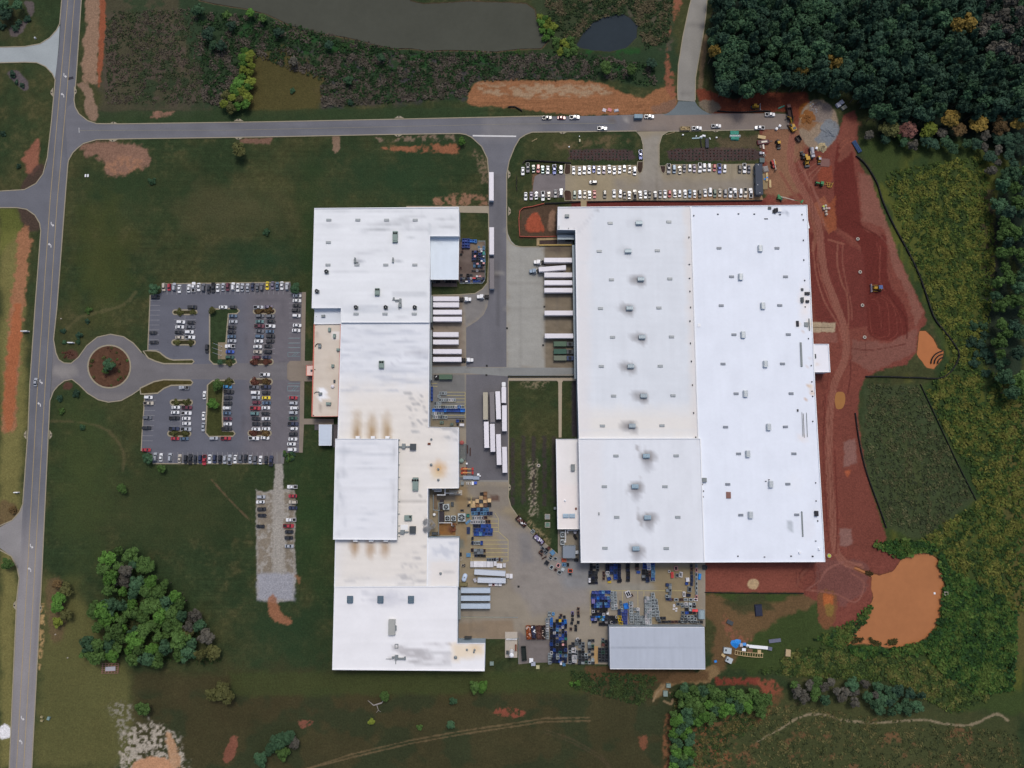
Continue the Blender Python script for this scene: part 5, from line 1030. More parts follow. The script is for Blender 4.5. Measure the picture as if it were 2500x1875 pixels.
# ------------------------------------------------------------------ trailers and trucks
BOXW = mat("white trailer skin", L3(222,220,226),.45,.0, var=.05, scale=.7, rnd=.05); BOXS = mat("grey white trailer skin", L3(176,190,204),.45,.1, var=.07, scale=.6, rnd=.04); BOXT = mat("tan trailer skin", L3(172,166,148),.6, var=.1); BOXG = mat("grey trailer skin", L3(122,118,120),.65, var=.12)
CHAS = mat("chassis", (.03,.03,.032),.7, var=0)
def make_trailer(L, name="box_trailer"):
 r = empty(name, (0,0,0)); W, z0, z1 = 2.6,1.15,4.05
 mb = MB(); mb.box((0,0,(z0+z1)/2),(L, W, z1-z0)); mb.build("box_body", BOXW, r)
 mb = MB(); mb.box((0,0, z1+.03),(L-.1, W-.1,.05))
 for i in range(int(L/.6)): mb.box((-L/2+.3+i*.6,0, z1+.06),(.05, W-.12,.02))
 mb.build("roof", BOXW, r); MB().box((-L/2-.03,0,2.55),(.08, W-.15,2.6)).build("rear_door", BOXS, r)
 mb = MB(); mb.box((0,-.45,.95),(L-.6,.15,.3)); mb.box((0,.45,.95),(L-.6,.15,.3)); mb.box((-L/2+.1,0,.6),(.12,2.3,.12)); mb.build("underframe", CHAS, r)
 for x in (-L/2+1.6,-L/2+2.9):
  for s in (-1,1): MB().tube((x, s*.75,.5),(x, s*1.27,.5),.5,.5,12).build("wheel", TYRE, r)
 for s in (-1,1): MB().box((L/2-3, s*.8,.6),(.2,.2,1.2)).build("landing_leg", CHAS, r)
 return r
TRP = {}
def put_trailer(x0, y0, x1, y1, skin, label, group, up=True):
 """(x0,y0) rear end, (x1,y1) front end of the roof in site plan"""
 a = P(x0, y0,4.05); b = P(x1, y1,4.05); L = math.hypot(b[0]-a[0], b[1]-a[1]); key = round(L/1.2)
 if key not in TRP: TRP[key] = o = make_trailer(key*1.2)
 else: o = dup(TRP[key])
 o.location = ((a[0]+b[0])/2,(a[1]+b[1])/2,.1); o.rotation_euler = (0,0, math.atan2(b[1]-a[1], b[0]-a[0])); o.scale = (L/(key*1.2),1,1)
 for c in CH[o.name][:2]: c.material_slots[0].link = 'OBJECT'; c.material_slots[0].material = skin
 return tag(o, label, "trailer", group)
DW = "trailers backed onto the west works' docks"
for i, (y, x1, m, t) in enumerate(((729.5,1120.6, BOXW, "white box trailer uppermost at the factory docks with a day cab hitched to it"),(744,1120.6, BOXW, "short white box trailer second from the top at the factory docks"),(762,1127.4, BOXW, "white box trailer third from the top at the factory docks"),(779,1127.4, BOXW, "bright white box trailer fourth from the top at the factory docks above the empty bay"),
  (816.5,1119.4, BOXW, "white box trailer just below the empty bay of the factory docks"),(835,1119.4, BOXW, "dull white box trailer sixth from the top at the factory docks"),(858,1126.8, BOXW, "long white box trailer second lowest at the factory docks"),(877.3,1126.5, BOXW, "long white box trailer lowest at the factory docks with a white cab hitched"))):
 put_trailer(1057.5, y, x1, y, m, t, DW)
for a, t in (((1199.7,489.5,1199.7,420.5), "white box trailer parked alone at the street's upper kerb"),((1200.3,621.5,1200.3,555), "white box trailer parked on the street beside the crate yard")): put_trailer(*a, BOXW, t, "trailers parked along the street")
put_trailer(1201,705,1200.6,631, BOXG, "long weathered grey trailer parked on the street beside the crate yard", "trailers parked along the street")
DE = "trailers backed onto the warehouse docks"
for x0, x1, y, t in ((1396.5,1328.5,635, "white box trailer uppermost at the warehouse docks with a white tractor"),(1397,1329,671, "white box trailer just below the slanted one at the warehouse docks"),(1397.5,1329,690, "white box trailer in the middle of three close ones at the warehouse docks"),(1397.5,1329,708.5, "white box trailer lowest of the three close ones at the warehouse docks"),(1398.5,1329.5,764, "white box trailer standing alone between bare dock bays"),(1399.5,1330,820, "white box trailer just above the green compactors")):
 put_trailer(x0, y, x1, y, BOXW, t, DE)
put_trailer(1381.5,653,1315.5,658, BOXW, "slanted white box trailer pulling away from the warehouse dock behind a grey tractor", DE)
YT = "trailers parked in the yard beside the grass"
for a, m, t in (((1185.4,1024.5,1185.0,957.8), BOXT, "tan topped box trailer at the upper left of the yard trailers"),((1202.8,1031.5,1200.8,957), BOXG, "weathered grey box trailer between tan and white yard trailers"),((1217.5,1023.5,1215,955.5), BOXW, "white box trailer right of the weathered grey yard trailer"),
  ((1231.7,1052.5,1231.3,989.8), BOXW, "white box trailer behind the white box truck along the grass"),((1188.5,1093.5,1187,1029.5), BOXW, "white box trailer directly below the tan yard trailer"),((1203.4,1103,1201.8,1034.8), BOXW, "white box trailer directly below the weathered grey yard trailer"),((1218.8,1135,1216.6,1060), BOXW, "longest white box trailer left of the lowest yard trailer"),((1232.8,1154,1231.4,1091), BOXW, "white box trailer lowest along the grass edge")):
 put_trailer(*a, m, t, YT)
for y, t in ((1442, "grey white box trailer uppermost of three at the lower factory docks"),(1461, "grey white box trailer in the middle of three at the lower factory docks"),(1480, "grey white box trailer lowest of three at the lower factory docks")): put_trailer(1125.5, y, 1197, y, BOXS, t, "trailers at the lower docks")
def make_tractor(sleeper=False):
 r = empty("road_tractor", (0,0,0)); L = 6.4
 mb = MB(); mb.box((-1.2,.45,.9),(4.6,.2,.35)); mb.box((-1.2,-.45,.9),(4.6,.2,.35)); mb.box((-2.2,0,1.15),(1.1,1.3,.15)); mb.build("chassis", CHAS, r)
 mb = MB(); ring(mb, [[(2.5+x*s, y*s, z) for x, y in rrect(1.9,2.0,.35)] for z, s in ((.7,.95),(1.2,1),(1.75,.98),(1.9,.9))]); mb.build("hood", BOXW, r)
 mb = MB(); mb.box((.75,0,1.75),(1.9,2.35,2.1), top=.92); mb.box((.3,0,2.95),(1.0,2.0,.55), top=.8); mb.build("cab", BOXW, r)
 mb = MB(); mb.add([(1.78,-1.0,2.05),(1.78,1.0,2.05),(1.62,.95,2.75),(1.62,-.95,2.75),(1.70,-1.0,2.05),(1.70,1.0,2.05),(1.5,.95,2.78),(1.5,-.95,2.78)], [(0,1,2,3),(3,2,6,7),(0,3,7,4),(1,5,6,2)]); mb.build("windscreen", CGLASS, r)
 for s in (-1,1): MB().tube((-.6, s*1.0,.75),(.9, s*1.0,.75),.32,.32,10).build("fuel_tank", mat("bright steel", L3(190,194,198),.3,.7, var=0), r); MB().tube((-.4, s*.95,1.2),(-.4, s*.95,3.5),.09,.09,8).build("exhaust_stack", mat("bright steel", L3(190,194,198),.3,.7, var=0), r)
 for x, ys in ((2.5,(1.0,)),(-1.6,(.95,)),(-2.8,(.95,))):
  for s in (-1,1): MB().tube((x, s*.6,.5),(x, s*1.22,.5),.5,.5,12).build("wheel", TYRE, r)
 return r
TRK = make_tractor(); tfirst = [True]
def put_tractor(x, y, rz, skin, label):
 o = TRK if tfirst[0] else dup(TRK); tfirst[0] = False
 q = P(x, y, 2.5); o.location = (q[0], q[1], .1); o.rotation_euler = (0,0, rz)
 for c in CH[o.name]:
  if c.name.split('.')[0] in ("hood", "cab"): c.material_slots[0].link = 'OBJECT'; c.material_slots[0].material = skin
 return tag(o, label, "truck", "road tractors in the yard")
put_tractor(1135.5,730,0, PAINT['W'], "white road tractor hitched to the uppermost factory dock trailer"); put_tractor(1140.5,878.5,0, PAINT['W'], "white road tractor hitched to the lowest factory dock trailer"); put_tractor(1179,723.5, math.pi, PAINT['W'], "white road tractor standing without a trailer at the bend of the kerb")
put_tractor(1318,639, math.pi, PAINT['W'], "white road tractor hitched to the uppermost warehouse trailer"); put_tractor(1307.5,660.5, math.pi+.06, PAINT['Z'], "slate grey road tractor hitched to the slanted trailer")
bt = empty("box_truck", P(1230,960),0, "white box truck parked at the head of the trailers along the grass", "truck"); q = P(1230,964.5,3.4); L = 8.6
MB().box((q[0], q[1], 2.2),(2.5, L, 2.5)).build("box_body", BOXW, bt, bt.location); q2 = P(1229.8,938,2.2)
mb = MB(); ring(mb, [[(q2[0]+y*s, q2[1]+x*s, z) for x, y in rrect(2.6,2.3,.5)][::-1] for z, s in ((.5,.97),(1.2,1),(1.9,.92))]); mb.build("cab", PAINT['W'], bt, bt.location)
mb = MB(); mb.box((q2[0], q2[1]-2.1,1.5),(2.2,1.6,2.2), top=.9); mb.box((q2[0], q2[1]-2.3,2.75),(2.0,1.2,.4), top=.7); mb.build("cab_roof", PAINT['W'], bt, bt.location); MB().box((q2[0], q2[1]-1.25,1.95),(2.0,.12,.6)).build("windscreen", CGLASS, bt, bt.location)
for s in (-1,1):
 for y in (q2[1]-.3, q[1]-2.4): MB().tube((q[0]+s*.8, y, .45),(q[0]+s*1.22, y, .45),.45,.45,10).build("wheel", TYRE, bt, bt.location)
def cont(name, x0, y0, x1, y1, W, H, m, label, cat, group=None, open_top=None, ribs=0, z0=.15):
 a = P(x0, y0, H); b = P(x1, y1, H); L = math.hypot(b[0]-a[0], b[1]-a[1]); rz = math.atan2(b[1]-a[1], b[0]-a[0])
 r = empty(name, ((a[0]+b[0])/2,(a[1]+b[1])/2,.08), rz, label, cat, group); mb = MB()
 if open_top is None: mb.box((0,0,(z0+H)/2),(L, W, H-z0))
 else:
  for s in (-1,1): mb.box((0, s*(W/2-.07),(z0+H)/2),(L, .14, H-z0)); mb.box((s*(L/2-.07),0,(z0+H)/2),(.14, W-.28, H-z0))
  mb.box((0,0, z0+.1),(L-.1, W-.1,.1))
 mb.build("body", m, r)
 if ribs:
  mb = MB()
  for i in range(ribs):
   x = -L/2+(i+.5)*L/ribs
   if open_top is None: mb.box((x, 0, H+.02),(.14, W+.1,.08))
   else:
    for s in (-1,1): mb.box((x, s*(W/2+.03), H*.55),(.12,.1, H*.8))
  mb.build("rib", m, r)
 if open_top:
  for m2, fill in open_top:
   mb = MB()
   for i in range(fill): mb.box((random.uniform(-L*.42, L*.42), random.uniform(-W*.36, W*.36), H*random.uniform(.45,.85)),(random.uniform(.3,1.5), random.uniform(.2,.8), random.uniform(.2,.5)), random.uniform(0,3), ry=random.uniform(-.3,.3))
   mb.build("scrap", m2, r)["kind"] = "stuff"
 return r
GRN = mat("green steel", L3(74,98,80),.55,.1, var=.12); GRN2 = mat("faded green steel", L3(104,112,98),.6,.1, var=.12); DGRN = mat("dark green steel", L3(48,84,72),.55,.1, var=.12)
for y, m, t, c2 in ((839.5, GRN, "green waste compactor uppermost of three at the warehouse wall", DARKG),(858, DGRN, "dark green waste compactor between two others at the warehouse wall", DARKG),(874, GRN2, "faded green waste compactor lowest of three with a blue ram unit", mat("dark blue steel", L3(50,66,100),.5,.1, var=.1))):
 r = cont("waste_compactor", 1383, y, 1352, y, 2.7,2.5, m, t, "compactor", "waste compactors at the warehouse wall", None, 11)
 mb = MB(); mb.box((-5.9+0,0,1.1),(4.2,2.3,2.0)); mb.build("ram_unit", c2, r); MB().box((-5.6,0,2.2),(1.6,1.7,.25)).build("hopper", BLACKM, r); MB().tube((-4.2,.5,1.6),(-3.4,.5,1.6),.16,.16,8).build("hydraulic_ram", GREYM, r)
r = cont("waste_compactor", 1072,920,1104,920,2.7,2.5, GRN, "ribbed green waste compactor below the crossing at the factory wall", "compactor", None, None, 10); MB().box((-5.2,0,1.2),(2.4,2.2,1.9)).build("ram_unit", BLACKM, r); MB().box((-5.2,.2,2.2),(1.0,.3,.12),.8).build("warning_chevron", RIM, r)
for x0, y0, x1, y1, t in ((1158,1396.5,1234,1401, "upper of two pale blue shipping containers beside the white boxes"),(1166,1416.5,1234.5,1418, "lower of two pale blue shipping containers beside the white boxes")):
 r = cont("shipping_container", x0, y0, x1, y1,2.6,3.2, mat("pale container steel", L3(196,204,214),.5,.1, var=.08), t, "container", "shipping containers in the lower yard", None, 26); MB().box((8.3,0,1.6),(.2,2.3,2.6)).build("door", GREYM, r)
for i, (x, m, f, t) in enumerate(((1290.5, mat("orange rust", L3(140,72,34),.8, var=.25),((mat("orange rust", L3(140,72,34),.8, var=.25),40),(mat("pale scrap", L3(196,180,170),.7, var=.2),14)), "rusty roll off skip filled with orange scrap, leftmost of four"),(1302.5, mat("dark rust steel", L3(66,44,40),.7, var=.2),((mat("dark blue scrap", L3(42,48,76),.6, var=.2),30),(RIM, 6)), "roll off skip filled with dark blue scrap and white bags"),
  (1315.5, mat("brown skip steel", L3(92,62,56),.7, var=.2),((mat("brown scrap", L3(96,66,58),.8, var=.3),50),), "roll off skip evenly filled with brown scrap"),(1328, mat("dark rust steel", L3(66,44,40),.7, var=.2),((mat("black scrap", L3(34,34,36),.7, var=.3),34),(mat("pale scrap", L3(196,180,170),.7, var=.2),8)), "roll off skip with black scrap and pale strips, rightmost of four"))):
 r = cont("roll_off_skip", x-1.2,1528, x+1.2,1561,2.5,1.9, m, t, "skip", "roll off skips in the lower yard", f, 7)
cont("roll_off_skip", 1278,1579,1280.5,1613,2.5,1.9, mat("dark green skip", L3(30,40,40),.7, var=.15), "empty narrow black roll off skip near the white gas tank", "skip", None, (),7)
for x0, y0, x1, y1, f, t in ((1262,1262,1284,1284,((RIM, 10),(mat("brown scrap", L3(96,66,58),.8, var=.3),30)), "dark rusty skip with white scrap along the slanted kerb, upper one"),(1305,1306,1327,1327.5,((mat("lavender scrap", L3(140,134,170),.6, var=.2),26),(RIM, 8)), "dark skip with lavender scrap along the slanted kerb, lower one")):
 cont("roll_off_skip", x0, y0, x1, y1,2.7,1.7, mat("dark brown skip", L3(56,38,38),.8, var=.2), t, "skip", "skips along the slanted kerb", f, 8)
cont("equipment_trailer", 1548.8,283.5,1568.8,283.5,2.3,2.3, mat("grey blue trailer", L3(106,132,148),.5,.1, var=.06), "grey blue enclosed trailer hitched behind a pickup on the cross road", "trailer", None, None, 4)
r = cont("dump_trailer", 1660.5,313,1685,313,2.2,1.4, mat("tan trailer side", L3(176,158,122),.7, var=.12), "tan open dump trailer behind a pickup at the cross road's lower kerb", "trailer", None, ((mat("tan sand", L3(170,150,112),.9, var=.2),26),),6)
# ------------------------------------------------------------------ trees, shrubs, rough growth
def leafmat(name, col, var=.35, rnd=.25):
 m = mat(name, L3(*col),.75, var=var, scale=.55, var2=.15, scale2=.12, rnd=rnd, spec=.15); return m
LV = {'dark': leafmat("dark pine leaf", (50,74,58)), 'wood': leafmat("woodland leaf", (60,88,62)), 'mid': leafmat("green leaf", (72,98,50)), 'lush': leafmat("bright green leaf", (76,112,48)), 'yel': leafmat("yellow green leaf", (108,120,48)), 'aut': leafmat("autumn leaf", (128,108,52)), 'red': leafmat("russet leaf", (112,78,70)), 'brown': leafmat("bronze leaf", (98,80,52)), 'plum': leafmat("plum leaf", (92,60,50)), 'olive': leafmat("olive leaf", (84,86,50)), 'grey': leafmat("grey leaf", (84,82,74))}
BARK = mat("bark", (.09,.075,.06),.9, var=.25)
def crown_mesh(seed, n=900, conifer=False, flat=1.0, nclump=13, leaf=.13):
 r = np.random.default_rng(seed); V = []; F = []
 if conifer:
  C = [(np.array([math.cos(a)*q, math.sin(a)*q, z]),.30*(1-.4*z)) for z in (-.5,-.1,.3,.65) for a, q in [(r.uniform(0,6.3),(.62-.5*(z+.5)/1.4)*r.uniform(.7,1.2)) for _ in range(5)]]+[(np.array([0,0,.95]),.2)]
 else:
  C = [(np.array([0,0,.45*flat]),.48)]
  for i in range(nclump):
   a = i*2.4+r.uniform(-.4,.4); q = r.uniform(.25,.78); z = (r.uniform(-.25,.75)*(1-q*.6))*flat; C.append((np.array([math.cos(a)*q, math.sin(a)*q, z]), r.uniform(.22,.42)))
 w8 = np.array([c[1]**2 for c in C]); w8 /= w8.sum()
 for k in r.choice(len(C), n, p=w8):
  c, s = C[k]; d = r.normal(size=3); d /= np.linalg.norm(d); d[2] = abs(d[2])*1.0-.25; p = c+d*s*r.uniform(.75,1.05)*np.array([1,1, flat])
  nn = d+r.normal(size=3)*.45+np.array([0,0,.35]); nn /= np.linalg.norm(nn); u = np.cross(nn, r.normal(size=3)); u /= np.linalg.norm(u); v = np.cross(nn, u); h = leaf*r.uniform(.6,1.25)
  b = len(V); V += [p+u*h, p+v*h*.7, p-u*h, p-v*h*.7]; F.append((b, b+1, b+2, b+3))
 me = bpy.data.meshes.new("crown"); me.from_pydata([tuple(x) for x in V], [], F); me.materials.append(LV['dark']); return me
CROWN = [crown_mesh(100+i) for i in range(7)]; CONI = [crown_mesh(200+i, 800, True) for i in range(4)]; BUSH = [crown_mesh(300+i, 420, False, .8,8,.17) for i in range(5)]
SPARSE = [crown_mesh(400+i, 260, False, .9,9,.14) for i in range(3)]
TRK_MB = MB(); TRK_MB.tube((0,0,0),(.03,.02,.62),.05,.03,7); TRK_MB.tube((.03,.02,.6),(.3,.1,.95),.028,.01,5); TRK_MB.tube((.02,.02,.55),(-.22,.2,.9),.026,.01,5); TRK_MB.tube((.02,.0,.58),(-.05,-.28,.92),.024,.01,5)
TRK_ME = bpy.data.meshes.new("trunk"); TRK_ME.from_pydata(TRK_MB.v, [], TRK_MB.f); TRK_ME.materials.append(BARK)
def tree(px_, py_, rpx, kind='mid', h=None, label="", group=None, name="tree", cat="tree", meshes=None, base=False):
 """px_,py_: where the crown is seen; rpx: crown radius, source pixels"""
 R = rpx*MPX; h = h or R*1.9; zc = h*.68
 q = P(px_, py_, 0 if base else zc); o = empty(name, (q[0], q[1], -.05), random.uniform(0,6.28), label, cat, group)
 me = random.choice(meshes or CROWN); c = bpy.data.objects.new("crown", me); COL.objects.link(c); c.parent = o; c.location = (0,0, zc); c.scale = (R, R*random.uniform(.9,1.1), h*.38)
 c.material_slots[0].link = 'OBJECT'; c.material_slots[0].material = LV[kind]
 t = bpy.data.objects.new("trunk", TRK_ME); COL.objects.link(t); t.parent = o; t.scale = (R, R, h*.85); return o
def shrub(px_, py_, rpx, kind='mid', label="", group=None, name="shrub", meshes=None, hz=.8):
 R = rpx*MPX; q = P(px_, py_, R*.5); o = bpy.data.objects.new(name, random.choice(meshes or BUSH)); COL.objects.link(o); o.location = (q[0], q[1], R*.3*hz+.05); o.scale = (R, R*random.uniform(.9,1.1), R*hz); o.rotation_euler = (0,0, random.uniform(0,6.28))
 o.material_slots[0].link = 'OBJECT'; o.material_slots[0].material = LV[kind]; return tag(o, label, "shrub", group)
def inpoly(x, y, pts):
 c = False
 for i in range(len(pts)):
  a, b = pts[i], pts[(i+1) % len(pts)]
  if (a[1] > y) != (b[1] > y) and x < (b[0]-a[0])*(y-a[1])/(b[1]-a[1])+a[0]: c = not c
 return c
def scatter(pts, dmin, n, tries=6000):
 xs = [p[0] for p in pts]; ys = [p[1] for p in pts]; out = []
 for _ in range(tries):
  x, y = random.uniform(min(xs), max(xs)), random.uniform(min(ys), max(ys))
  if inpoly(x, y, pts) and all((x-a)**2+(y-b)**2 > dmin*dmin for a, b in out):
   out.append((x, y))
   if len(out) >= n: break
 return out
WOODP = [(1746,-10),(1742,60),(1738,110),(1740,190),(1772,222),(1800,232),(1850,212),(1968,196),(2050,216),(2096,240),(2124,268),(2145,290),(2250,285),(2320,262),(2420,280),(2520,280),(2520,-25),(1746,-25)]
for x, y in scatter(WOODP, 21,300,20000):
 far = y < 200 and x > 2330
 k = 'grey' if (x > 2390 and y < 150 and random.random() < .6) else ('aut' if random.random() < .03 else ('wood' if random.random() < (.55 if x < 2050 else .2) else 'dark'))
 con = k == 'dark' and random.random() < .45
 lab = {'grey': "hazy grey green tree at the far corner of the dense wood", 'aut': "pale yellowing tree inside the dense dark wood", 'wood': "broad green tree in the dense wood above the building site", 'dark': "very dark tree in the dense wood above the building site"}[k]
 if con: lab = "dark pointed conifer in the dense wood above the building site"
 tree(x, y, random.uniform(17,29), k, random.uniform(13,19), lab, "trees of the dense wood", "conifer_tree" if con else "woodland_tree", "tree", CONI if con else CROWN)
for x, y, r, k, t in ((2172,316,26, 'olive', "olive green tree at the wood's lower edge left of the russet one"),(2208,330,18, 'mid', "small green tree between olive and russet trees at the wood edge"),(2216,316,24, 'red', "russet tree at the lower edge of the wood"),(2268,318,24, 'yel', "yellow green tree at the lower edge of the wood"),(2318,290,28, 'aut', "golden autumn tree at the lower edge of the wood"),(2340,318,22, 'brown', "bronze tree below the golden autumn tree"),(2390,302,26, 'aut', "yellowing tree right of the golden one at the wood edge"),(2440,310,24, 'brown', "brown tinted tree near the right end of the wood edge"),(2485,300,26, 'aut', "yellowing tree at the right end of the wood edge"),(2120,330,16, 'grey', "bare grey bush at the corner of the site beside the blue tarp"),(2300,325,16, 'grey', "bare grey leaning tree at the wood's lower edge")):
 tree(x, y, r, k, r*.4, t, None, "edge_tree")
for x, y in scatter([(2150,335),(2300,345),(2420,330),(2500,330),(2500,400),(2420,420),(2380,370),(2160,355)], 20,22): tree(x, y, random.uniform(12,20), random.choice(('dark', 'wood', 'grey')),7, "low dark bushy tree in the shade below the autumn trees", "bushy trees below the autumn trees", "edge_tree")
for x, y in scatter([(2425,400),(2510,400),(2510,960),(2460,960),(2420,860),(2430,700),(2440,560)], 22,44): tree(x, y, random.uniform(14,24), random.choice(('wood', 'mid', 'dark', 'mid')), random.uniform(9,14), "tall thin leaning tree in the strip at the right edge of the field", "trees along the field's right edge", "field_edge_tree")
for x, y in scatter([(2380,780),(2440,760),(2450,900),(2400,930),(2370,860)], 20,12): shrub(x, y, random.uniform(10,18), random.choice(('dark', 'wood')), "dark shrub in the thicket at the right side of the field", "thicket shrubs")
GROVE = [(254,1350),(284,1328),(319,1336),(334,1364),(369,1384),(396,1416),(458,1473),(500,1540),(536,1600),(478,1602),(414,1602),(396,1622),(310,1606),(266,1609),(245,1618),(194,1594),(226,1550),(243,1524),(214,1512),(223,1484),(244,1474),(252,1429)]
for i, (x, y) in enumerate(scatter(GROVE, 20,75,9000)):
 k = 'grey' if (x-318)**2+(y-1405)**2 < 350 else random.choice(('mid', 'mid', 'wood', 'mid', 'lush'))
 if x > 440 and y > 1480: k = random.choice(('wood', 'olive', 'grey'))
 tree(x, y, random.uniform(13,24), k, random.uniform(8,13), {'grey': "greyish thin crowned tree in the grove", 'mid': "rounded mid green tree in the triangular grove", 'wood': "dark rounded tree in the triangular grove", 'lush': "bright green tree in the triangular grove", 'olive': "olive scrubby tree at the grove's right tip"}[k], "trees of the triangular grove", "grove_tree")
for x, y in scatter([(1650,1682),(1700,1678),(1800,1690),(1855,1690),(1880,1715),(1860,1738),(1800,1730),(1760,1752),(1690,1765),(1650,1720)], 17,34): tree(x, y, random.uniform(12,20), random.choice(('mid', 'wood', 'mid', 'lush')), random.uniform(6,10), "green tree in the belt below the grey storage shed", "trees of the belt below the shed", "belt_tree")
for x, y in scatter([(1640,1740),(1672,1750),(1690,1800),(1690,1890),(1646,1890)], 15,26): tree(x, y, random.uniform(10,16), random.choice(('mid', 'wood', 'lush')),6, "small green tree in the upright strip running off the bottom edge", "trees of the strip at the bottom edge", "belt_tree")
for x, y in scatter([(1925,1675),(2000,1662),(2120,1670),(2250,1690),(2250,1730),(2180,1740),(2100,1720),(2000,1712),(1930,1705)], 17,34): tree(x, y, random.uniform(10,19), random.choice(('wood', 'grey', 'grey', 'mid') if x < 2140 else ('wood', 'dark', 'wood')), random.uniform(5,8), "scrubby tree in the thicket below the muddy pond", "scrub trees below the muddy pond", "scrub_tree")
for x, y in scatter([(1318,40),(1335,45),(1352,62),(1350,90),(1330,95),(1318,70)], 11,9): shrub(x, y, random.uniform(10,15), random.choice(('yel', 'lush')), "yellow green bush at the lake's right tip", "bushes at the lake's right tip")
for x, y in scatter([(1352,90),(1400,92),(1410,120),(1380,132),(1355,120)], 12,9): shrub(x, y, random.uniform(10,15), random.choice(('yel', 'mid')), "green bush between the lake and the dark pond", "bushes between the ponds")
for x, y in scatter([(600,120),(618,150),(612,205),(614,245),(590,268),(548,262),(540,230),(575,210),(590,150)], 14,22): tree(x, y, random.uniform(11,18), random.choice(('yel', 'lush', 'olive')),6, "yellow green tree in the clump above the cross road", "trees of the yellow green clump", "clump_tree")
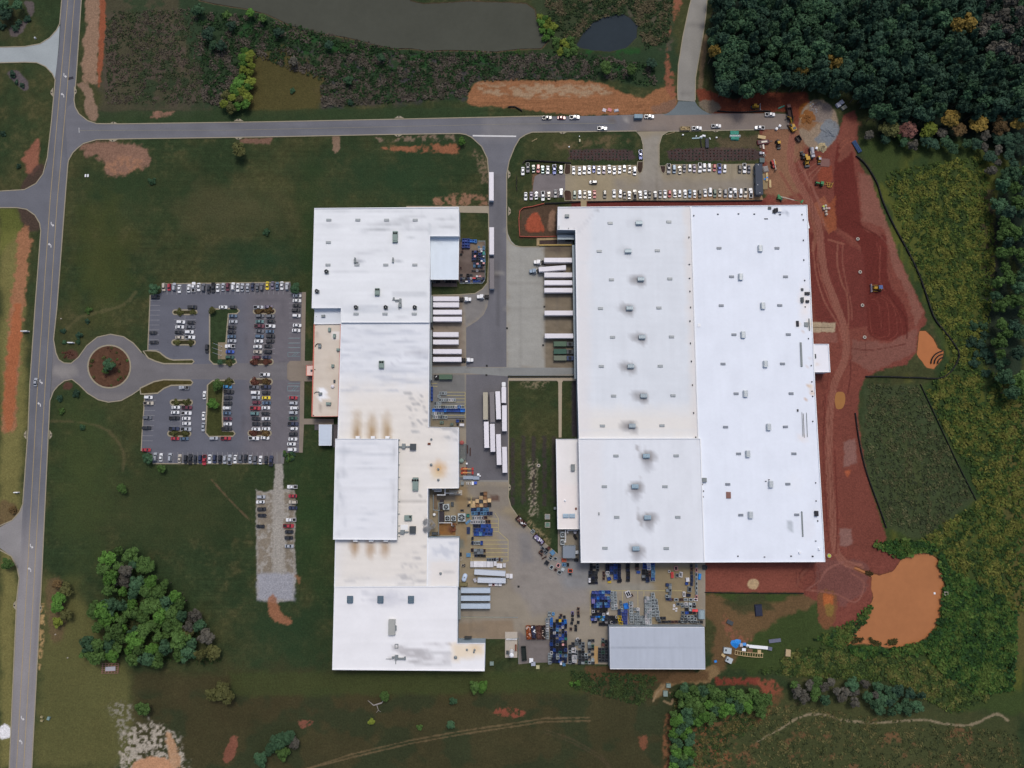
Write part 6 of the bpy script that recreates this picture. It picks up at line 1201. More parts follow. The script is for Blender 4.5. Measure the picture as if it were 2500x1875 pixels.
for x, y, r, k, t in ((484,24,17, 'wood', "dark round tree near the left shore of the lake"),(552,35,12, 'mid', "round green bush with bare soil below it near the lake"),(508,82,20, 'dark', "largest dark tree in the scrub left of the lake"),(541,110,16, 'dark', "dark tree below the largest one in the scrub left of the lake"),(520,110,14, 'wood', "wood green tree in the scrub left of the lake"),(566,62,14, 'dark', "dark bush uphill of the yellow green clump"),(612,32,16, 'lush', "bright bush on the lake's left shore"),(640,45,14, 'mid', "green bush on the lake's left shore"),
  (680,78,15, 'dark', "dark bush below the lake's left shore"),(804,110,15, 'dark', "dark bush on the bank below the lake"),(930,142,15, 'wood', "green bush on the bank below the lake's middle"),(850,195,13, 'wood', "green bush in the rough grass between lake and road"),(714,220,9, 'wood', "small bush in the olive field"),(855,250,10, 'dark', "small dark bush near the cross road's upper verge"),(716,150,14, 'grey', "grey bush in the rough below the lake"),(1590,155,15, 'dark', "dark bush left of the concrete road"),(1478,165,18, 'mid', "broad green bush below the dark pond"),(1540,170,17, 'mid', "green bush left of the concrete road below the dark pond"),
  (1265,127,9, 'mid', "small bush on the lake's lower shore"),(585,366,22, 'olive', "scrubby tree by the ditch below the cross road"),(370,442,11, 'wood', "lone round bush in the mown field above the car park"),(651,566,10, 'wood', "lone small bush in the mown field beside the factory"),(1127,345,11, 'lush', "bush at the corner of the cross road and the street"),
  (376,704,16, 'wood', "round tree at the upper left corner of the west car park"),(362,1118,15, 'wood', "round tree at the lower left corner of the west car park"),(395,1143,12, 'mid', "bushy tree just below the west car park"),(720,704,15, 'wood', "broad shrub at the upper right corner of the west car park"),(298,1192,14, 'mid', "lone round tree in the lawn below the ring"),(200,1044,9, 'wood', "small round bush on the lawn left below the ring"),(150,1004,9, 'mid', "small round bush beside the main road below the ring"),(145,972,10, 'dark', "dark shrub below the ring by the entrance"),(186,960,11, 'dark', "dark shrub right of the entrance planting"),
  (154,808,8, 'dark', "small dark shrub nearest the main road above the ring"),(192,818,10, 'dark', "dark shrub right of the white entrance sign"),(213,783,7, 'dark', "small dark shrub on the lawn above the entrance sign"),(215,757,10, 'mid', "faint green bush on the lawn above the entrance sign"),(157,836,6, 'wood', "dark shrub at the left end of the white entrance sign"),(190,834,8, 'wood', "dark shrub at the right end of the white entrance sign"),
  (267,892,17, 'wood', "large dark green tree in the middle of the ring island"),(258,905,10, 'mid', "lower companion shrub beside the ring island's tree"),(520,985,15, 'lush', "round bright green tree on the lower grass island"),(530,940,15, 'mid', "round green tree at the head of the lower grass island"),(537,884,9, 'wood', "small dark tree at the foot of the upper grass island"),(518,758,10, 'olive', "olive tree at the upper corner of the upper grass island"),
  (8,10,22, 'wood', "large dark tree at the top left corner"),(45,12,20, 'wood', "large dark tree right of the top left corner"),(14,34,18, 'dark', "dark tree below the top left corner trees"),(66,44,12, 'dark', "dark shrub at the tip of the planting in the top left corner"),(45,55,9, 'dark', "small dark shrub in the planting of the top left corner"),(36,68,11, 'dark', "dark shrub at the lower edge of the top left planting"),(2,62,12, 'dark', "dark shrub cut by the left edge near the top"),(30,180,11, 'dark', "round dark shrub at the upper end of the small mulch bed"),(40,200,7, 'dark', "middle dark shrub of the small mulch bed"),(53,207,8, 'dark', "dark shrub at the lower end of the small mulch bed"),
  (45,405,7, 'dark', "small dark shrub on the dirt left of the main road"),(6,325,8, 'dark', "dark bush at the left edge beside the main road"),(18,1378,16, 'mid', "round tree beside the lower left side road"),(30,1245,12, 'brown', "brownish bush at the corner of the lower left side road"),(1178,1676,16, 'lush', "bright green right half of the bush pair below the factory"),(1160,1676,15, 'mid', "darker left half of the bush pair below the factory"),(1106,1711,10, 'wood', "small dark tree in the lower field"),(1100,1768,13, 'wood', "small dark tree above the two track lane"),(1024,1776,9, 'mid', "faint bush in the lower field"),(907,1762,9, 'yel', "yellowish bush below the fallen tree"),(938,1700,13, 'mid', "leafy limb of the fallen tree in the lower field"),
  (680,1812,22, 'wood', "dark tree of the clump near the bottom edge"),(702,1800,20, 'wood', "dark tree at the upper right of the bottom edge clump"),(720,1812,18, 'grey', "greyish tree at the right of the bottom edge clump"),(690,1838,18, 'mid', "green tree at the foot of the bottom edge clump"),(660,1830,16, 'wood', "dark tree at the left of the bottom edge clump"),(636,1855,18, 'wood', "dark tree cut by the bottom edge clump's lower left"),(545,1690,26, 'olive', "wide yellowish bush in the field below the grove"),(520,1695,18, 'olive', "left part of the wide yellowish bush below the grove"),
  (140,1480,20, 'lush', "bright green bush along the main road left of the grove"),(145,1460,18, 'lush', "upper bright bush along the main road left of the grove"),(140,1518,13, 'yel', "yellow green bush at the lower end of the roadside thicket"),(160,1440,18, 'olive', "olive scrub at the upper end of the roadside thicket"),(140,1425,16, 'brown', "brownish scrub at the head of the roadside thicket"),(160,1500,16, 'olive', "olive scrub at the right of the roadside thicket"),(350,1728,20, 'mid', "low green bush in the field below the scrap frame"),(1410,1668,9, 'lush', "bright weed bush below the crates"),(1395,1670,7, 'lush', "small bright weed left below the crates")):
 (tree if r > 12 or 'tree' in t else shrub)(x, y, r, k, **({'h': r*.38} if (r > 12 or 'tree' in t) else {}), label=t)
for x, y, t in ((438,762, "upper left"),(470,762, "upper left"),(432,836, "second"),(465,836, "second"),(455,982, "third"),(430,983, "third"),(425,1058, "fourth"),(452,1058, "fourth")): shrub(x, y, 10 if x < 460 else 9, 'olive', f"olive shrub on the {t} small island of the left parking block" if t != "upper left" else "olive shrub on the topmost small island of the left parking block", "shrubs on the left block's islands")
for x, y, t, k in ((632,759, "topmost", 'brown'),(657,758, "topmost", 'brown'),(620,884, "second", 'plum'),(651,884, "second", 'plum'),(559,885, "far left of second", 'olive'),(559,932, "far left of third", 'olive'),(620,932, "third", 'plum'),(648,932, "third", 'brown'),(618,1057, "lowest", 'plum'),(647,1057, "lowest", 'brown')): shrub(x, y, 11, k, f"bronze shrub, {t} island of the right parking block", "shrubs on the right block's islands")
for k in range(26):
 a = random.uniform(0,6.28); r = random.choice((12,26,38,46)); shrub(267+r*math.cos(a),895+r*math.sin(a), random.uniform(2.5,6), random.choice(('olive', 'mid', 'plum') if a < 2.5 or a > 4 else ('plum', 'olive')), "small low shrub in the ring island's mulch", "low shrubs on the ring island")
for k in range(15): a = random.uniform(0,6.28); shrub(164+random.uniform(4,14)*math.cos(a),866+random.uniform(3,10)*math.sin(a),2.6, 'plum', "tiny plum shrub in the round planting above the entrance", "plum shrubs by the entrance")
for x, y, w_, h_ in ((707,1115,17,15),):
 for k in range(16): shrub(x+random.uniform(-14,14), y+random.uniform(-12,10), random.uniform(4,7), random.choice(('wood', 'mid', 'dark')), "low shrub in the bed at the car park's lower right corner", "shrubs at the car park's lower right corner")
for x0, x1, ys in ((1394,1540,(369,376,383,389)),(1640,1846,(367,374,381,388))):
 for y in ys:
  for x in np.arange(x0, x1,8.6): shrub(x+random.uniform(-1,1), y+random.uniform(-.6,.6), random.uniform(1.6,2.3), 'plum' if random.random() < .5 else 'dark', "tiny dark shrub in the mulch bed "+("left" if x0 < 1500 else "right")+" of the east entrance drive", "tiny shrubs in the long mulch beds", "bedding_shrub")
# dead fallen tree
ft = empty("fallen_tree", P(925,1722),0, "bare grey fallen tree lying in the lower field", "tree"); mb = MB(); W = lambda x, y, z: P(x, y, z)
for a, b, r0, r1 in (((932,1716,.5),(912,1722,.5),.4,.3),((912,1722,.5),(898,1710,.8),.28,.1),((920,1722,.5),(924,1734,.5),.22,.12),((924,1734,.5),(918,1740,.6),.12,.06),((932,1716,.5),(938,1706,1.2),.25,.1),((924,1734,.5),(930,1738,.5),.1,.05)): mb.tube(W(*a), W(*b), r0, r1,7)
mb.build("trunk", mat("bare grey wood", L3(150,146,142),.85, var=.1), ft, ft.location)
# rough growth nobody could count
def tufts(name, areas, label=None):
 V = []; F = []; Cc = []
 for pts, n, cols, hmin, hmax, sz in areas:
  xs = [p[0] for p in pts]; ys = [p[1] for p in pts]
  X = RNG.uniform(min(xs), max(xs), n*3); Y = RNG.uniform(min(ys), max(ys), n*3); r = Ras(X, Y, (0,0,0)); ok = r.sd(pts, np.arange(X.size)) > 0
  f = fbm(X/14, Y/14,91,3); ok &= f > .38
  for x, y, ff in list(zip(X[ok], Y[ok], f[ok]))[:n]:
   q = np.array(P(x, y, 0)); c = lin(cols[min(len(cols)-1, int(max(0,(ff-.36))*3.2*len(cols)))])*RNG.uniform(.7,1.35)
   for k in range(3):
    h = RNG.uniform(hmin, hmax); s = sz*RNG.uniform(.6,1.3); a = RNG.uniform(0,6.28); t = RNG.uniform(.2,.9)
    u = np.array([math.cos(a), math.sin(a),0])*s; v = np.array([-math.sin(a)*math.cos(t), math.cos(a)*math.cos(t), math.sin(t)])*s; p = q+np.array([RNG.uniform(-s, s), RNG.uniform(-s, s), h*.5])
    b = len(V); V += [p+u*.5-v*.3, p+u*.2+v*.6, p-u*.4+v*.5, p-u*.5-v*.4]; F.append((b, b+1, b+2, b+3)); Cc += [c]*4
 me = bpy.data.meshes.new(name); me.from_pydata([tuple(p) for p in V], [], F); setcol(me, np.array(Cc)); me.materials.append(mat("rough growth", (1,1,1),.85, var=.2, scale=.8, attr=True, spec=.1))
 o = bpy.data.objects.new(name, me); COL.objects.link(o); return tag(o, label, kind="stuff")
DG = ((40,60,36),(50,74,38),(62,86,40),(80,92,46))
tufts("undergrowth", [
 ([(2130,1330),(2200,1320),(2280,1330),(2330,1400),(2420,1440),(2480,1500),(2470,1680),(2380,1690),(2300,1640),(2260,1590),(2100,1600),(2060,1580),(2190,1585),(2270,1560),(2300,1500),(2308,1420),(2290,1360),(2250,1340),(2200,1360)], 5200,((38,62,34),(48,76,36),(62,88,40),(74,92,44)),.6,2.4,1.5),
 ([(2060,1530),(2110,1490),(2128,1480),(2110,1520),(2080,1556),(2050,1580),(1990,1560)], 500, DG, .5,1.6,1.1),
 ([(2080,1586),(2190,1590),(2300,1640),(2420,1700),(2330,1740),(2160,1660),(1850,1640),(1960,1580)], 2600,((52,68,38),(62,80,40),(80,92,46),(92,94,52)),.4,1.2,1.1),
 ([(2160,420),(2400,380),(2430,620),(2400,900),(2340,900),(2290,780),(2210,600)], 4200,((50,68,34),(66,82,38),(84,94,42),(98,102,48)),.3,1.2,1.0),
 ([(2320,880),(2500,940),(2500,1500),(2330,1390),(2240,1320),(2400,1220),(2260,960)], 4600,((46,66,34),(62,80,38),(82,92,42),(96,98,48)),.3,1.4,1.1),
 ([(2120,940),(2240,940),(2370,1210),(2260,1310),(2170,1280),(2110,1110)], 1800,((58,66,46),(66,76,48),(80,82,56)),.3,.9,.9),
 ([(480,30),(620,40),(840,96),(1000,128),(1330,130),(1420,132),(1600,160),(1600,210),(1500,190),(1150,195),(1140,235),(790,260),(780,190),(600,130),(560,260),(500,250)], 6000,((36,56,34),(44,66,38),(66,66,54),(84,78,70)),.3,1.3,1.0),
 ([(1330,0),(1640,0),(1630,100),(1580,120),(1545,30),(1470,40),(1420,80),(1400,110),(1350,70)], 1800,((44,60,38),(58,70,44),(88,82,62)),.3,1.2,.9),
 ([(620,28),(745,82),(915,116),(1040,130),(1150,129),(1270,126),(1270,134),(1040,140),(900,126),(740,95),(620,45)], 900,((34,58,34),(44,72,38),(54,82,40)),.4,1.6,.9),
 ([(260,30),(490,20),(520,250),(260,255)], 1800,((52,62,42),(60,70,46),(78,72,62)),.15,.5,.8),
 ([(1395,1640),(1600,1650),(1590,1700),(1560,1720),(1400,1680)], 900,((46,62,36),(58,72,40)),.2,.9,.8),
 ([(1695,1760),(1900,1720),(2480,1790),(2500,1880),(1700,1880)], 1800,((58,66,42),(70,76,46),(92,88,56)),.15,.5,.8),
 ([(250,1400),(340,1370),(540,1610),(520,1625),(420,1612),(260,1612)], 900,((46,60,36),(54,70,38)),.2,.9,.9),
 ([(1640,1690),(1860,1690),(1880,1740),(1700,1890),(1645,1890)], 900,((46,62,36),(56,72,38),(90,84,50)),.2,.9,.9),
])
tufts("water_weeds", [([(2122,1556),(2138,1566),(2152,1570),(2144,1576),(2124,1566)], 110,((60,58,34),(70,66,38)),.2,.5,.6),([(2166,1564),(2190,1562),(2186,1572),(2160,1574)], 100,((60,62,34),(70,66,38)),.2,.5,.6),([(2082,1560),(2110,1556),(2104,1566),(2080,1570)], 60,((60,58,34),),.2,.5,.6),([(2120,1390),(2130,1400),(2124,1406),(2114,1398)], 40,((70,56,34),),.2,.5,.6)])
# ------------------------------------------------------------------ crates, cages and racks of the yards
CR = {'navy': (24,34,62), 'blue': (36,74,150), 'bright blue': (32,120,206), 'light blue': (92,140,178), 'indigo': (66,82,150), 'black': (30,32,38), 'dark grey': (58,62,68), 'grey': (112,120,126), 'pale grey': (158,168,172), 'white': (206,206,210), 'teal': (44,120,112), 'green': (52,96,78), 'brown': (96,70,58), 'rust': (92,56,50), 'pale wood': (196,168,126), 'brown wood': (138,102,70), 'red': (190,66,66), 'bright red': (226,76,78), 'yellow': (200,170,40), 'pink': (206,150,150), 'lilac': (120,108,160), 'dark blue': (36,54,92), 'orange': (196,92,60)}
CRM = {k: mat(k+" crate", L3(*v),.55, var=.12, scale=.9, rnd=.18) for k, v in CR.items()}
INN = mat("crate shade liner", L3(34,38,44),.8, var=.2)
def proto_bin():
 mb = MB(); t = .07
 for s in (-1,1): mb.box((0, s*(.5-t/2),.5),(1, t, 1)); mb.box((s*(.5-t/2),0,.5),(t, 1-2*t, 1)); mb.box((0, s*.5,.93),(1.04,.06,.1)); mb.box((s*.5,0,.93),(.06,1.0,.1))
 mb.box((0,0,.3),(1-2*t, 1-2*t, .08)); return mb
def proto_frame(cross=1):
 mb = MB(); t = .11
 for a in (-1,1):
  for b in (-1,1): mb.box((a*(.5-t/2), b*(.5-t/2),.5),(t, t, 1))
  for z in (.06,.95): mb.box((0, a*(.5-t/2), z),(1-2*t, t, .1)); mb.box((a*(.5-t/2),0, z),(t, 1-2*t, .1))
 if cross: mb.box((0,0,.93),(t*.9,1-2*t, .08))
 if cross > 1: mb.box((0,0,.91),(1-2*t, t*.9,.08))
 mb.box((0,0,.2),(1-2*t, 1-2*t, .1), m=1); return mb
def proto_box():
 mb = MB(); mb.box((0,0,.46),(.94,.94,.92)); mb.box((0,0,.94),(1,1,.1), top=.97); mb.box((0,0,1.0),(.08,.98,.03)); mb.box((0,0,.05),(1,1,.08)); return mb
def proto_pallet():
 mb = MB()
 for i in range(6): mb.box((0,-.43+i*.172,.9),(1,.12,.1))
 for a in (-.42,0,.42): mb.box((a, 0,.42),(.1,1,.8))
 return mb
def proto_wood():
 mb = MB(); t = .06
 for s in (-1,1):
  for z in (.2,.5,.8): mb.box((0, s*(.5-t/2), z),(1, t, .24)); mb.box((s*(.5-t/2),0, z),(t, 1-2*t, .24))
 mb.box((0,0,.5),(1-2*t, 1-2*t, .08)); return mb
CP_ = {'bin': ("plastic_bin", "plastic bin", "bin", proto_bin(),0), 'frm': ("frame_rack", "metal frame rack", "rack", proto_frame(1),1), 'cage': ("steel_cage", "steel cage", "cage", proto_frame(2),1), 'tray': ("open_crate", "open crate", "crate", proto_frame(0),1), 'box': ("lidded_box", "lidded box", "box", proto_box(),0), 'pal': ("slatted_pallet", "slatted pallet", "pallet", proto_pallet(),0), 'wood': ("wooden_crate", "wooden crate", "crate", proto_wood(),0)}
CME = {}
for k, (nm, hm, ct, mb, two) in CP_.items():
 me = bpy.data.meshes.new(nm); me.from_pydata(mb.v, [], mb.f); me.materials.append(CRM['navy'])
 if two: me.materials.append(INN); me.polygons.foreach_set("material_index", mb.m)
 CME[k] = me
NCR = [0]
def crate(k, c, x, y, sx, sy, h, where, rz=0, group=None, label=None):
 nm, hm, ct, _, _ = CP_[k]; q = P(x, y, h)
 o = bpy.data.objects.new(nm, CME[k]); COL.objects.link(o); o.location = (q[0], q[1], .09); o.scale = (sx*MPX, sy*MPX, h); o.rotation_euler = (0,0, rz)
 o.material_slots[0].link = 'OBJECT'; o.material_slots[0].material = CRM[c]; NCR[0] += 1
 return tag(o, label or f"{c} {hm} {where}", ct, group or "crates and racks "+where)
def pick(cols): return random.choices([c for c, _ in cols], [w_ for _, w_ in cols])[0]
def block(x0, y0, nc, nr, dx, dy, kinds, cols, where, h=(1.0,1.8), keep=1.0, jit=.4, s=.92, skew=0.0, rz=.05):
 for j in range(nr):
  hh = random.uniform(*h)
  for i in range(nc):
   if random.random() > keep: continue
   crate(random.choice(kinds), pick(cols), x0+i*dx+j*skew+random.uniform(-jit, jit), y0+j*dy+random.uniform(-jit, jit), dx*s, dy*s, hh*random.uniform(.85,1.15), where, random.uniform(-rz, rz))
A = "in the fenced yard by the street"
block(1131,586,3,3,6.4,7.5, ['bin'], [('indigo', 2),('blue', 3)], A, (1.2,2)); block(1144.5,588,4,1,5.6,7, ['bin'], [('blue', 3),('bright blue', 1)], A, (1.2,1.6)); crate('bin', 'light blue', 1161.5,590,6,6,1.4, A)
block(1169.5,603,3,2,5.6,5.6, ['frm', 'cage'], [('black', 2),('light blue', 2),('white', 1)], A, (1,1.5),.9)
block(1154.5,614,6,4,5.6,6.2, ['bin', 'cage'], [('navy', 4),('dark blue', 3),('black', 2),('blue', 1)], A, (1,1.7),.95); crate('bin', 'blue', 1171,620,6,5,1.9, A); crate('box', 'teal', 1181,618,6,9,1.7, A); crate('box', 'pink', 1159.5,625.5,5,5,1.8, A); crate('box', 'white', 1175.5,613.5,4.5,3.5,1.8, A); crate('box', 'white', 1180.8,626,4,3,1.8, A)
block(1158,631,5,4,6,6.2, ['cage', 'bin', 'frm'], [('navy', 3),('light blue', 2),('black', 2),('dark blue', 2)], A, (1,1.6),.93); crate('box', 'pink', 1166,644,6,4.5,1.7, A); crate('box', 'pink', 1181,642.5,5,4,1.7, A); crate('box', 'white', 1176,637,4.5,4,1.8, A)
block(1154,661,6,1,5.4,4.5, ['frm', 'tray'], [('black', 3),('white', 1)], A, (.8,1.2)); block(1126,671,4,1,8,5.5, ['tray', 'bin'], [('dark grey', 3),('black', 2)], A, (.9,1.2),.9)
block(1126,679.5,10,1,6,5.4, ['frm', 'bin', 'cage'], [('dark blue', 3),('black', 3),('grey', 2),('white', 1)], A, (1,1.5),.95); block(1126,686.5,9,1,6.3,5.6, ['frm', 'bin'], [('navy', 3),('blue', 2),('black', 2),('green', 1)], A, (1,1.5),.95)
crate('box', 'red', 1157.5,679,8,3.5,1.7, A); crate('box', 'white', 1164.5,674.5,5.4,4.4,1.5, A); crate('box', 'pink', 1171.5,674.5,6,4,1.4, A); crate('box', 'white', 1139,687,6.5,2.5,1.7, A); crate('tray', 'rust', 1128.5,614,5.4,5.4,1.2, A); crate('tray', 'black', 1125.5,620.5,5.6,5,1.2, A); crate('tray', 'rust', 1124.5,653.5,5,5,1.0, A)
B_ = "under the factory's open annex roof"
block(1060,688,3,1,6,5, ['tray', 'frm'], [('black', 3),('grey', 1)], B_, (1,1.4)); block(1090,688,2,1,8,5, ['frm'], [('white', 1),('black', 1)], B_, (1,1.2)); block(1106,687.5,2,1,6,5, ['tray'], [('black', 1),('grey', 1)], B_, (1,1.2)); crate('bin', 'navy', 1054.5,684.5,6,5,1.2, B_)
R_ = "in the striped rack bays beside the factory"
FR = [('pale grey', 5),('white', 1),('grey', 1)]
for x0, y, n, dx in ((1075.5,960,3,6.2),(1071.5,967.5,1,6),(1074,976.3,7,5.9),(1062.5,984.8,3,5.8),(1062,993.3,13,5.65),(1057,1009.3,5,5.8),(1059.5,1018,6,5.9)): block(x0, y, n, 1, dx, 7.8, ['frm', 'cage'], FR, R_, (1.3,1.7),1,.2,.95,0,.02)
block(1058.5,1001.8,14,1,5.7,7.6, ['bin'], [('blue', 4),('bright blue', 2)], R_, (1.3,1.7),1,.25,.96); crate('bin', 'bright blue', 1121,993,6,7,1.8, R_)
for y in (948,957,966,974): crate('bin', 'blue', 1054.4, y, 4.2,8.6,1.4, "standing close against the factory wall")
for k, c, x, y, sx, sy, h in (('bin', 'blue', 1117,1027.5,6.5,6.5,1.3),('tray', 'black', 1123.8,1027.5,4.4,5.5,1.1),('tray', 'black', 1129.8,1027.8,4.4,5.5,1.1),('tray', 'black', 1117,1037,4.6,5,1.1),('box', 'white', 1127.5,1037.2,11,6.5,1.2)): crate(k, c, x, y, sx, sy, h, "below the striped rack bays")
W_ = "in the heap of wooden crates beside the cooling fans"
for k, c, x, y, s in (('wood', 'black', 1176.5,1206.5,8.5),('wood', 'brown wood', 1185,1205,8.5),('pal', 'pale wood', 1174.5,1215,8.6),('wood', 'brown wood', 1184.5,1215,9),('box', 'pale wood', 1165,1223.5,8.6),('wood', 'dark grey', 1174,1224,9),('wood', 'pale wood', 1184,1223.5,9),('box', 'pale wood', 1194.7,1222,8.6),('pal', 'pale wood', 1155.5,1234.5,9),('wood', 'brown wood', 1165.5,1234,8),('wood', 'pale wood', 1175,1233.5,8.6),('wood', 'brown', 1185.5,1233.3,9),('wood', 'black', 1195,1232.5,8.4),('box', 'pale wood', 1146.5,1226.8,5),('box', 'pale wood', 1156.5,1226.8,6),('tray', 'black', 1143.7,1234.7,5.4)): crate(k, c, x, y, s, s, 1.3, W_, random.uniform(-.08,.08))
K_ = "in the yellow bays beside the cooling fans"
block(1153,1244.5,6,1,7.4,9, ['cage'], [('light blue', 4),('dark blue', 2)], K_, (1.3,1.6),1,.2); block(1154,1253.5,7,1,7.5,9, ['cage', 'frm'], [('light blue', 4),('dark blue', 1)], K_, (1.3,1.6),1,.2)
block(1155,1264.5,5,1,5.7,8.6, ['frm'], [('white', 3),('pale grey', 1)], K_, (1.3,1.6),1,.3,.9,0,.2); block(1181,1264,2,1,6,7, ['tray'], [('rust', 1)], K_); block(1152,1274.8,6,1,5.9,9, ['frm'], [('white', 3),('pale grey', 1)], K_, (1.3,1.6),1,.2); block(1187.5,1273.5,2,1,6.4,9, ['tray'], [('rust', 2),('brown', 1)], K_)
block(1158,1284,7,1,6.3,9, ['bin', 'cage'], [('blue', 4),('indigo', 1),('navy', 1)], K_, (1.3,1.7),1,.3); block(1158.5,1294,8,1,6,8.4, ['bin', 'cage'], [('blue', 4),('dark blue', 1)], K_, (1.3,1.7),1,.3); block(1160,1303.5,7,1,6.6,8.6, ['bin', 'frm'], [('blue', 4),('light blue', 1)], K_, (1.3,1.7),1,.3,.92,0,.05)
crate('bin', 'navy', 1153.5,1314.5,5,6.5,1.3, K_); block(1153,1325.5,4,1,5.6,8.6, ['frm'], [('dark blue', 2),('pale grey', 1)], K_, (1.2,1.5)); crate('bin', 'blue', 1176,1325.5,5.6,8.6,1.4, K_)
block(1160.5,1343.5,3,2,7.9,6.6, ['box', 'cage'], [('grey', 1)], K_, (1.6,2.2),1,.2); block(1161.5,1357.5,4,1,7,6, ['bin', 'tray'], [('black', 3),('dark blue', 1)], K_, (1,1.3)); block(1153,1344,1,1,7,10, ['tray'], [('brown', 1)], K_); block(1182.5,1345,1,1,6,9, ['tray'], [('brown', 1)], K_)
block(1191,1366.5,7,1,5.7,8, ['tray', 'frm'], [('grey', 3),('rust', 1),('pale grey', 1),('dark blue', 1)], K_, (1,1.4),1,.4,.9)
for k, c, x, y, sx, sy, h, t in (('pal', 'light blue', 1143.8,1355,10,9,1.0, "pale blue slatted pallet standing alone left of the yellow bays"),('bin', 'teal', 1142.5,1258.5,7,7,1.3, "teal plastic bin between the largest fan and the blue cages"),('pal', 'light blue', 1143,1274,14,6,.7, "tilted light blue pallet by the rusty pad"),('pal', 'dark blue', 1143.5,1295,8,16,.9, "long dark blue pallet stack left of the blue crates"),('tray', 'black', 1132,1381,7,6,1.0, "black open crate by the white ring near the factory wall"),('tray', 'black', 1124,1353.5,6,8,1.0, "black open crate against the factory wall"),('tray', 'dark grey', 1128,1246.5,8,5,.8, "small dark grey open crate above the largest fan"),('bin', 'light blue', 1349,1349,10,10,.6, "light blue cover lying on the slanted kerb")):
 crate(k, c, x, y, sx, sy, h, "", .7 if "tilted" in t or "cover" in t else 0, "single crates of the yard", t)
V_ = "in the row above the pale containers"
for i, x in enumerate((1152,1160.5,1168.5,1176.5,1184,1192.5,1200.5)): crate('box', 'white', x, 1377.8,7.7,13.5,1.8, V_)
for x, y, sx, sy in ((1209,1376,6.6,11),(1216,1381,6.6,10),(1223,1381.5,6.4,10),(1231.3,1380.5,6.6,9)): crate('box', 'white', x, y, sx, sy, 1.5, V_)
for x, y, sx, sy in ((1239.2,1406,7.4,9.4),(1247.6,1407,7.4,10),(1197,1427.2,8,6.5),(1211.5,1427,7.4,6.5),(1220.7,1427.3,7.4,6.8)): crate('box', 'white', x, y, sx, sy, 1.3, "beside the pale containers")
crate('tray', 'pink', 1204.3,1427,6,6,1.2, "beside the pale containers")
S1 = "in the row under the warehouse's lower wall"
block(1441,1398,3,5,7.4,6.3, ['tray', 'cage'], [('black', 4),('dark grey', 3),('navy', 1)], S1,(1,1.5),.96); block(1444,1378,3,3,7.6,7, ['tray'], [('black', 2),('dark grey', 2),('grey', 1)], S1,(1,1.5),.75); crate('box', 'white', 1439.5,1414,5,5,1.6, S1); crate('box', 'white', 1439.5,1419.8,4.6,4.6,1.6, S1)
block(1474.5,1399,1,3,5.6,7, ['tray'], [('brown', 2),('rust', 1)], S1,(1.2,1.6)); block(1483.5,1380,1,3,9,6.6, ['bin'], [('navy', 1),('black', 1)], S1,(1.3,1.7)); crate('frm', 'white', 1483.5,1398.5,8,7,1.6, S1); crate('bin', 'blue', 1487.5,1413,8,7,1.5, S1,.3); crate('pal', 'yellow', 1488,1421,8,5,.7, S1); crate('pal', 'pale grey', 1484.5,1406,7,6,1.0, S1,.2)
block(1493,1379.5,2,4,8.4,6.4, ['bin', 'cage'], [('dark blue', 3),('blue', 2),('indigo', 1)], S1,(1.3,1.8)); block(1503,1379.5,1,6,8.6,6.4, ['bin'], [('blue', 3),('dark blue', 2)], S1,(1.3,1.8)); block(1512,1379.5,1,7,8.4,6.5, ['bin', 'cage'], [('navy', 4),('black', 1)], S1,(1.3,1.8)); crate('bin', 'black', 1513.5,1417.5,8.6,6.5,1.5, S1)
block(1533.5,1379,1,7,8.6,6.3, ['bin'], [('black', 3),('navy', 1)], S1,(1.3,1.8)); block(1556,1377,1,3,8.6,5.6, ['bin', 'tray'], [('black', 2),('rust', 1)], S1,(1.2,1.6)); crate('tray', 'grey', 1556,1390.5,8,6,1.1, S1); crate('bin', 'blue', 1559,1397,8.6,5.4,1.0, S1)
block(1574.5,1378.5,2,2,8.8,7, ['bin', 'frm'], [('blue', 2),('white', 1)], S1,(1.4,1.9)); block(1571.5,1394,2,4,8.4,6.6, ['bin', 'tray'], [('black', 4),('dark grey', 1),('grey', 1)], S1,(1.2,1.6)); block(1594.6,1378,1,7,9,5.8, ['cage', 'bin'], [('light blue', 3),('blue', 2)], S1,(1.4,1.9)); block(1586,1384,1,4,7,7, ['tray'], [('brown', 2),('rust', 2)], S1,(1,1.4)); block(1581.5,1412,1,2,8.6,6.6, ['bin'], [('dark blue', 1)], S1,(1.3,1.6)); block(1591,1416.5,2,1,6,5.6, ['tray'], [('brown', 1),('pale grey', 1)], S1); crate('frm', 'white', 1584.8,1380,8,8,1.9, S1); crate('frm', 'white', 1584.8,1388,8,7,1.8, S1)
S2 = "in the packed block above the storage shed"
block(1449,1446.5,2,1,8,7, ['bin'], [('indigo', 1)], S2,(1.3,1.6)); block(1466,1446,4,1,7.2,7, ['cage', 'bin'], [('blue', 2),('light blue', 2)], S2,(1.4,1.8)); block(1446.5,1453.5,7,5,6.6,6.7, ['bin', 'cage'], [('blue', 4),('indigo', 2),('light blue', 2),('dark blue', 2),('navy', 2)], S2,(1.2,1.9),.93,.8)
block(1448.5,1487,6,6,6.5,6.2, ['tray', 'cage', 'frm'], [('black', 8),('navy', 3),('dark grey', 1),('white', 1)], S2,(1.1,1.7),.93,.8); crate('box', 'lilac', 1448.5,1468,8,10,1.9, S2); crate('box', 'white', 1483.5,1497.5,5,6,1.8, S2); crate('bin', 'bright blue', 1460,1460,5,6,1.9, S2)
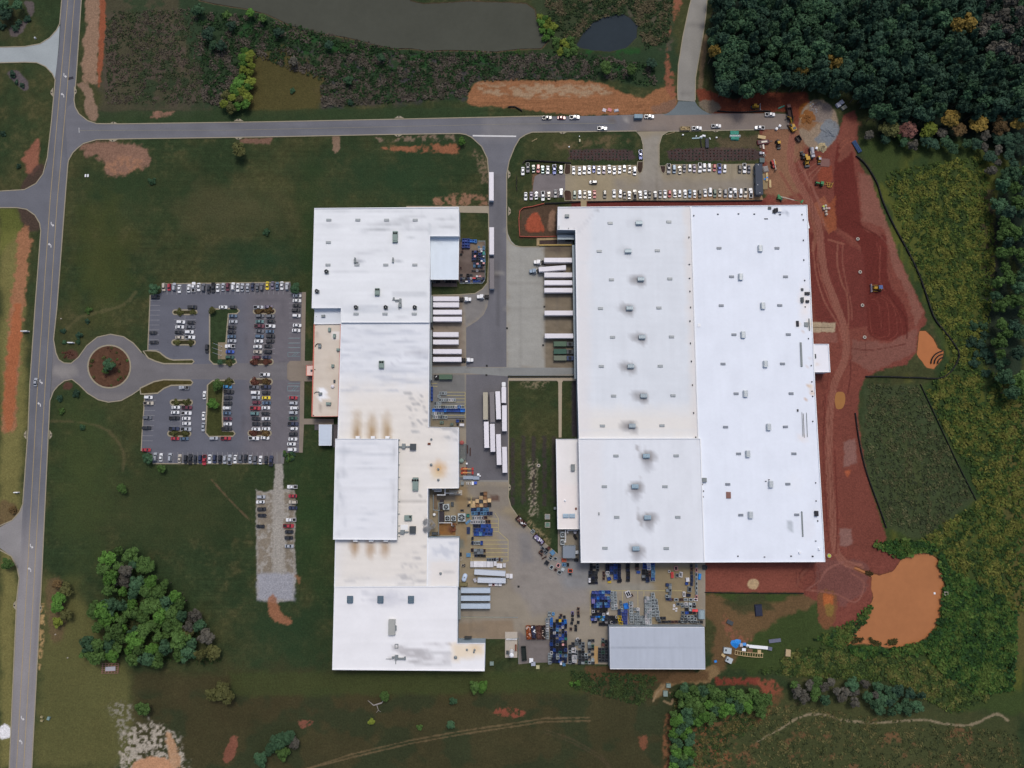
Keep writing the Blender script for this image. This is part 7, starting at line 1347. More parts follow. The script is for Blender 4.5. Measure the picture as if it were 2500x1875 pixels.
block(1444.5,1506,6,1,6,4, ['pal'], [('green', 1),('bright blue', 1),('dark blue', 1)], S2,(1.5,1.8),1,.2); block(1446,1512.5,5,1,6.6,6, ['bin', 'box'], [('green', 1),('light blue', 1),('navy', 1),('indigo', 1)], S2,(1.3,1.7)); block(1480,1507,5,3,6.4,6.4, ['tray', 'cage'], [('black', 5),('dark grey', 1),('navy', 2),('white', 1)], S2,(1.1,1.6),.92,.8); block(1466,1524,4,1,7.5,6.5, ['bin'], [('black', 1)], S2,(1.2,1.5))
S3 = "in the leaning pale stacks above the storage shed"
block(1494,1447.5,2,7,7.4,6.3, ['frm', 'cage'], [('pale grey', 4),('white', 1)], S3,(1.6,2.4),.95,.7,.92,.4,.15); block(1516.5,1470,1,4,6.5,6.6, ['frm'], [('pale grey', 3),('grey', 1)], S3,(1.6,2.2),1,.3,.9,.9,.1); crate('bin', 'bright blue', 1528.5,1480,10,12,1.6, S3,.2)
block(1512,1491.5,1,2,7,7, ['bin'], [('indigo', 2),('dark blue', 1)], S3,(1.2,1.5)); block(1521.5,1493,2,6,7.2,6.4, ['bin', 'cage'], [('indigo', 4),('dark blue', 1)], S3,(1.2,1.7)); 
for i, (x, y) in enumerate(((1512.5,1507),(1514.5,1513.5),(1516,1521))): crate('frm', 'yellow', x, y, 9,7,1.7, "in the leaning yellow stack above the storage shed", -.1)
block(1541,1473,1,8,9.5,6.6, ['frm', 'cage'], [('pale grey', 4),('white', 1)], S3,(1.6,2.4),1,.4,.92,.2,.1); block(1551.5,1488,2,7,6.6,6.2, ['frm', 'cage'], [('pale grey', 4),('white', 1)], S3,(1.6,2.4),.98,.4,.92,.2,.05); block(1566,1507,2,4,6.4,6.2, ['frm', 'cage'], [('pale grey', 3),('grey', 1)], S3,(1.5,2.2),1,.4,.92,0,.05)
block(1577,1461,3,11,5.4,6.6, ['cage'], [('pale grey', 4),('white', 2)], S3,(2.0,2.8),1,.2,.94,.1,.02); block(1594.5,1451,1,8,9,7.4, ['frm'], [('pale grey', 4),('white', 1)], S3,(1.6,2.4),1,.7,.9,.2,.2); block(1601.5,1466,1,8,9,7, ['frm'], [('pale grey', 4),('grey', 1)], S3,(1.6,2.4),1,.8,.9,.9,.2); crate('frm', 'white', 1534,1450.5,11,14,1.4, S3,.4); crate('tray', 'brown', 1542.5,1454,6,6,1.2, S3,.4)
S4 = "in the sorting corner at the yard's right end"
block(1629,1428,2,6,7,7, ['box', 'cage', 'tray'], [('grey', 4),('pale grey', 1),('dark blue', 1)], S4,(1.2,1.8),.9,.7); block(1639.5,1464,6,1,11.8,8, ['tray', 'frm'], [('pale grey', 2),('white', 1),('brown', 1)], S4,(1.1,1.5),1,.5,.75); block(1700.8,1381,1,8,6.6,11, ['tray', 'frm'], [('pink', 1),('pale grey', 3)], S4,(1.1,1.5),1,.3,.8); block(1689.5,1381,1,6,7,9, ['tray', 'cage'], [('dark blue', 2),('brown', 2),('dark grey', 1)], S4,(1.1,1.5),1,.4,.85)
block(1645.5,1475,6,1,10,8, ['box', 'frm', 'tray'], [('pale grey', 3),('white', 2),('grey', 1)], S4,(1.0,1.4),.95,.6,.75); block(1668,1480,4,3,9,8, ['tray', 'bin', 'frm'], [('pale grey', 2),('black', 2),('blue', 1),('grey', 2)], S4,(1,1.5),.9,.6,.8); block(1666.5,1505,5,3,8,6.6, ['frm', 'tray'], [('pale grey', 4),('grey', 3)], S4,(1,1.5),.9,.9,.85,0,.3); block(1612,1519,14,1,7.8,6, ['tray', 'bin', 'frm'], [('dark grey', 3),('black', 3),('grey', 2),('white', 1),('rust', 1)], S4,(1,1.5),.95,.6,.85); block(1614,1510,2,1,8,7, ['tray'], [('dark grey', 1)], S4)
crate('box', 'bright red', 1693.5,1490.5,6.4,5.4,1.6, S4); crate('box', 'bright red', 1700.5,1491,6.4,5.4,1.6, S4)
for x, y in ((1645.5,1476.8),(1645.7,1480.5),(1645,1487),(1650.8,1491.3),(1651.5,1485.5)): crate('pal', 'white', x, y, 5,3.6,.25, "lying flat in the sorting corner", random.uniform(-.3,.3))
for k, c, x, y, sx, sy in (('pal', 'red', 1641.5,1404,6,14),('tray', 'white', 1634.3,1395,4.6,5),('tray', 'grey', 1653.5,1405,7,8),('frm', 'white', 1663,1403,7,12),('box', 'white', 1679,1415.5,8,9),('bin', 'blue', 1677,1425,6,5),('tray', 'pink', 1651,1388,8,10),('bin', 'navy', 1681.5,1453,9,6),('tray', 'grey', 1684,1439,9,12),('frm', 'white', 1670.5,1451,6,11),('bin', 'dark grey', 1721.5,1385.5,9.5,9)): crate(k, c, x, y, sx, sy, 1.3, "loose in the sorting corner", random.uniform(-.15,.15))
S5 = "in the dense columns beside the roll off skips"
block(1336.3,1513.5,1,8,7.6,6.2, ['frm'], [('pale grey', 4),('white', 1)], S5,(1.5,2),1,.2); block(1341.5,1498,1,2,8,7.4, ['frm'], [('pale grey', 1)], S5,(1.5,2)); crate('bin', 'light blue', 1351,1499,6,6,1.6, S5); block(1346,1512,1,3,6.6,7, ['bin'], [('bright blue', 2),('blue', 1)], S5,(1.5,1.9))
for i in range(6):
 n = (15,14,15,16,15,14)[i]; x = 1346.3+i*6.9+(0 if i < 2 else .6)
 block(x, 1622-n*7,1, n, 6.7,7.0, ['bin', 'cage', 'tray', 'bin'], [('navy', 6),('black', 6),('dark blue', 3),('blue', 1.5),('indigo', 1.2),('light blue', .8),('grey', .6),('white', .5),('teal', .4)], S5,(1.3,2.1),.96,.5)
crate('box', 'yellow', 1367.5,1515.5,6,6.4,2.1, S5); block(1342,1599,1,4,7.6,6.4, ['frm'], [('pale grey', 1)], S5,(1.6,2)); block(1361.5,1599,1,2,7.6,6.6, ['frm'], [('pale grey', 1)], S5,(1.7,2.1)); crate('bin', 'light blue', 1377,1622.5,6.4,6.4,1.6, S5); crate('box', 'white', 1369.5,1619.5,5,7,1.6, S5); crate('box', 'pink', 1374.5,1574,5.4,5,2.1, S5); crate('bin', 'bright blue', 1380,1518,6.6,9,1.9, S5)
S6 = "standing loose between the crate blocks"
for x, y, c in ((1398,1497, 'lilac'),(1412,1487, 'brown'),(1412,1496, 'brown'),(1412.5,1504, 'black'),(1398,1503.5, 'black'),(1398,1513.5, 'black'),(1396,1522, 'dark grey'),(1412,1520, 'black'),(1406,1529.5, 'black'),(1394,1536.5, 'brown'),(1406,1538, 'black'),(1378,1507, 'black'),(1370,1503, 'brown')): crate('tray', c, x, y, 6,6.6,1.2, S6, random.uniform(-.25,.25))
S7 = "in the grey bin field beside the storage shed"
for i in range(8):
 y0 = (1566,1560,1558,1556,1560,1582,1558,1555)[i]; n = int((1618-y0)/6.6); block(1391.5+i*8.0,1618-(n-1)*6.6,1, n, 7.6,6.6, ['tray', 'tray', 'bin'], [('grey', 4),('dark grey', 5),('pale grey', 1.5),('green', .6),('black', 1)], S7,(1,1.7),.9 if i not in (2,5) else .7,.6)
crate('bin', 'white', 1400.8,1587.5,9.5,10,1.9, S7); crate('bin', 'white', 1402.5,1609,9.5,15,1.9, S7); crate('tray', 'white', 1410.5,1561,6,6,1.0, S7,.4)
block(1464.5,1586,3,5,7.8,6.8, ['tray'], [('grey', 3),('dark grey', 4),('green', .6)], S7,(1,1.6),.95,.5); block(1472.5,1562,1,2,7,7, ['tray'], [('green', 1),('grey', 1)], S7); crate('box', 'rust', 1472.5,1574.5,7,6,1.5, S7); block(1480,1568,1,2,7,8, ['tray'], [('dark grey', 1)], S7); block(1482,1586,1,5,6,6.8, ['tray'], [('dark grey', 1)], S7)
S8 = "scattered along the slanted kerb"
for k, c, x, y, sx, sy, r in (('tray', 'brown', 1322,1347,9,9,.8),('tray', 'grey', 1325,1339,9,7,.8),('tray', 'black', 1334.5,1342.5,9,6,.9),('bin', 'rust', 1340.3,1338,7,7,.8),('frm', 'grey', 1332,1348,10,8,.8),('tray', 'brown', 1320,1353,12,5,.8),('tray', 'black', 1344.5,1361,6,8,.5),('tray', 'pale grey', 1344,1363,8,6,.5),('tray', 'dark grey', 1335,1374.5,10,10,.6),('tray', 'pale grey', 1346.5,1385,8,9,.5),('tray', 'pink', 1363,1380.5,8,9,.5),('tray', 'rust', 1356.5,1391.5,6,6,.5),('box', 'pale grey', 1374,1390.5,7.5,7.5,.4),('tray', 'pale grey', 1366,1397.5,9,8,.4),('pal', 'orange', 1377,1367,11,9,-.05),('cage', 'light blue', 1377.5,1379,9,7,.1),('tray', 'black', 1386.5,1379,6,8,0),('tray', 'orange', 1392.3,1393.5,11,8,.05),('tray', 'grey', 1392,1402.5,9,7,.05),('tray', 'pale grey', 1356,1364,8,7,.3),('frm', 'pale grey', 1301,1297.5,8,8,.8),('bin', 'black', 1407,1367,9,7,.2),('tray', 'brown', 1329,1362,12,3,-.5)): crate(k, c, x, y, sx, sy, 1.1, S8,-r)
print("crates", NCR[0])
# ------------------------------------------------------------------ machines on the building site
CATY = mat("machine yellow", L3(186,144,44),.5, var=.1); JDG = mat("machine green", L3(34,120,72),.45, var=.08); REDM = mat("machine red", L3(172,52,50),.5, var=.08); TRACKM = mat("muddy track", L3(66,48,42),.9, var=.2); OFFW = mat("off white boom", L3(216,206,190),.5, var=.06); GRYW = mat("machine grey white", L3(170,170,178),.5, var=.08)
def bx(name, r, c, d, m, rz=0, ry=0, top=1.0): return MB().box(c, d, rz, 0, ry, top).build(name, m, r)
def tb(name, r, a, b, w_, m, n=4):
 mb = MB(); mb.tube(a, b, w_, w_*.8, n); return mb.build(name, m, r)
def wheel(r, x, y, R, w_, m=TYRE): return MB().tube((x, y-w_/2, R),(x, y+w_/2, R), R, R, 14).build("wheel", m, r)
def machine(name, x, y, rz, label, cat): q = P(x, y, 1.5); return empty(name, (q[0], q[1], 0.0), rz, label, cat)
def tracks(r, L, W, w_=.6, h=.95):
 for s in (-1,1):
  mb = MB(); mb.box((0, s*W/2, h/2),(L, w_, h*.8), top=.9)
  for i in range(int(L/.4)): mb.box((-L/2+.2+i*.4, s*W/2, h*.92),(.2, w_, .08))
  mb.tube((-L/2, s*W/2-w_/2, h/2),(-L/2, s*W/2+w_/2, h/2), h/2, h/2,10); mb.tube((L/2, s*W/2-w_/2, h/2),(L/2, s*W/2+w_/2, h/2), h/2, h/2,10); mb.build("track", TRACKM, r)
def dozer(x, y, rz, label, cabm=None, k=1.0):
 r = machine("bulldozer", x, y, rz, label, "bulldozer"); tracks(r, 3.4*k, 2.1*k, .6*k)
 bx("hood", r, (.9*k, 0,1.35*k),(1.9*k, 1.1*k, 1.0*k), CATY, top=.92); bx("body", r, (-.8*k, 0,1.2*k),(1.8*k, 1.5*k, .8*k), CATY); bx("cab", r, (-.55*k, 0,2.2*k),(1.4*k, 1.4*k, 1.3*k), GLASSD, top=.94); bx("cab_roof", r, (-.55*k, 0,2.92*k),(1.7*k, 1.65*k, .14*k), cabm or CATY)
 mb = MB(); mb.box((2.75*k, 0,.75*k),(.16*k, 3.7*k, 1.2*k)); mb.box((2.85*k, 1.75*k, .75*k),(.4*k, .12*k, 1.1*k)); mb.box((2.85*k, -1.75*k, .75*k),(.4*k, .12*k, 1.1*k)); mb.build("blade", GRYW, r)
 for s in (-1,1): tb("push_arm", r, (-.2*k, s*1.45*k, .6*k),(2.7*k, s*1.3*k, .6*k),.12*k, CATY)
 tb("exhaust_stack", r, (1.2*k, .2,1.8*k),(1.2*k, .2,2.6*k),.07, BLACKM, 8); bx("ripper", r, (-2.2*k, 0,.7*k),(.7*k, 1.4*k, .7*k), DARKG, top=.7)
 return r
dozer(1845,259.5,0, "yellow bulldozer on the red strip below the wood"); dozer(2143,703, math.pi, "large bulldozer with a blue cab roof on the dark red graded pad", mat("blue cab roof", L3(70,92,140),.5),1.25)
r = machine("excavator", 1934.5,309.5, math.radians(118), "yellow tracked excavator with its boom raised over an articulated truck at the road's end", "excavator"); tracks(r, 4.2,2.6,.65)
bx("house", r, (-.6,0,1.75),(3.6,2.8,1.2), CATY, top=.96); bx("engine_cover", r, (-1.5,-.2,2.45),(1.5,1.7,.3), DARKG); bx("cab", r, (.7,.85,2.3),(1.6,1.0,1.6), GLASSD, top=.93); bx("counterweight", r, (-2.5,0,1.7),(.6,2.7,1.2), CATY, top=.9)
tb("boom", r, (1.0,-.1,2.0),(4.6,-.1,4.6),.34, CATY); tb("stick", r, (4.6,-.1,4.6),(6.6,-.1,2.4),.24, CATY); bx("bucket", r, (6.8,-.1,1.9),(.9,1.2,.9), DARKG, 0,.5,.7)
q = machine("dump_truck", 1927,273, math.radians(97), "dark bodied dump truck standing upright to the road beside the excavator", "truck")
for x in (-3.6,-2.2,2.6):
 for s in (-1,1): wheel(q, x, s*1.1,.55,.45)
mb = MB()
for s in (-1,1): mb.box((-1.4, s*1.2,1.9),(6.6,.14,1.3))
mb.box((-4.7,0,1.9),(.14,2.4,1.3)); mb.box((1.85,0,2.0),(.14,2.4,1.5)); mb.box((-1.4,0,1.35),(6.6,2.4,.14)); mb.build("dump_body", mat("dark dump body", L3(56,42,42),.8, var=.2), q); bx("cab", q, (3.0,0,1.7),(1.6,2.2,1.9), mat("maroon cab", L3(92,54,50),.5), top=.9); bx("hood", q, (4.2,0,1.35),(1.1,1.8,1.1), mat("maroon cab", L3(92,54,50),.5)); bx("windscreen", q, (3.83,0,2.15),(.1,1.9,.6), CGLASS); bx("chassis", q, (0,0,.95),(8.6,.9,.3), CHAS)
def loader(name, x, y, rz, label, cat, m, cabm, boom=True, k=1.0, bucket=True):
 r = machine(name, x, y, rz, label, cat)
 for a in (-1.3*k, 1.3*k):
  for s in (-1,1): wheel(r, a, s*1.05*k, .7*k if a < 0 else .6*k, .45*k)
 bx("chassis", r, (0,0,.95*k),(3.9*k, 1.2*k, .5*k), m); bx("hood", r, (-1.3*k, 0,1.5*k),(1.5*k, 1.2*k, .8*k), m, top=.92); bx("cab", r, (.1*k, 0,1.95*k),(1.3*k, 1.4*k, 1.5*k), GLASSD, top=.93); bx("cab_roof", r, (.1*k, 0,2.75*k),(1.55*k, 1.6*k, .14), cabm)
 if bucket:
  for s in (-1,1): tb("loader_arm", r, (.6*k, s*.7*k, 1.5*k),(2.5*k, s*.7*k, .6*k),.12*k, m)
  bx("bucket", r, (2.9*k, 0,.5*k),(.9*k, 2.3*k, .8*k), DARKG, top=.8)
 return r
loader("wheel_loader", 1969,389, math.radians(-82), "yellow topped wheel loader at the centre of the churned red ground", "loader", CATY, CATY, k=1.35); loader("wheel_loader", 1961,380, math.radians(100), "dark wheel loader touching the yellow topped loader", "loader", mat("dark machine", L3(60,54,54),.6, var=.15), DARKG, k=.9)
loader("backhoe_loader", 1900.5,349, math.radians(-80), "dark backhoe loader with a yellow bucket beside the red trailer", "loader", mat("dark machine", L3(60,54,54),.6, var=.15), CATY, k=1.0)
loader("skid_loader", 2001,388, math.radians(-90), "small yellow loader with a grey canopy beside the pale mat", "loader", CATY, GRYW, k=.85)
r = machine("concrete_truck", 1982.5,373, math.radians(-84), "grey and white cab truck standing beside the round gravel heap", "truck")
for x in (-2.6,-1.4,2.1):
 for s in (-1,1): wheel(r, x, s*1.0,.5,.4)
bx("chassis", r, (0,0,.9),(6.8,.9,.3), CHAS); bx("cab", r, (2.2,0,1.7),(1.6,2.2,1.7), GRYW, top=.9); bx("windscreen", r, (3.02,0,2.0),(.12,1.9,.7), CGLASS); MB().tube((-2.8,.2,1.9),(1.0,.2,1.9),1.0,.9,12).build("tank", GRYW, r); bx("tool_deck", r, (-2.2,-.7,1.5),(2.4,.7,.6), DARKG); bx("pipe_rack", r, (-.6,-.8,1.6),(3.2,.35,.35), OFFW)
r = machine("farm_tractor", 2002,447.5, math.radians(168), "green farm tractor towing a yellow disc harrow over the red earth", "tractor")
for s in (-1,1): wheel(r, -1.2, s*.95,.9,.55); wheel(r, 1.9, s*.8,.6,.4)
bx("hood", r, (1.2,0,1.45),(2.3,.85,.8), JDG, top=.9); bx("chassis", r, (.2,0,.95),(3.6,.6,.5), JDG); bx("cab", r, (-.9,0,2.0),(1.4,1.4,1.4), GLASSD, top=.93); bx("cab_roof", r, (-.9,0,2.75),(1.7,1.7,.18), JDG)
for s in (-1,1): bx("fender", r, (-1.2, s*.95,1.85),(1.5,.55,.1), JDG)
h_ = machine("disc_harrow", 2027,450, math.radians(-8), "yellow framed disc harrow hitched behind the green tractor", "harrow"); mb = MB()
for y in (-1.1,0,1.1): mb.box((0, y, .7),(3.2,.16,.16))
for x, a in ((-1.3,.35),(1.3,-.35),(0,.0)): mb.box((x, 0,.72),(.16,3.6,.16), a)
mb.box((-2.6,0,.7),(2.2,.16,.16)); mb.build("frame", CATY, h_)
for x, a in ((-1.0,.35),(1.0,-.35)):
 mb = MB()
 for i in range(9): t = -1.6+i*.4; mb.tube((x-math.sin(a)*t-.03, t, .35),(x-math.sin(a)*t+.03, t, .35),.33,.33,10)
 mb.build("disc_gang", DARKG, h_)
r = machine("boom_lift", 1905.5,483.5, math.radians(-33), "green boom lift with a long white boom reaching over the new roof edge", "lift")
for a in (-1.1,1.1):
 for s in (-1,1): wheel(r, a, s*.95,.5,.4)
bx("chassis", r, (0,0,.75),(2.9,1.6,.5), DARKG); bx("turret", r, (-.4,0,1.5),(2.6,2.0,.9), JDG, .3,0,.92); bx("counterweight", r, (-1.7,.4,1.6),(1.0,1.4,1.0), JDG, .3); tb("boom", r, (-.3,.4,2.2),(6.6,.4,7.0),.28, OFFW); tb("inner_boom", r, (6.4,.4,6.9),(9.6,.4,9.4),.18, JDG); bx("basket", r, (10.1,.4,9.9),(.9,1.8,.9), JDG)
r = machine("telehandler", 1889,399.5, math.radians(-78), "red telehandler with an off white boom beside the site office", "telehandler")
for a in (-1.5,1.5):
 for s in (-1,1): wheel(r, a, s*1.05,.65,.5)
bx("chassis", r, (0,0,1.0),(4.6,1.7,.7), REDM, top=.95); bx("cab", r, (-.1,-.75,1.9),(1.5,.9,1.4), REDM, top=.92); bx("window", r, (-.1,-1.18,2.05),(1.1,.1,.7), CGLASS); tb("boom", r, (-2.3,.35,2.3),(3.6,.35,1.7),.3, OFFW); bx("engine_cover", r, (-.3,.95,1.5),(1.9,.6,.7), CATY); bx("fork_carriage", r, (3.9,.35,1.1),(.2,1.3,1.1), DARKG)
r = cont("flatbed_trailer", 1849,347.5,1878,344.5,2.4,1.1, mat("maroon trailer bed", L3(120,56,58),.7, var=.15), "maroon flatbed trailer with a pale slab on it below the cross road's end", "trailer", None, (),6); bx("deck", r, (0,0,1.05),(6.2,2.1,.1), mat("grey deck", L3(100,84,84),.8, var=.2)); bx("slab", r, (.4,-.2,1.3),(3.4,1.0,.35), OFFW); bx("drawbar", r, (4.4,0,.7),(2.0,.3,.2), DARKG)
cont("roll_off_skip", 1947,331,1954,343,2.5,1.8, mat("muddy grey skip", L3(74,66,64),.8, var=.2), "muddy grey skip below the excavator at the churned ground", "skip", None, (),6)
# loose site goods
def thing(name, mb, m, label, cat, group=None): return tag(mb.build(name, m), label, cat, group)
def slab(name, x, y, wx, wy, h, m, label, cat, group=None, rz=0, z0=0.04, top=1.0):
 q = P(x, y, h+z0); mb = MB(); mb.box((0,0, h/2),(wx*MPX, wy*MPX, h), rz, top=top); o = mb.build(name, m, None, None, (q[0], q[1], z0)); return tag(o, label, cat, group)
WOODM = mat("pale timber", L3(190,168,126),.8, var=.15); TEAL = mat("green pipe plastic", L3(78,160,140),.5, var=.1); PALEP = mat("pale pipe", L3(190,198,196),.5, var=.08); BLUET = mat("blue tarp", L3(40,132,214),.6, var=.12); STONE = mat("pale stone", L3(176,172,168),.9, var=.2); CONCM = mat("cast concrete", L3(176,168,156),.85, var=.12)
def pipes(x, y, n, L, dy, m, label, rz=0, r_=.28, group=None, name="pipe_bundle"):
 q = P(x, y, .6); mb = MB()
 for i in range(n):
  for k in range(2): t = (i-(n-1)/2)*r_*2+(.0 if k == 0 else r_); mb.tube((-L/2, t, r_+k*r_*1.6),(L/2, t, r_+k*r_*1.6), r_, r_, 8)
 o = mb.build(name, m, None, None, (q[0], q[1], .02)); o.rotation_euler = (0,0, rz); return tag(o, label, "pipes", group)
pipes(1793,325.5,4,4.8,0, TEAL, "upper bundle of green plastic pipes on the grass below the cross road"); pipes(1794.5,333,2,6.2,0, PALEP, "pale pipes lying between the two green pipe bundles"); pipes(1794,338.5,3,4.6,0, TEAL, "lower bundle of green plastic pipes on the grass below the cross road", -.06)
pipes(1908,261.5,1,4.2,0, TEAL, "single green pipe lying on the red bank above the cross road's end", .4,.2, None, "plastic_pipe"); pipes(1960,285,1,4.2,0, WOODM, "pale timber pole lying on the orange soil heap", .85,.15, None, "timber_pole"); pipes(1637,325.5,1,5.4,0, WOODM, "thin pale pole on the grass beside the entrance drive", .28,.1, None, "timber_pole")
q = P(2093,357,1); mb = MB()
for i in range(5): mb.tube((-3.8,-1+i*.5,.5+.15*(i % 2)),(3.8,-1+i*.5,.5+.15*(i % 2)),.26,.26,8)
o = mb.build("pipe_bundle", mat("blue pipes", L3(50,78,116),.5, var=.12), None, None, (q[0], q[1], .05)); o.rotation_euler = (0,0, math.radians(-62)); tag(o, "blue bundle of long pipes at the silt fence's upper end", "pipes")
def heap(name, x, y, r, h, m, label, cat, seed=1, n=18, rings=6, rough=.18):
 q = P(x, y, h*.5); R = r*MPX; rr = random.Random(seed); vs = [(0,0, h)]; fs = []
 for k in range(1, rings+1):
  for i in range(n):
   a = 2*math.pi*i/n; d = R*k/rings*(1+rough*rr.uniform(-1,1)*(k > 1)); vs.append((d*math.cos(a), d*math.sin(a), max(-.05, h*(1-k/rings)*(1+.2*rr.uniform(-1,1))-.06*(k == rings))))
 fs += [(0,1+i, 1+(i+1) % n) for i in range(n)]
 for k in range(rings-1): fs += [(1+k*n+i, 1+(k+1)*n+i, 1+(k+1)*n+(i+1) % n, 1+k*n+(i+1) % n) for i in range(n)]
 mb = MB(); mb.add(vs, fs); return tag(mb.build(name, m, None, None, (q[0], q[1], 0)), label, cat)
heap("gravel_heap", 2009,358.5,13,2.2, mat("pale gravel", L3(170,156,122),.95, var=.25, scale=3, bump=.1), "round pale gravel heap at the edge of the turning circle", "heap", 2); heap("stone_heap", 2024,320,22,1.5, mat("blue grey stone", L3(120,126,132),.95, var=.2, scale=2, bump=.1), "wide low heap of blue grey crushed stone", "heap", 3, rough=.3); heap("soil_heap", 1972,285,18,1.8, mat("orange soil", L3(130,86,46),.95, var=.25, scale=2, bump=.1), "orange brown soil heap beside the turning circle", "heap", 4, rough=.3)
for i, (x, y) in enumerate(((1978,249),(1984,254),(1988,260),(1992,266),(1986,266),(1980,258),(1994,272))):
 for k in range(1): heap("rubble_stone", x+random.uniform(-2,2), y, random.uniform(2,3.4),.8, STONE, "grey rubble stone dumped at the top of the turning circle", "stone", 10+i, 7,2,.3)["group"] = "rubble stones at the turning circle"
LAVW = mat("lavender white sheet", L3(190,192,204),.5, var=.05)
slab("wrapped_pallet", 2055.5,249,9,10,1.6, LAVW, "upper white wrapped pallet at the wood's corner", "pallet", "wrapped pallets", .55); slab("wrapped_pallet", 2048,255,9,11,1.6, LAVW, "left white wrapped pallet at the wood's corner", "pallet", "wrapped pallets", .55); slab("block_pallet", 2061.5,261.5,13,9,1.2, mat("grey block stack", L3(140,140,130),.8, var=.3, scale=3), "pallet of grey blocks below the two white wrapped pallets", "pallet", None, .55)
for x, y, t in ((1904.5,306.5, "upper right white concrete block at the end of the cross road"),(1896.5,313.5, "lower left white concrete block at the end of the cross road"),(1994,361, "white cube tank between the truck and the gravel heap")): slab("white_block", x, y, 5.5,5.5,1.2, RIM, t, "block", None, -.4)
slab("timber_stack", 1860,334.5,20,9,.7, WOODM, "fanned stack of pale timber above the maroon flatbed", "timber", None, -.2,.04,.96); slab("timber_beam", 1864,357,4,13,.6, OFFW, "pale beam standing below the maroon flatbed", "beam", None, .1); slab("timber_beam", 1857,356,5,11,.5, mat("grey board", L3(112,98,94),.8, var=.15), "grey board stack left of the pale beam", "beam")
slab("grey_box", 1857.5,373,6,6,1.0, GRYW, "grey box right of the long mulch bed", "box"); slab("white_box", 1864,373.3,4,4,1.0, RIM, "small white box right of the long mulch bed", "box"); slab("blue_grey_container", 1861,390.5,12,12,1.3, mat("grey green bins", L3(92,106,106),.7, var=.25, scale=2), "grey green pile of boxes above the site office", "box"); slab("rubble_pile", 1870,412,14,16,.5, mat("pale rubble", L3(140,136,134),.9, var=.4, scale=3), "pale heap of rubble beside the site office's upper end", "rubble", None, .2,.04,.7)
q = P(1866.5,379,.8); mb = MB(); mb.tube((0,0,0),(0,0,.8),.65,.65,16,0, False); mb.tube((0,0,.75),(0,0,.8),.65,.4,16,0, False); thing("concrete_ring", mb, CONCM, "white concrete ring right of the long mulch bed", "ring").location = (q[0], q[1], .04)
slab("timber_stack", 1872.5,432,5,22,.8, WOODM, "timber stack with blue wrap beside the site office", "timber"); slab("timber_stack", 1880.5,448,5,20,.5, WOODM, "lower long timber stack right of the site office", "timber"); slab("blue_tarp", 1873,433.5,4.4,3.4,.9, BLUET, "small blue tarp on the timber stack beside the site office", "tarp"); slab("blue_tarp", 1867,437,3.5,4.5,.4, BLUET, "small blue tarp on the concrete beside the site office", "tarp")
slab("ground_mat", 2014.5,397,22,20,.12, mat("pale clay mat", L3(122,90,84),.9, var=.15), "pale square mat of clay beside the small yellow loader", "mat", None, -.1)
for x, y, m_, t in ((2011,503.5, mat("lime lid", L3(176,186,60),.5), "manhole barrel with a lime green top"),(2016.5,501.5, CONCM, "concrete manhole barrel right of the lime topped one"),(2012.5,509, CONCM, "left concrete barrel of the middle pair below the lime topped one"),(2018.5,508, CONCM, "right concrete barrel of the middle pair below the lime topped one"),(2017.5,515.5, CONCM, "upright concrete barrel second from the bottom of the barrel group"),(2018.5,522.5, CONCM, "lowest concrete barrel of the barrel group")):
 q = P(x, y, 1.3); r = empty("manhole_barrel", (q[0], q[1], .0),0, t, "barrel", "manhole barrels on the pale earth"); MB().tube((0,0,0),(0,0,1.25),.68,.68,14).build("ring", CONCM, r); MB().tube((0,0,1.25),(0,0,1.34),.62,.55,14).build("lid", m_, r)
slab("pink_box", 2024.5,508,5,5,.9, mat("pink sheet", L3(190,150,150),.6), "small pink wrapped box right of the concrete barrels", "box")
def manhole(x, y, t):
 q = P(x, y, .6); r = empty("manhole", (q[0], q[1], 0),0, t, "manhole", "white ringed manholes on the graded earth"); mb = MB(); mb.tube((0,0,0),(0,0,.5),.95,.95,18,0, False); V = []
 for rr in (.95,.5):
  for i in range(18): a = 2*math.pi*i/18; V.append((rr*math.cos(a), rr*math.sin(a),.5))
 mb.add(V, [(i, (i+1) % 18,18+(i+1) % 18,18+i) for i in range(18)]); mb.build("ring", CONCM, r); MB().tube((0,0,.1),(0,0,.2),.5,.5,14).build("cover", DARKG, r)
for x, y, t in ((2094.7,583, "white ringed manhole highest of the line along the graded pad"),(2100.5,663.7, "white ringed manhole second from the top along the graded pad"),(2106.2,745, "white ringed manhole third from the top along the graded pad"),(2111.5,823, "white ringed manhole lowest along the graded pad"),(1315,1136.5, "white ringed manhole in the striped grass between the works")): manhole(x, y, t)
q = P(2025,1357,.8); r = empty("manhole", (q[0], q[1], 0),0, "lime lidded manhole at the new extension's lower right corner", "manhole"); MB().tube((0,0,0),(0,0,.7),1.2,1.1,16).build("ring", CONCM, r); MB().tube((0,0,.7),(0,0,.8),.9,.8,16).build("lid", mat("lime lid", L3(176,186,60),.5), r)
for x, y, wx, wy, t in ((1767,331.5,12,2, "long pale blue board with clutter on the grass below the cross road"),): slab("board", 1702,337,26,3,.25, mat("pale blue board", L3(150,176,184),.6), t, "board", None, .05)
slab("black_trough", 1726.5,349,8,24,.9, mat("black trough", L3(46,50,66),.6, var=.1), "black upright trough on the grass above the long mulch bed", "trough"); slab("silt_mat", 1711.5,347.5,1.8,24,.7, BLACKM, "thin black silt strip left of the black trough", "strip", None, .12)
for x, y, wx, wy, rz in ((1712,333,8,4,.3),(1719,331,9,6,-.2),(1700,332,4,3,.6)): slab("white_debris", x, y, wx, wy, .5, RIM, "white crumpled sheeting heap at the end of the pale blue board", "sheeting", "white sheeting heap", rz, .04,.7)
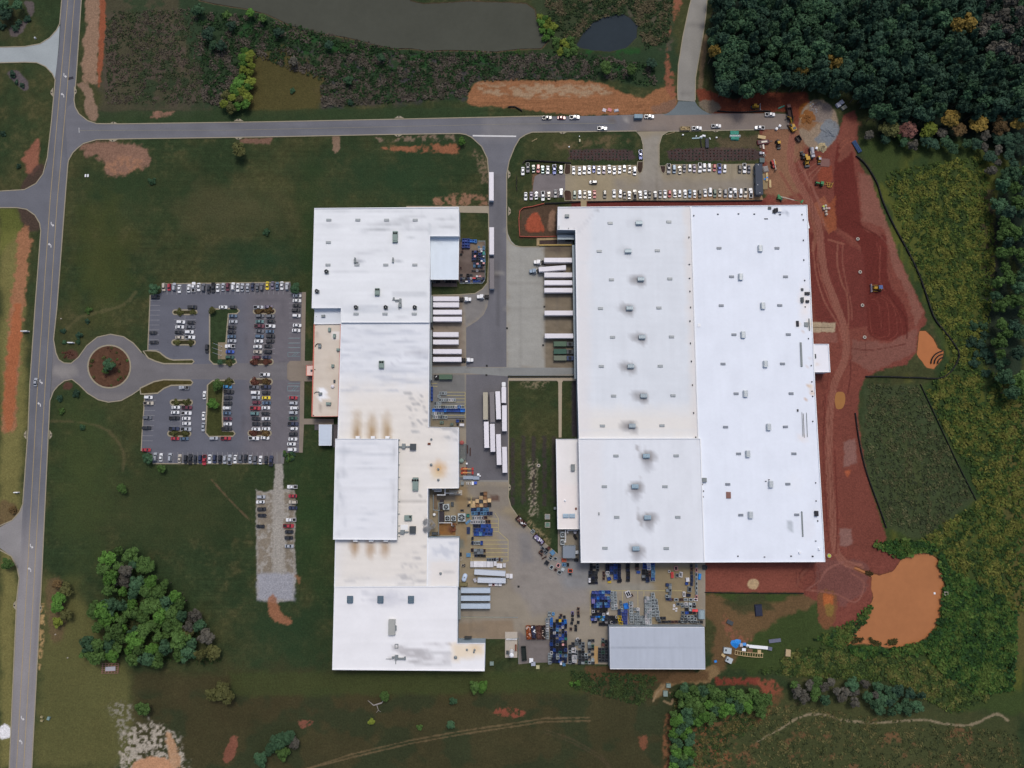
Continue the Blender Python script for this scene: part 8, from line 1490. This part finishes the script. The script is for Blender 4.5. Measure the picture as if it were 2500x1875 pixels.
for x, y, t in ((1667.5,328.6, "small white drum on the grass beside the tan dump trailer"),(1749.8,335.3, "small white drum left of the green pipe bundles")): slab("white_drum", x, y, 4,3,.7, RIM, t, "drum")
slab("white_cloth", 1733.5,338,2,5,.2, RIM, "small white cloth right of the black trough", "cloth", None, .4); slab("transformer_box", 1415.5,342.5,3.4,7,.9, mat("cream box", L3(196,190,158),.6), "small cream utility box on the grass below the cross road", "utility box"); slab("white_marker", 1389.5,358,3,2.4,.5, RIM, "small white marker stone above the long mulch bed", "marker"); slab("white_marker", 1414.7,332.5,2,2.4,.5, RIM, "tiny white marker above the cream utility box", "marker")
pipes(1305,341.5,1,3.6,0, WOODM, "pale crossed timber stakes near the street corner", .5,.12, None, "timber_stake"); slab("barrier_board", 1475.5,268.5,9,8,.3, mat("white barrier", L3(196,190,196),.6, var=.25, scale=4), "stack of white barrier boards on the orange bank", "barrier", None, -.35); slab("barrier_board", 1488.5,268,10,8,.3, mat("red white barrier", L3(196,120,120),.6, var=.35, scale=4), "stack of red and white barrier boards on the orange bank", "barrier", None, -.35); slab("sand_bags", 1505,269,12,8,.5, GRYW, "grey heap of barrier feet right of the red and white boards", "barrier feet", None, .2,.04,.7)
# silt fences
FAB = mat("black silt fabric", L3(22,24,26),.8, var=.15); ORF = mat("orange mesh", L3(156,76,60),.7, var=.15)
def sfence(pts, m, label, h=.9, t=.35, post=18):
 W = [P(x, y)[:2] for x, y in spline(pts, 3)]; c = W[len(W)//2]; r = empty("silt_fence", (*c, 0),0, label, "fence"); MB().ribbon(W, t, -.1, h).build("fabric", m, r, r.location)
 mb = MB()
 for p in W[::2]: mb.box((p[0], p[1], h*.6),(.1,.1, h*1.3))
 mb.build("post_line", WOODM, r, r.location); return r
sfence([(2089,381),(2107,396),(2124,419),(2141,450),(2151,484),(2163,513),(2184,557),(2210,604),(2237,658),(2257,711),(2278,773),(2302,806),(2322,832),(2340,870),(2305,920),(2240,922),(2175,920),(2113,919)], FAB, "long black silt fence curving round the red earth site's right side", 1.0,.6)
sfence([(2087,1008),(2095,1067),(2110,1138),(2130,1197),(2148,1245),(2163,1289)], FAB, "black silt fence along the lower red track's right edge", .9,.5); sfence([(2246,938),(2293,1038),(2337,1132),(2382,1221)], FAB, "thin dark fence line slanting across the right field", .7,.3)
sfence([(1277,400),(1285,393),(1320,394),(1394,399)], FAB, "black silt fence above the parked cars left of the east car park", .9,.6); sfence([(1262,430),(1261,450),(1262,466)], FAB, "short black silt fence at the left end of the east car park", .9,.35); sfence([(1330,497.5),(1370,496),(1417,493)], FAB, "black silt fence below the east car park's left end", .9,.6); sfence([(1434,494),(1560,491),(1700,492),(1860,490)], FAB, "low black edging between the east car park and the warehouse", .7,.5)
sfence([(1750,272),(1800,275),(1860,272),(1880,273)], FAB, "black silt fence above the cross road's right end", .9,.5); sfence([(1240,262),(1258,262),(1275,272)], FAB, "short black silt fence at the left end of the orange bank", .9,.5); sfence([(1720,1446),(1800,1447.5),(1962,1448)], FAB, "dark edging along the bottom of the red pad", .5,.4)
sfence([(1269,578),(1269,516),(1300,505),(1328,498)], ORF, "orange mesh fence round the red soil heap, upper left side", 1.0,.4); sfence([(1269,578),(1310,579),(1358,578)], ORF, "orange mesh fence round the red soil heap, lower side", 1.0,.4)
for k, rr in enumerate((17,25,33)):
 pts = [(2306+rr*math.cos(math.radians(a)),888-rr*.95+rr*math.sin(math.radians(-a))*0+rr*.95*(1-math.sin(math.radians(a)))) for a in range(100,181,10)]; W = [P(x, y)[:2] for x, y in pts]
 tag(MB().ribbon(W, .55,-.3,.25).build("baffle_boom", FAB), f"{('inner', 'middle', 'outer')[k]} curved black baffle in the small silt pond", "baffle")
q = P(2310,1449,1); r = empty("outlet_box", (q[0], q[1], -.3),0, "square white concrete outlet box at the muddy pond's right shore", "outlet box"); mb = MB()
for s in (-1,1): mb.box((0, s*.85,.8),(2.0,.3,1.6)); mb.box((s*.85,0,.8),(.3,1.4,1.6))
mb.build("wall", CONCM, r); MB().box((0,0,.7),(1.4,1.4,.1)).build("grate", BLACKM, r)
slab("float_marker", 2282,1448.5,4,4.5,.3, RIM, "small white float on the muddy pond", "float", None, 0,-.45)
# goods east of the storage shed
for x, y, t, rz in ((1778,1519.5, "upper right tipped steel frame", -.45),): pass
slab("lying_gantry", 1782.5,1520,15,9,.7, DARKG, "dark steel frame lying in the dirt right of the shed", "frame", None, -.45); slab("black_trough", 1853,1491,18,28,.9, mat("blue black liner", L3(36,42,62),.6, var=.15), "blue black lined trough in the grass below the red pad", "trough", None, .06,.04,.85)
heap("blue_tarp", 1797.5,1570.5,10.5,1.1, BLUET, "bright blue tarp heap right of the storage shed", "tarp", 7,12,3,.3); slab("grey_box", 1810,1575,7,7,.9, GRYW, "grey box between the blue tarp and the white sheeting", "box"); slab("blue_box", 1817.5,1573,8,6,.9, mat("sky blue box", L3(80,150,220),.5), "sky blue box right of the blue tarp heap", "box"); slab("black_box", 1817,1579,7,5,.8, BLACKM, "black box just below the sky blue box", "box"); heap("white_bag", 1825.5,1577,3.8,.9, RIM, "round white bag right of the sky blue box", "bag", 8,10,3,.1)
slab("white_sheeting", 1852,1580,44,7,.5, RIM, "long white wrapped bundle right of the storage shed", "bundle", None, -.09); slab("white_box", 1816.3,1586,8.6,6.6,.7, RIM, "white box above the long wooden ladder rack", "box", None, -.1)
for x, y, wx, t, rz in ((1892,1564.5,28, "long grey steel bundle at the right end of the goods in the grass", .12),(1880.5,1584,9, "grey steel slats right of the white bundle", -.2)): slab("steel_bundle", x, y, wx, 8,.6, mat("blue grey bundle", L3(104,108,126),.5,.2, var=.2, scale=3), t, "bundle", None, rz)
q = P(1828,1596,.5); r = empty("wooden_ladder_rack", (q[0], q[1], .05),-.10, "long curved wooden rack like a ladder on the grass", "rack"); mb = MB()
for i in range(12): x = -7.4+i*1.35; y = -.012*(x+7.5)*(8.5-x)*.5; mb.box((x, y, .35),(.22,2.2,.7))
mb.build("rung", WOODM, r); 
for s in (-1,1): MB().ribbon([(x, -.006*(x+7.5)*(8.5-x)+s*1.05) for x in np.linspace(-7.6,7.7,12)], .22,.1,.75).build("side_rail", WOODM, r)
for x, y, t in ((1776.5,1589, "upper grey cabinet tipped in the grass right of the shed"),(1780.5,1612, "lower grey cabinet tipped in the grass right of the shed")): r = slab("steel_cabinet", x, y, 18 if y < 1600 else 15,13 if y < 1600 else 12,1.5, mat("pale cabinet", L3(178,188,192),.5,.1, var=.08), t, "cabinet", None, -.12 if y < 1600 else -.45); MB().box((-.9,.3,1.53),(.9,1.0,.06),-.12).build("fan_panel", DARKG, r)
slab("timber_scrap", 1766,1600,9,6,.6, WOODM, "pale timber scrap left of the tipped cabinets", "timber", None, -.7); slab("pallet_stack", 1924.5,1594.5,11.5,15.5,1.2, mat("pale pallet wood", L3(176,156,122),.8, var=.3, scale=3), "lone stack of pale pallets in the grass below the muddy pond", "pallet", None, -.1); slab("timber_stack", 1854,1592,8,9,.8, WOODM, "pale timber stack under the white bundle", "timber"); slab("brown_board", 1831,1589,12,8,.4, mat("brown board2", L3(110,84,62),.8, var=.2), "brown boards under the white bundle", "boards"); slab("blue_scrap", 1747,1615,6,5,.3, BLUET, "small blue scrap by the storage shed's lower right corner", "scrap", None, .3)
slab("blue_tarp", 1708.5,1408.5,7.5,15,.8, BLUET, "bright blue tarp on the red pad's left edge", "tarp", None, -.2,.04,.7); slab("plank_walk", 1455,1599,10,40,.12, mat("plywood", L3(166,136,92),.8, var=.1), "long plywood strip between two grey bin fields", "plywood")
for x, y, wx, wy, m_, t in ((1297,1613,9,10, RIM, "white box at the lower left end of the yard"),(1302,1621,10,9, mat("lavender panel", L3(160,166,180),.5), "lavender grey panel below the white box at the yard's end"),(1313,1629,8,8, mat("cream frame", L3(176,172,134),.7), "cream frame in the grass below the yard")): slab("yard_box", x, y, wx, wy, .8, m_, t, "box")
for x, y, wx, wy, t in ((1200.5,1620.5,9,8, "small grey green transformer on the grass right of the factory"),(1632.5,1674.5,10,8.6, "upper grey green transformer below the storage shed"),(1625,1694,10,12, "lower grey green transformer below the storage shed")): slab("transformer_box", x, y, wx, wy, 1.6, UNIT, t, "transformer")
for x, y, t in ((1336.5,1261.5, "upper grey square vault in the grass left of the warehouse"),(1336.8,1281.5, "lower green square vault in the grass left of the warehouse")):
 q = P(x, y, .4); r = empty("vault_box", (q[0], q[1], 0),0, t, "vault"); mb = MB(); mb.ribbon([(-1.3,-1.3),(1.3,-1.3),(1.3,1.3),(-1.3,1.3)], .35,0,.35, closed=True); mb.build("rim", CONCM, r); MB().box((0,0,.12),(2.2,2.2,.2)).build("cover", GREYM if y < 1270 else mat("green cover", L3(96,124,112),.6), r)
slab("utility_cabinet", 1355.5,1241,6,6,1.4, GREYM, "small grey cabinet against the warehouse's low side building", "cabinet")
# plant yard: cooling fans, pipes, tanks, steam
def fan(x, y, wx, wy, label, h=2.6, blades=6, m=mat("fan casing", L3(176,184,186),.5,.1, var=.06)):
 q = P(x, y, h); a, b = wx*MPX, wy*MPX; R = min(a, b)*.43; r = empty("cooling_fan", (q[0], q[1], .07), random.uniform(-.05,.05), label, "cooling fan", "cooling fans of the plant yards")
 mb = MB(); mb.box((0,0, h/2),(a, b, h-.1)); mb.build("casing", m, r); mb = MB(); n = 20; V = []
 for rr, z in ((R*1.04, h-.05),(R*1.04, h+.25),(R, h+.25),(R, h-.03)):
  for i in range(n): t = 2*math.pi*i/n; V.append((rr*math.cos(t), rr*math.sin(t), z))
 mb.add(V, [(k*n+i, k*n+(i+1) % n, (k+1)*n+(i+1) % n, (k+1)*n+i) for k in range(3) for i in range(n)]); mb.build("shroud", m, r); MB().tube((0,0, h-.05),(0,0, h+.02), R, R, 20).build("fan_well", BLACKM, r)
 for i in range(blades): t = 2*math.pi*i/blades; MB().box((math.cos(t)*R*.55, math.sin(t)*R*.55, h+.08),(R*.85, R*.2,.05), t).build("fan_blade", GREYM, r)
 MB().tube((0,0, h+.05),(0,0, h+.2), R*.18, R*.15,10).build("hub", m, r); return r
fan(1089,1237.5,15,13, "cooling fan by itself at the upper left of the plant yard"); fan(1092.3,1265.5,12,12, "left cooling fan of the touching pair in the plant yard", blades=4); fan(1107,1265.5,12,12, "right cooling fan of the touching pair in the plant yard", blades=5); fan(1127,1263.5,18,18.5, "largest square cooling fan in the factory plant yard", 3.2,7); fan(1373.5,1305,9.5,13, "upper cooling fan beside the warehouse plant shed", blades=4); fan(1373.5,1323.5,9.5,12.5, "lower cooling fan beside the warehouse plant shed", blades=4)
WP = mat("white pipe", L3(200,202,204),.4, var=.03)
def piperun(pts, r_, label, m=WP, name="pipe_run"):
 W = [P(p[0], p[1], p[2]) for p in pts]; c = W[0]; r = empty(name, (c[0], c[1], 0),0, label, "pipework"); mb = MB()
 for a, b in zip(W, W[1:]): mb.tube(a, b, r_, r_, 8)
 for w_ in W[1:-1]: mb.tube((w_[0], w_[1], w_[2]-r_),(w_[0], w_[1], w_[2]+r_), r_, r_, 8)
 mb.build("pipe", m, r, r.location); mb = MB()
 for w_ in W: mb.box((w_[0], w_[1], w_[2]/2-r_*.6),(.2,.2, w_[2]-r_))
 mb.build("support_leg", GREYM, r, r.location); return r
piperun([(1055,1195,5),(1077,1195,5),(1077,1199,5),(1060,1199,5)], .3, "looped white pipe in the corner below the factory's square wing"); piperun([(1086.5,1193,5),(1086.5,1208.5,5),(1067,1208.5,5)], .32, "bent white pipe running down from the factory's square wing"); piperun([(1088,1204,3),(1108,1204,3)], .25, "short white pipe feeding the flat tank"); piperun([(1058,1208,4),(1058,1245,4),(1072,1246.5,4),(1071,1228,4),(1082,1227.5,4)], .25, "long bent pipe along the factory wall by the first fan", GREYM); piperun([(1071,1248,4),(1071,1306,4)], .2, "upright grey pipe left of the rusty pad", GREYM); piperun([(1072,1276.5,2.5),(1103,1276.5,2.5),(1103,1284,2.5)], .22, "white pipe along the rusty pad's upper edge"); piperun([(1380.8,1293,4),(1380.8,1323,4),(1376,1323.5,4)], .3, "white pipe running down to the two warehouse fans"); piperun([(1386,1302,3.4),(1386.5,1294.5,3.4),(1412,1294.5,3.4)], .3, "white pipe along the low side building's lower wall")
q = P(1112,1203,1.6); r = empty("pressure_tank", (q[0], q[1], .07),0, "flat beige tank on a slab below the factory's square wing", "tank"); MB().box((0,0,.2),(7.2,2.8,.4)).build("slab", CONCM, r); mb = MB(); mb.tube((-2.8,0,1.3),(2.8,0,1.3),.95,.95,16); mb.tube((2.8,0,1.3),(3.1,0,1.3),.95,.5,16); mb.tube((-2.8,0,1.3),(-3.1,0,1.3),.95,.5,16); mb.build("vessel", mat("beige tank", L3(178,172,156),.5, var=.08), r); MB().tube((1.4,0,2.2),(1.4,0,2.5),.35,.35,10).build("hatch", RUST, r)
sheet("rust_pad", [(1072,1276),(1113,1277),(1112,1306),(1072,1306)], .10,(124,90,54), lambda r: (r.streak(.3,8,8,90), r.blob(1100,1292,14,10,(84,52,46),.8), r.blob(1080,1300,10,6,(150,104,56),.7)),.8, CONC)
r = machine("pump_skid", 1107,1290,0, "tangled rusty pump skid on the rust stained pad", "pump"); mb = MB()
for k in range(16): mb.box((random.uniform(-1.6,1.6), random.uniform(-2.2,2.6), random.uniform(.3,1.0)),(random.uniform(.3,1.4), random.uniform(.2,.6), random.uniform(.2,.5)), random.uniform(0,3))
mb.build("frame", RUST, r); MB().tube((-1,-1.4,.7),(1,-1.4,.7),.4,.4,12).build("motor", RUST, r); MB().tube((0,1.2,.2),(0,1.2,1.4),.45,.45,12).build("pump_body", DARKG, r)
for x, y, wx, wy, h, m_, t in ((1078,1232,9,22,2.2, mat("dark machine set", L3(54,50,56),.7, var=.25, scale=2), "dark compressor set left of the first fan"),(1078,1262,11,26,2.2, mat("dark machine set", L3(54,50,56),.7, var=.25, scale=2), "dark compressor set left of the touching fan pair"),(1104,1231,7,10,1.2, DARKG, "small twin drum pump right of the first fan"),(1063,1225,7,36,.5, mat("tan trench cover", L3(118,102,84),.8, var=.15), "tan trench cover along the factory wall"),(1072,1199,14,7,1.6, DARKG, "dark radiator bank inside the looped white pipe"),(1061,1303,14,6,2.0, DARKG, "dark boiler unit by the steam plume")): slab("machine_set", x, y, wx, wy, h, m_, t, "machinery", None, 0,.07,.95)
q = P(1060,1256.5,2); r = empty("round_tank", (q[0], q[1], .07),0, "small white round tank by the factory wall", "tank"); MB().tube((0,0,0),(0,0,1.9),.75,.75,16).build("vessel", RIM, r); MB().tube((0,0,1.9),(0,0,2.1),.75,.2,16).build("lid", RIM, r)
q = P(1404.5,1300,3); r = empty("round_tank", (q[0], q[1], .07),0, "white round tank beside the warehouse plant shed", "tank"); MB().tube((0,0,0),(0,0,2.6),.85,.85,18).build("vessel", RIM, r); MB().tube((0,0,2.6),(0,0,2.9),.85,.2,18).build("lid", GRYW, r)
slab("pipe_bundle_dark", 1405,1312,6,12,1.4, BLACKM, "dark valve cluster between the warehouse wall and the white tank", "machinery", None, .5,.07,.8)
q = P(1133.8,1411,2); r = empty("oval_tank", (q[0], q[1], .07), math.radians(72), "pale oval tank left of the pale containers", "tank"); mb = MB(); ring(mb, [[(x*s, y*s, z) for x, y in rrect(4.6,2.6,1.25,8)] for z, s in ((.1,.9),(.6,1),(1.2,.97),(1.6,.8),(1.75,.5))]); mb.build("vessel", mat("pale blue tank", L3(190,206,228),.4, var=.05), r, smooth=True); MB().tube((.2,0,1.7),(.2,0,1.9),.4,.4,12).build("hatch", GREYM, r)
r = slab("white_bin", 1160,1417,8,10,1.3, GRYW, "crooked white bin at the lower container's left end", "bin", None, .5,.07,.85)
q = P(1249,1597,6); r = empty("gas_tank", (q[0]-.0, q[1]+1.4,.05),0, "tall white vertical gas tank on its pad right of the factory", "tank"); MB().box((-.2,2,.15),(6.6,13.5,.3)).build("slab", CONCM, r); MB().tube((0,-1.2,.8),(0,-1.2,9.0),1.15,1.15,20).build("vessel", RIM, r, smooth=False); MB().tube((0,-1.2,9.0),(0,-1.2,9.5),1.15,.5,20).build("dome", RIM, r)
for a in range(3): t = a*2.09; MB().box((math.cos(t)*.9,-1.2+math.sin(t)*.9,.5),(.25,.25,.9)).build("leg", GREYM, r)
tb("vaporiser_pipe", r, (-2.9,5.2,1.4),(2.9,5.2,1.4),.32, RIM, 8); MB().box((-2.2,-1.8,.9),(1.3,1.6,1.4)).build("control_box", DARKG, r); MB().box((2.3,.6,.9),(.9,3.2,1.2)).build("vaporiser", RUST, r)
for x, y, m_, R, t in ((1127.5,1080.5, mat("faded red tank", L3(160,84,80),.6, var=.1),1.15, "round faded red tank against the factory's square wing"),(1126.8,1124.5, mat("pale green tank", L3(128,150,140),.6, var=.08),1.15, "round pale green tank against the factory's square wing")):
 q = P(x, y, 2); r = empty("round_tank", (q[0], q[1], .07),0, t, "tank"); MB().tube((0,0,0),(0,0,1.9), R, R, 18).build("vessel", m_, r); MB().tube((0,0,1.9),(0,0,2.2), R, R*.4,18).build("lid", m_, r)
r = machine("pipe_storage_rack", 1130.5,1103,0, "dark steel pipe rack with bars standing by the factory's square wing", "rack"); mb = MB()
for y in (-4,-1.4,1.2,4): mb.box((0, y, 1.4),(4.4,.14,.14))
for x in (-1.6,1.6): mb.box((x, 0,.7),(.16,8.6,1.4))
mb.build("frame", DARKG, r); mb = MB()
for i in range(7): mb.tube((-1.4+i*.45,-4.6,1.6),(-1.4+i*.45,4.6,1.6),.12,.12,6)
mb.build("bar_stock", GREYM, r)
for x, y, wx, wy, t in ((1141.5,1097,2.6,20, "left dark beam standing upright beside the pipe rack"),(1148,1103,2.6,20, "right dark beam standing upright beside the pipe rack")): slab("steel_beam", x, y, wx, wy, .5, mat("dark rust steel", L3(66,44,40),.7, var=.2), t, "beam")
for y, t in ((1145, "upper orange lift table with a yellow boom beside the factory wing"),(1154.5, "lower orange lift table with a yellow boom beside the factory wing")):
 r = machine("boom_lift", 1138, y, 0, t, "lift"); ORG = mat("lift orange", L3(176,76,46),.5, var=.1)
 for a in (-1.8,.2):
  for s in (-1,1): wheel(r, a, s*.8,.4,.3)
 bx("base", r, (-.8,0,.7),(2.8,1.5,.5), ORG); tb("boom", r, (-2.0,0,1.3),(2.8,0,1.5),.24, mat("cream boom", L3(226,186,120),.5)); bx("counterweight", r, (-2.4,0,1.2),(1.0,1.3,.9), ORG); bx("basket", r, (3.6,0,.9),(1.0,1.6,1.0), REDM)
for x, wx, t in ((1143,24, "long row of blue grey cabinets below the orange lifts"),(1162.5,15, "shorter blue grey cabinet right of the long row below the orange lifts")): slab("cabinet_row", x, 1166+(1 if x > 1150 else 0), wx, 8,1.5, mat("blue grey cabinet", L3(146,158,172),.5,.1, var=.1), t, "cabinet", None, 0,.07)
for x, y, wx, wy, m_, h, t in ((1128.5,1180,7.5,8, GREYM, 1.6, "grey square unit at the factory wing's lower corner"),(1154,1180,5,8, RIM, .9, "white rounded tote beside the blue tote"),(1161,1179,6.5,6, mat("blue tote", L3(60,92,190),.5),1.0, "blue tote right of the white rounded one"),(1167.5,1158.5,5.5,5, RIM, 1.1, "white box at the end of the orange lifts"),(1139.5,1131.8,4,4, RIM, .9, "small white frame above the orange lifts"),(1172,1162,3,3, RIM, 1.0, "tiny white box right of the blue grey cabinets")): slab("utility_box", x, y, wx, wy, h, m_, t, "box", None, 0,.1)
for x in (1140,1144,1148.5):
 for y in (1178.8,1181.8): q = P(x, y, .9); tag(MB().tube((q[0], q[1], .09),(q[0], q[1], .95),.22,.22,10).build("white_drum", RIM), "small white drum in the pairs below the blue grey cabinets", "drum", "white drums below the cabinets")
for x, y, t in ((1125,1364.5, "upper white tyre ring standing against the factory wall"),(1130,1381-0.5, "white tyre ring beside a black crate near the factory wall")):
 q = P(x, y, .5); mb = MB(); V = []; n = 16
 for rr, z in ((.55,.1),(.85,.1),(.85,.5),(.55,.5)):
  for i in range(n): a = 2*math.pi*i/n; V.append((q[0]+rr*math.cos(a), q[1]+rr*math.sin(a), z))
 mb.add(V, [(k*n+i, k*n+(i+1) % n, ((k+1) % 4)*n+(i+1) % n, ((k+1) % 4)*n+i) for k in range(4) for i in range(n)]); thing("white_ring", mb, CONCM, t, "ring")
slab("stair_landing", 1130,1427,22,8,1.2, mat("olive steel stairs", L3(116,108,74),.6, var=.1), "olive steel stair landing at the factory door above the lower docks", "stairs", None, 0,.07,.9)
for y, t in ((1029, "left green hopper below the striped rack bays"),(1033.5, "right green hopper below the striped rack bays")):
 x = 1078 if y < 1030 else 1103; r = slab("green_hopper", x, y+2,10 if x < 1080 else 8,7 if x < 1080 else 6,1.4, mat("grey green hopper", L3(96,116,104),.6, var=.12), t, "hopper", None, 0,.09,.85); MB().box((0,0,1.45),(1.0,.7,.1)).build("hatch", DARKG, r)
sm = bpy.data.materials.new("steam"); sm.use_nodes = True; t = sm.node_tree; t.nodes.clear(); vo = t.nodes.new("ShaderNodeVolumePrincipled"); vo.inputs["Color"].default_value = (1,1,1,1); ou = t.nodes.new("ShaderNodeOutputMaterial"); t.links.new(vo.outputs[0], ou.inputs["Volume"]); nz = t.nodes.new("ShaderNodeTexNoise"); nz.inputs["Scale"].default_value = .35; nz.inputs["Detail"].default_value = 4; mr = t.nodes.new("ShaderNodeMapRange"); mr.inputs[1].default_value = .42; mr.inputs[2].default_value = .7; mr.inputs[3].default_value = 0; mr.inputs[4].default_value = 1.2; tc = t.nodes.new("ShaderNodeNewGeometry"); t.links.new(tc.outputs["Position"], nz.inputs["Vector"]); t.links.new(nz.outputs[0], mr.inputs[0]); t.links.new(mr.outputs[0], vo.inputs["Density"])
heapm = MB(); q = P(1053,1284,8)
for k, (dx, dy, z, R) in enumerate(((0,0,6,2.2),(-1,1.5,8,2.4),(-2,-1.2,10.5,2.4),(-2.2,2.2,11,2.2))):
 n = 12; V = []
 for j in range(7):
  ph = math.pi*j/6
  for i in range(n): a = 2*math.pi*i/n; V.append((q[0]+dx+R*math.sin(ph)*math.cos(a), q[1]+dy+R*math.sin(ph)*math.sin(a), z+R*1.1*math.cos(ph)))
 heapm.add(V, [(j*n+i, (j+1)*n+i, (j+1)*n+(i+1) % n, j*n+(i+1) % n) for j in range(6) for i in range(n)])
o = heapm.build("steam", sm); tag(o, "white steam plume rising beside the factory wall", kind="stuff")
# fences, poles, signs
def ofence(pts, label, h=1.9, gap=3.0):
 W = [P(x, y)[:2] for x, y in pts]; r = empty("chain_fence", (*W[0], 0),0, label, "fence"); mb = MB(); mr_ = MB()
 for a, b in zip(W, W[1:]):
  L = math.hypot(b[0]-a[0], b[1]-a[1]); n = max(1, int(L/gap))
  for i in range(n+1): p = (a[0]+(b[0]-a[0])*i/n, a[1]+(b[1]-a[1])*i/n); mb.box((*p, h/2),(.09,.09, h))
  for z in (h, h*.5,.15): mr_.tube((*a, z),(*b, z),.05,.05,6)
 mb.build("post", GREYM, r, r.location); mr_.build("rail", GALV, r, r.location); return r
ofence([(1166,590),(1184.5,590),(1184.5,683),(1178,692.5),(1123,692.5)], "thin metal fence round the crate yard beside the street"); ofence([(1242,916.5),(1300,917),(1404,917.5)], "dark low railing along the crossing's lower edge", 1.1); ofence([(1120,1506),(1265,1506.5)], "pale low rail above the sunken lower dock", .9); ofence([(1234,1558),(1266,1557),(1265.5,1618)], "thin fence beside the white gas tank pad")
tag(MB().ribbon([P(1240,919.5)[:2], P(1405,919)[:2]], .8,0,1.0).build("hedge_strip", mat("dark hedge", L3(48,48,38),.9, var=.4, scale=2)), "thin dark hedge along the crossing's lower edge", "hedge"); tag(MB().ribbon([P(1316,599.5)[:2], P(1396,599)[:2]], .7,0,1.1).build("yellow_wall", mat("yellow guard", L3(170,146,84),.6, var=.1)), "low yellow guard wall above the uppermost warehouse trailers", "wall")
sheet("concrete_pad", [(1310,581),(1360,579),(1361,585),(1317,587),(1317,599),(1310,600)], .10,(166,146,110), lambda r: joints(r, (110,96,74),.6,1310,1362,579,600,7,9),1.0, CONC)
sheet("mulch_bed", rect(1318,587,1359,597),.09,(70,58,54), lambda r: r.streak(.5,4,4,92),.8, TURF); sheet("concrete_pad", rect(1360,584,1398,598),.1,(128,124,118), None, 1.0, CONC)
for x, y, t in ((1187.9,915.9,0),(1188.6,893.3,0)):
 pass
for i, (x, y) in enumerate(((542,846),(541,857),(540.5,868))):
 q = P(x, y); r = empty("flagpole", (q[0], q[1], .2),0,("upper", "middle", "lower")[i]+" of three white flagpoles on the pad beside the upper grass island", "flagpole", "flagpoles"); MB().tube((0,0,0),(0,0,12.5),.13,.07,8).build("pole", RIM, r); MB().tube((0,0,0),(0,0,.35),.4,.35,10).build("base", CONCM, r); MB().tube((0,0,12.5),(0,0,12.7),.14,.1,8).build("finial", CATY, r)
def sign(x, y, L, h, label, rz=0): 
 q = P(x, y, h); r = empty("sign", (q[0], q[1], 0), rz, label, "sign"); MB().box((0,0, h*.6),(L, .45, h*.8)).build("panel", RIM, r); MB().box((0,0,.15),(L*1.1,.8,.3)).build("base", CONCM, r); return r
sign(170.5,836,3.2,1.8, "white entrance sign wall among shrubs above the drive"); sign(57.5,808,3.6,2.4, "pale sign board on the red verge left of the main road", .03); sign(37.5,1202.5,2.4,1.8, "small white sign board on the verge left of the main road"); sign(84.5,91.5-0,.9,1.2, "tiny white sign on the lawn in the top left corner", .8)
for x, y, t in ((208.5,428.5, "left of two small white plates on the lawn by the road junction"),(214.5,428.5, "right of two small white plates on the lawn by the road junction")): slab("white_plate", x, y, 3.4,7,.3, RIM, t, "plate", "white plates by the junction")
for x, y, m_, t in ((101,1751, mat("olive box", L3(150,140,104),.7), "upper small beige box beside the main road"),(101,1760, mat("olive box", L3(150,140,104),.7), "lower small beige box beside the main road"),(117.5,1754.5, mat("green grey box", L3(120,146,146),.6), "grey green utility box beside the main road")): slab("utility_box", x, y, 6,7 if x > 110 else 4,.9, m_, t, "utility box", None, -.3)
for x, y in ((149,778-0),(165,1606),(135,1549)): q = P(x, y, .3); tag(MB().tube((q[0], q[1], 0),(q[0], q[1], .5),.35,.3,10).build("valve_cover", CONCM), {149: "small round cover beside the main road above the ring", 165: "small round cover in the grass left of the grove", 135: "small white cover at the roadside thicket's lower end"}[x], "cover")
q = P(269,1631.5,.5); r = empty("scrap_frame", (q[0], q[1], .02),0, "rusty square scaffold frame with grey panels below the grove", "frame"); mb = MB()
for i in range(6): mb.box((-4.2+i*1.7,0,.5),(.25,5.2,.25)); mb.box((0,-2.5+i*1.0,.6),(9.2,.2,.2))
mb.build("frame", mat("pinkish rust", L3(150,112,100),.8, var=.25), r); MB().box((.3,-.2,.75),(5.4,2.2,.2),.05).build("panel", GRYW, r)
slab("road_patch", 172.5,191,14,7,.012, mat("fresh tar", L3(54,54,62),.9), "dark fresh tar patch on the main road", "patch", None, .25,.075)["kind"] = "structure"
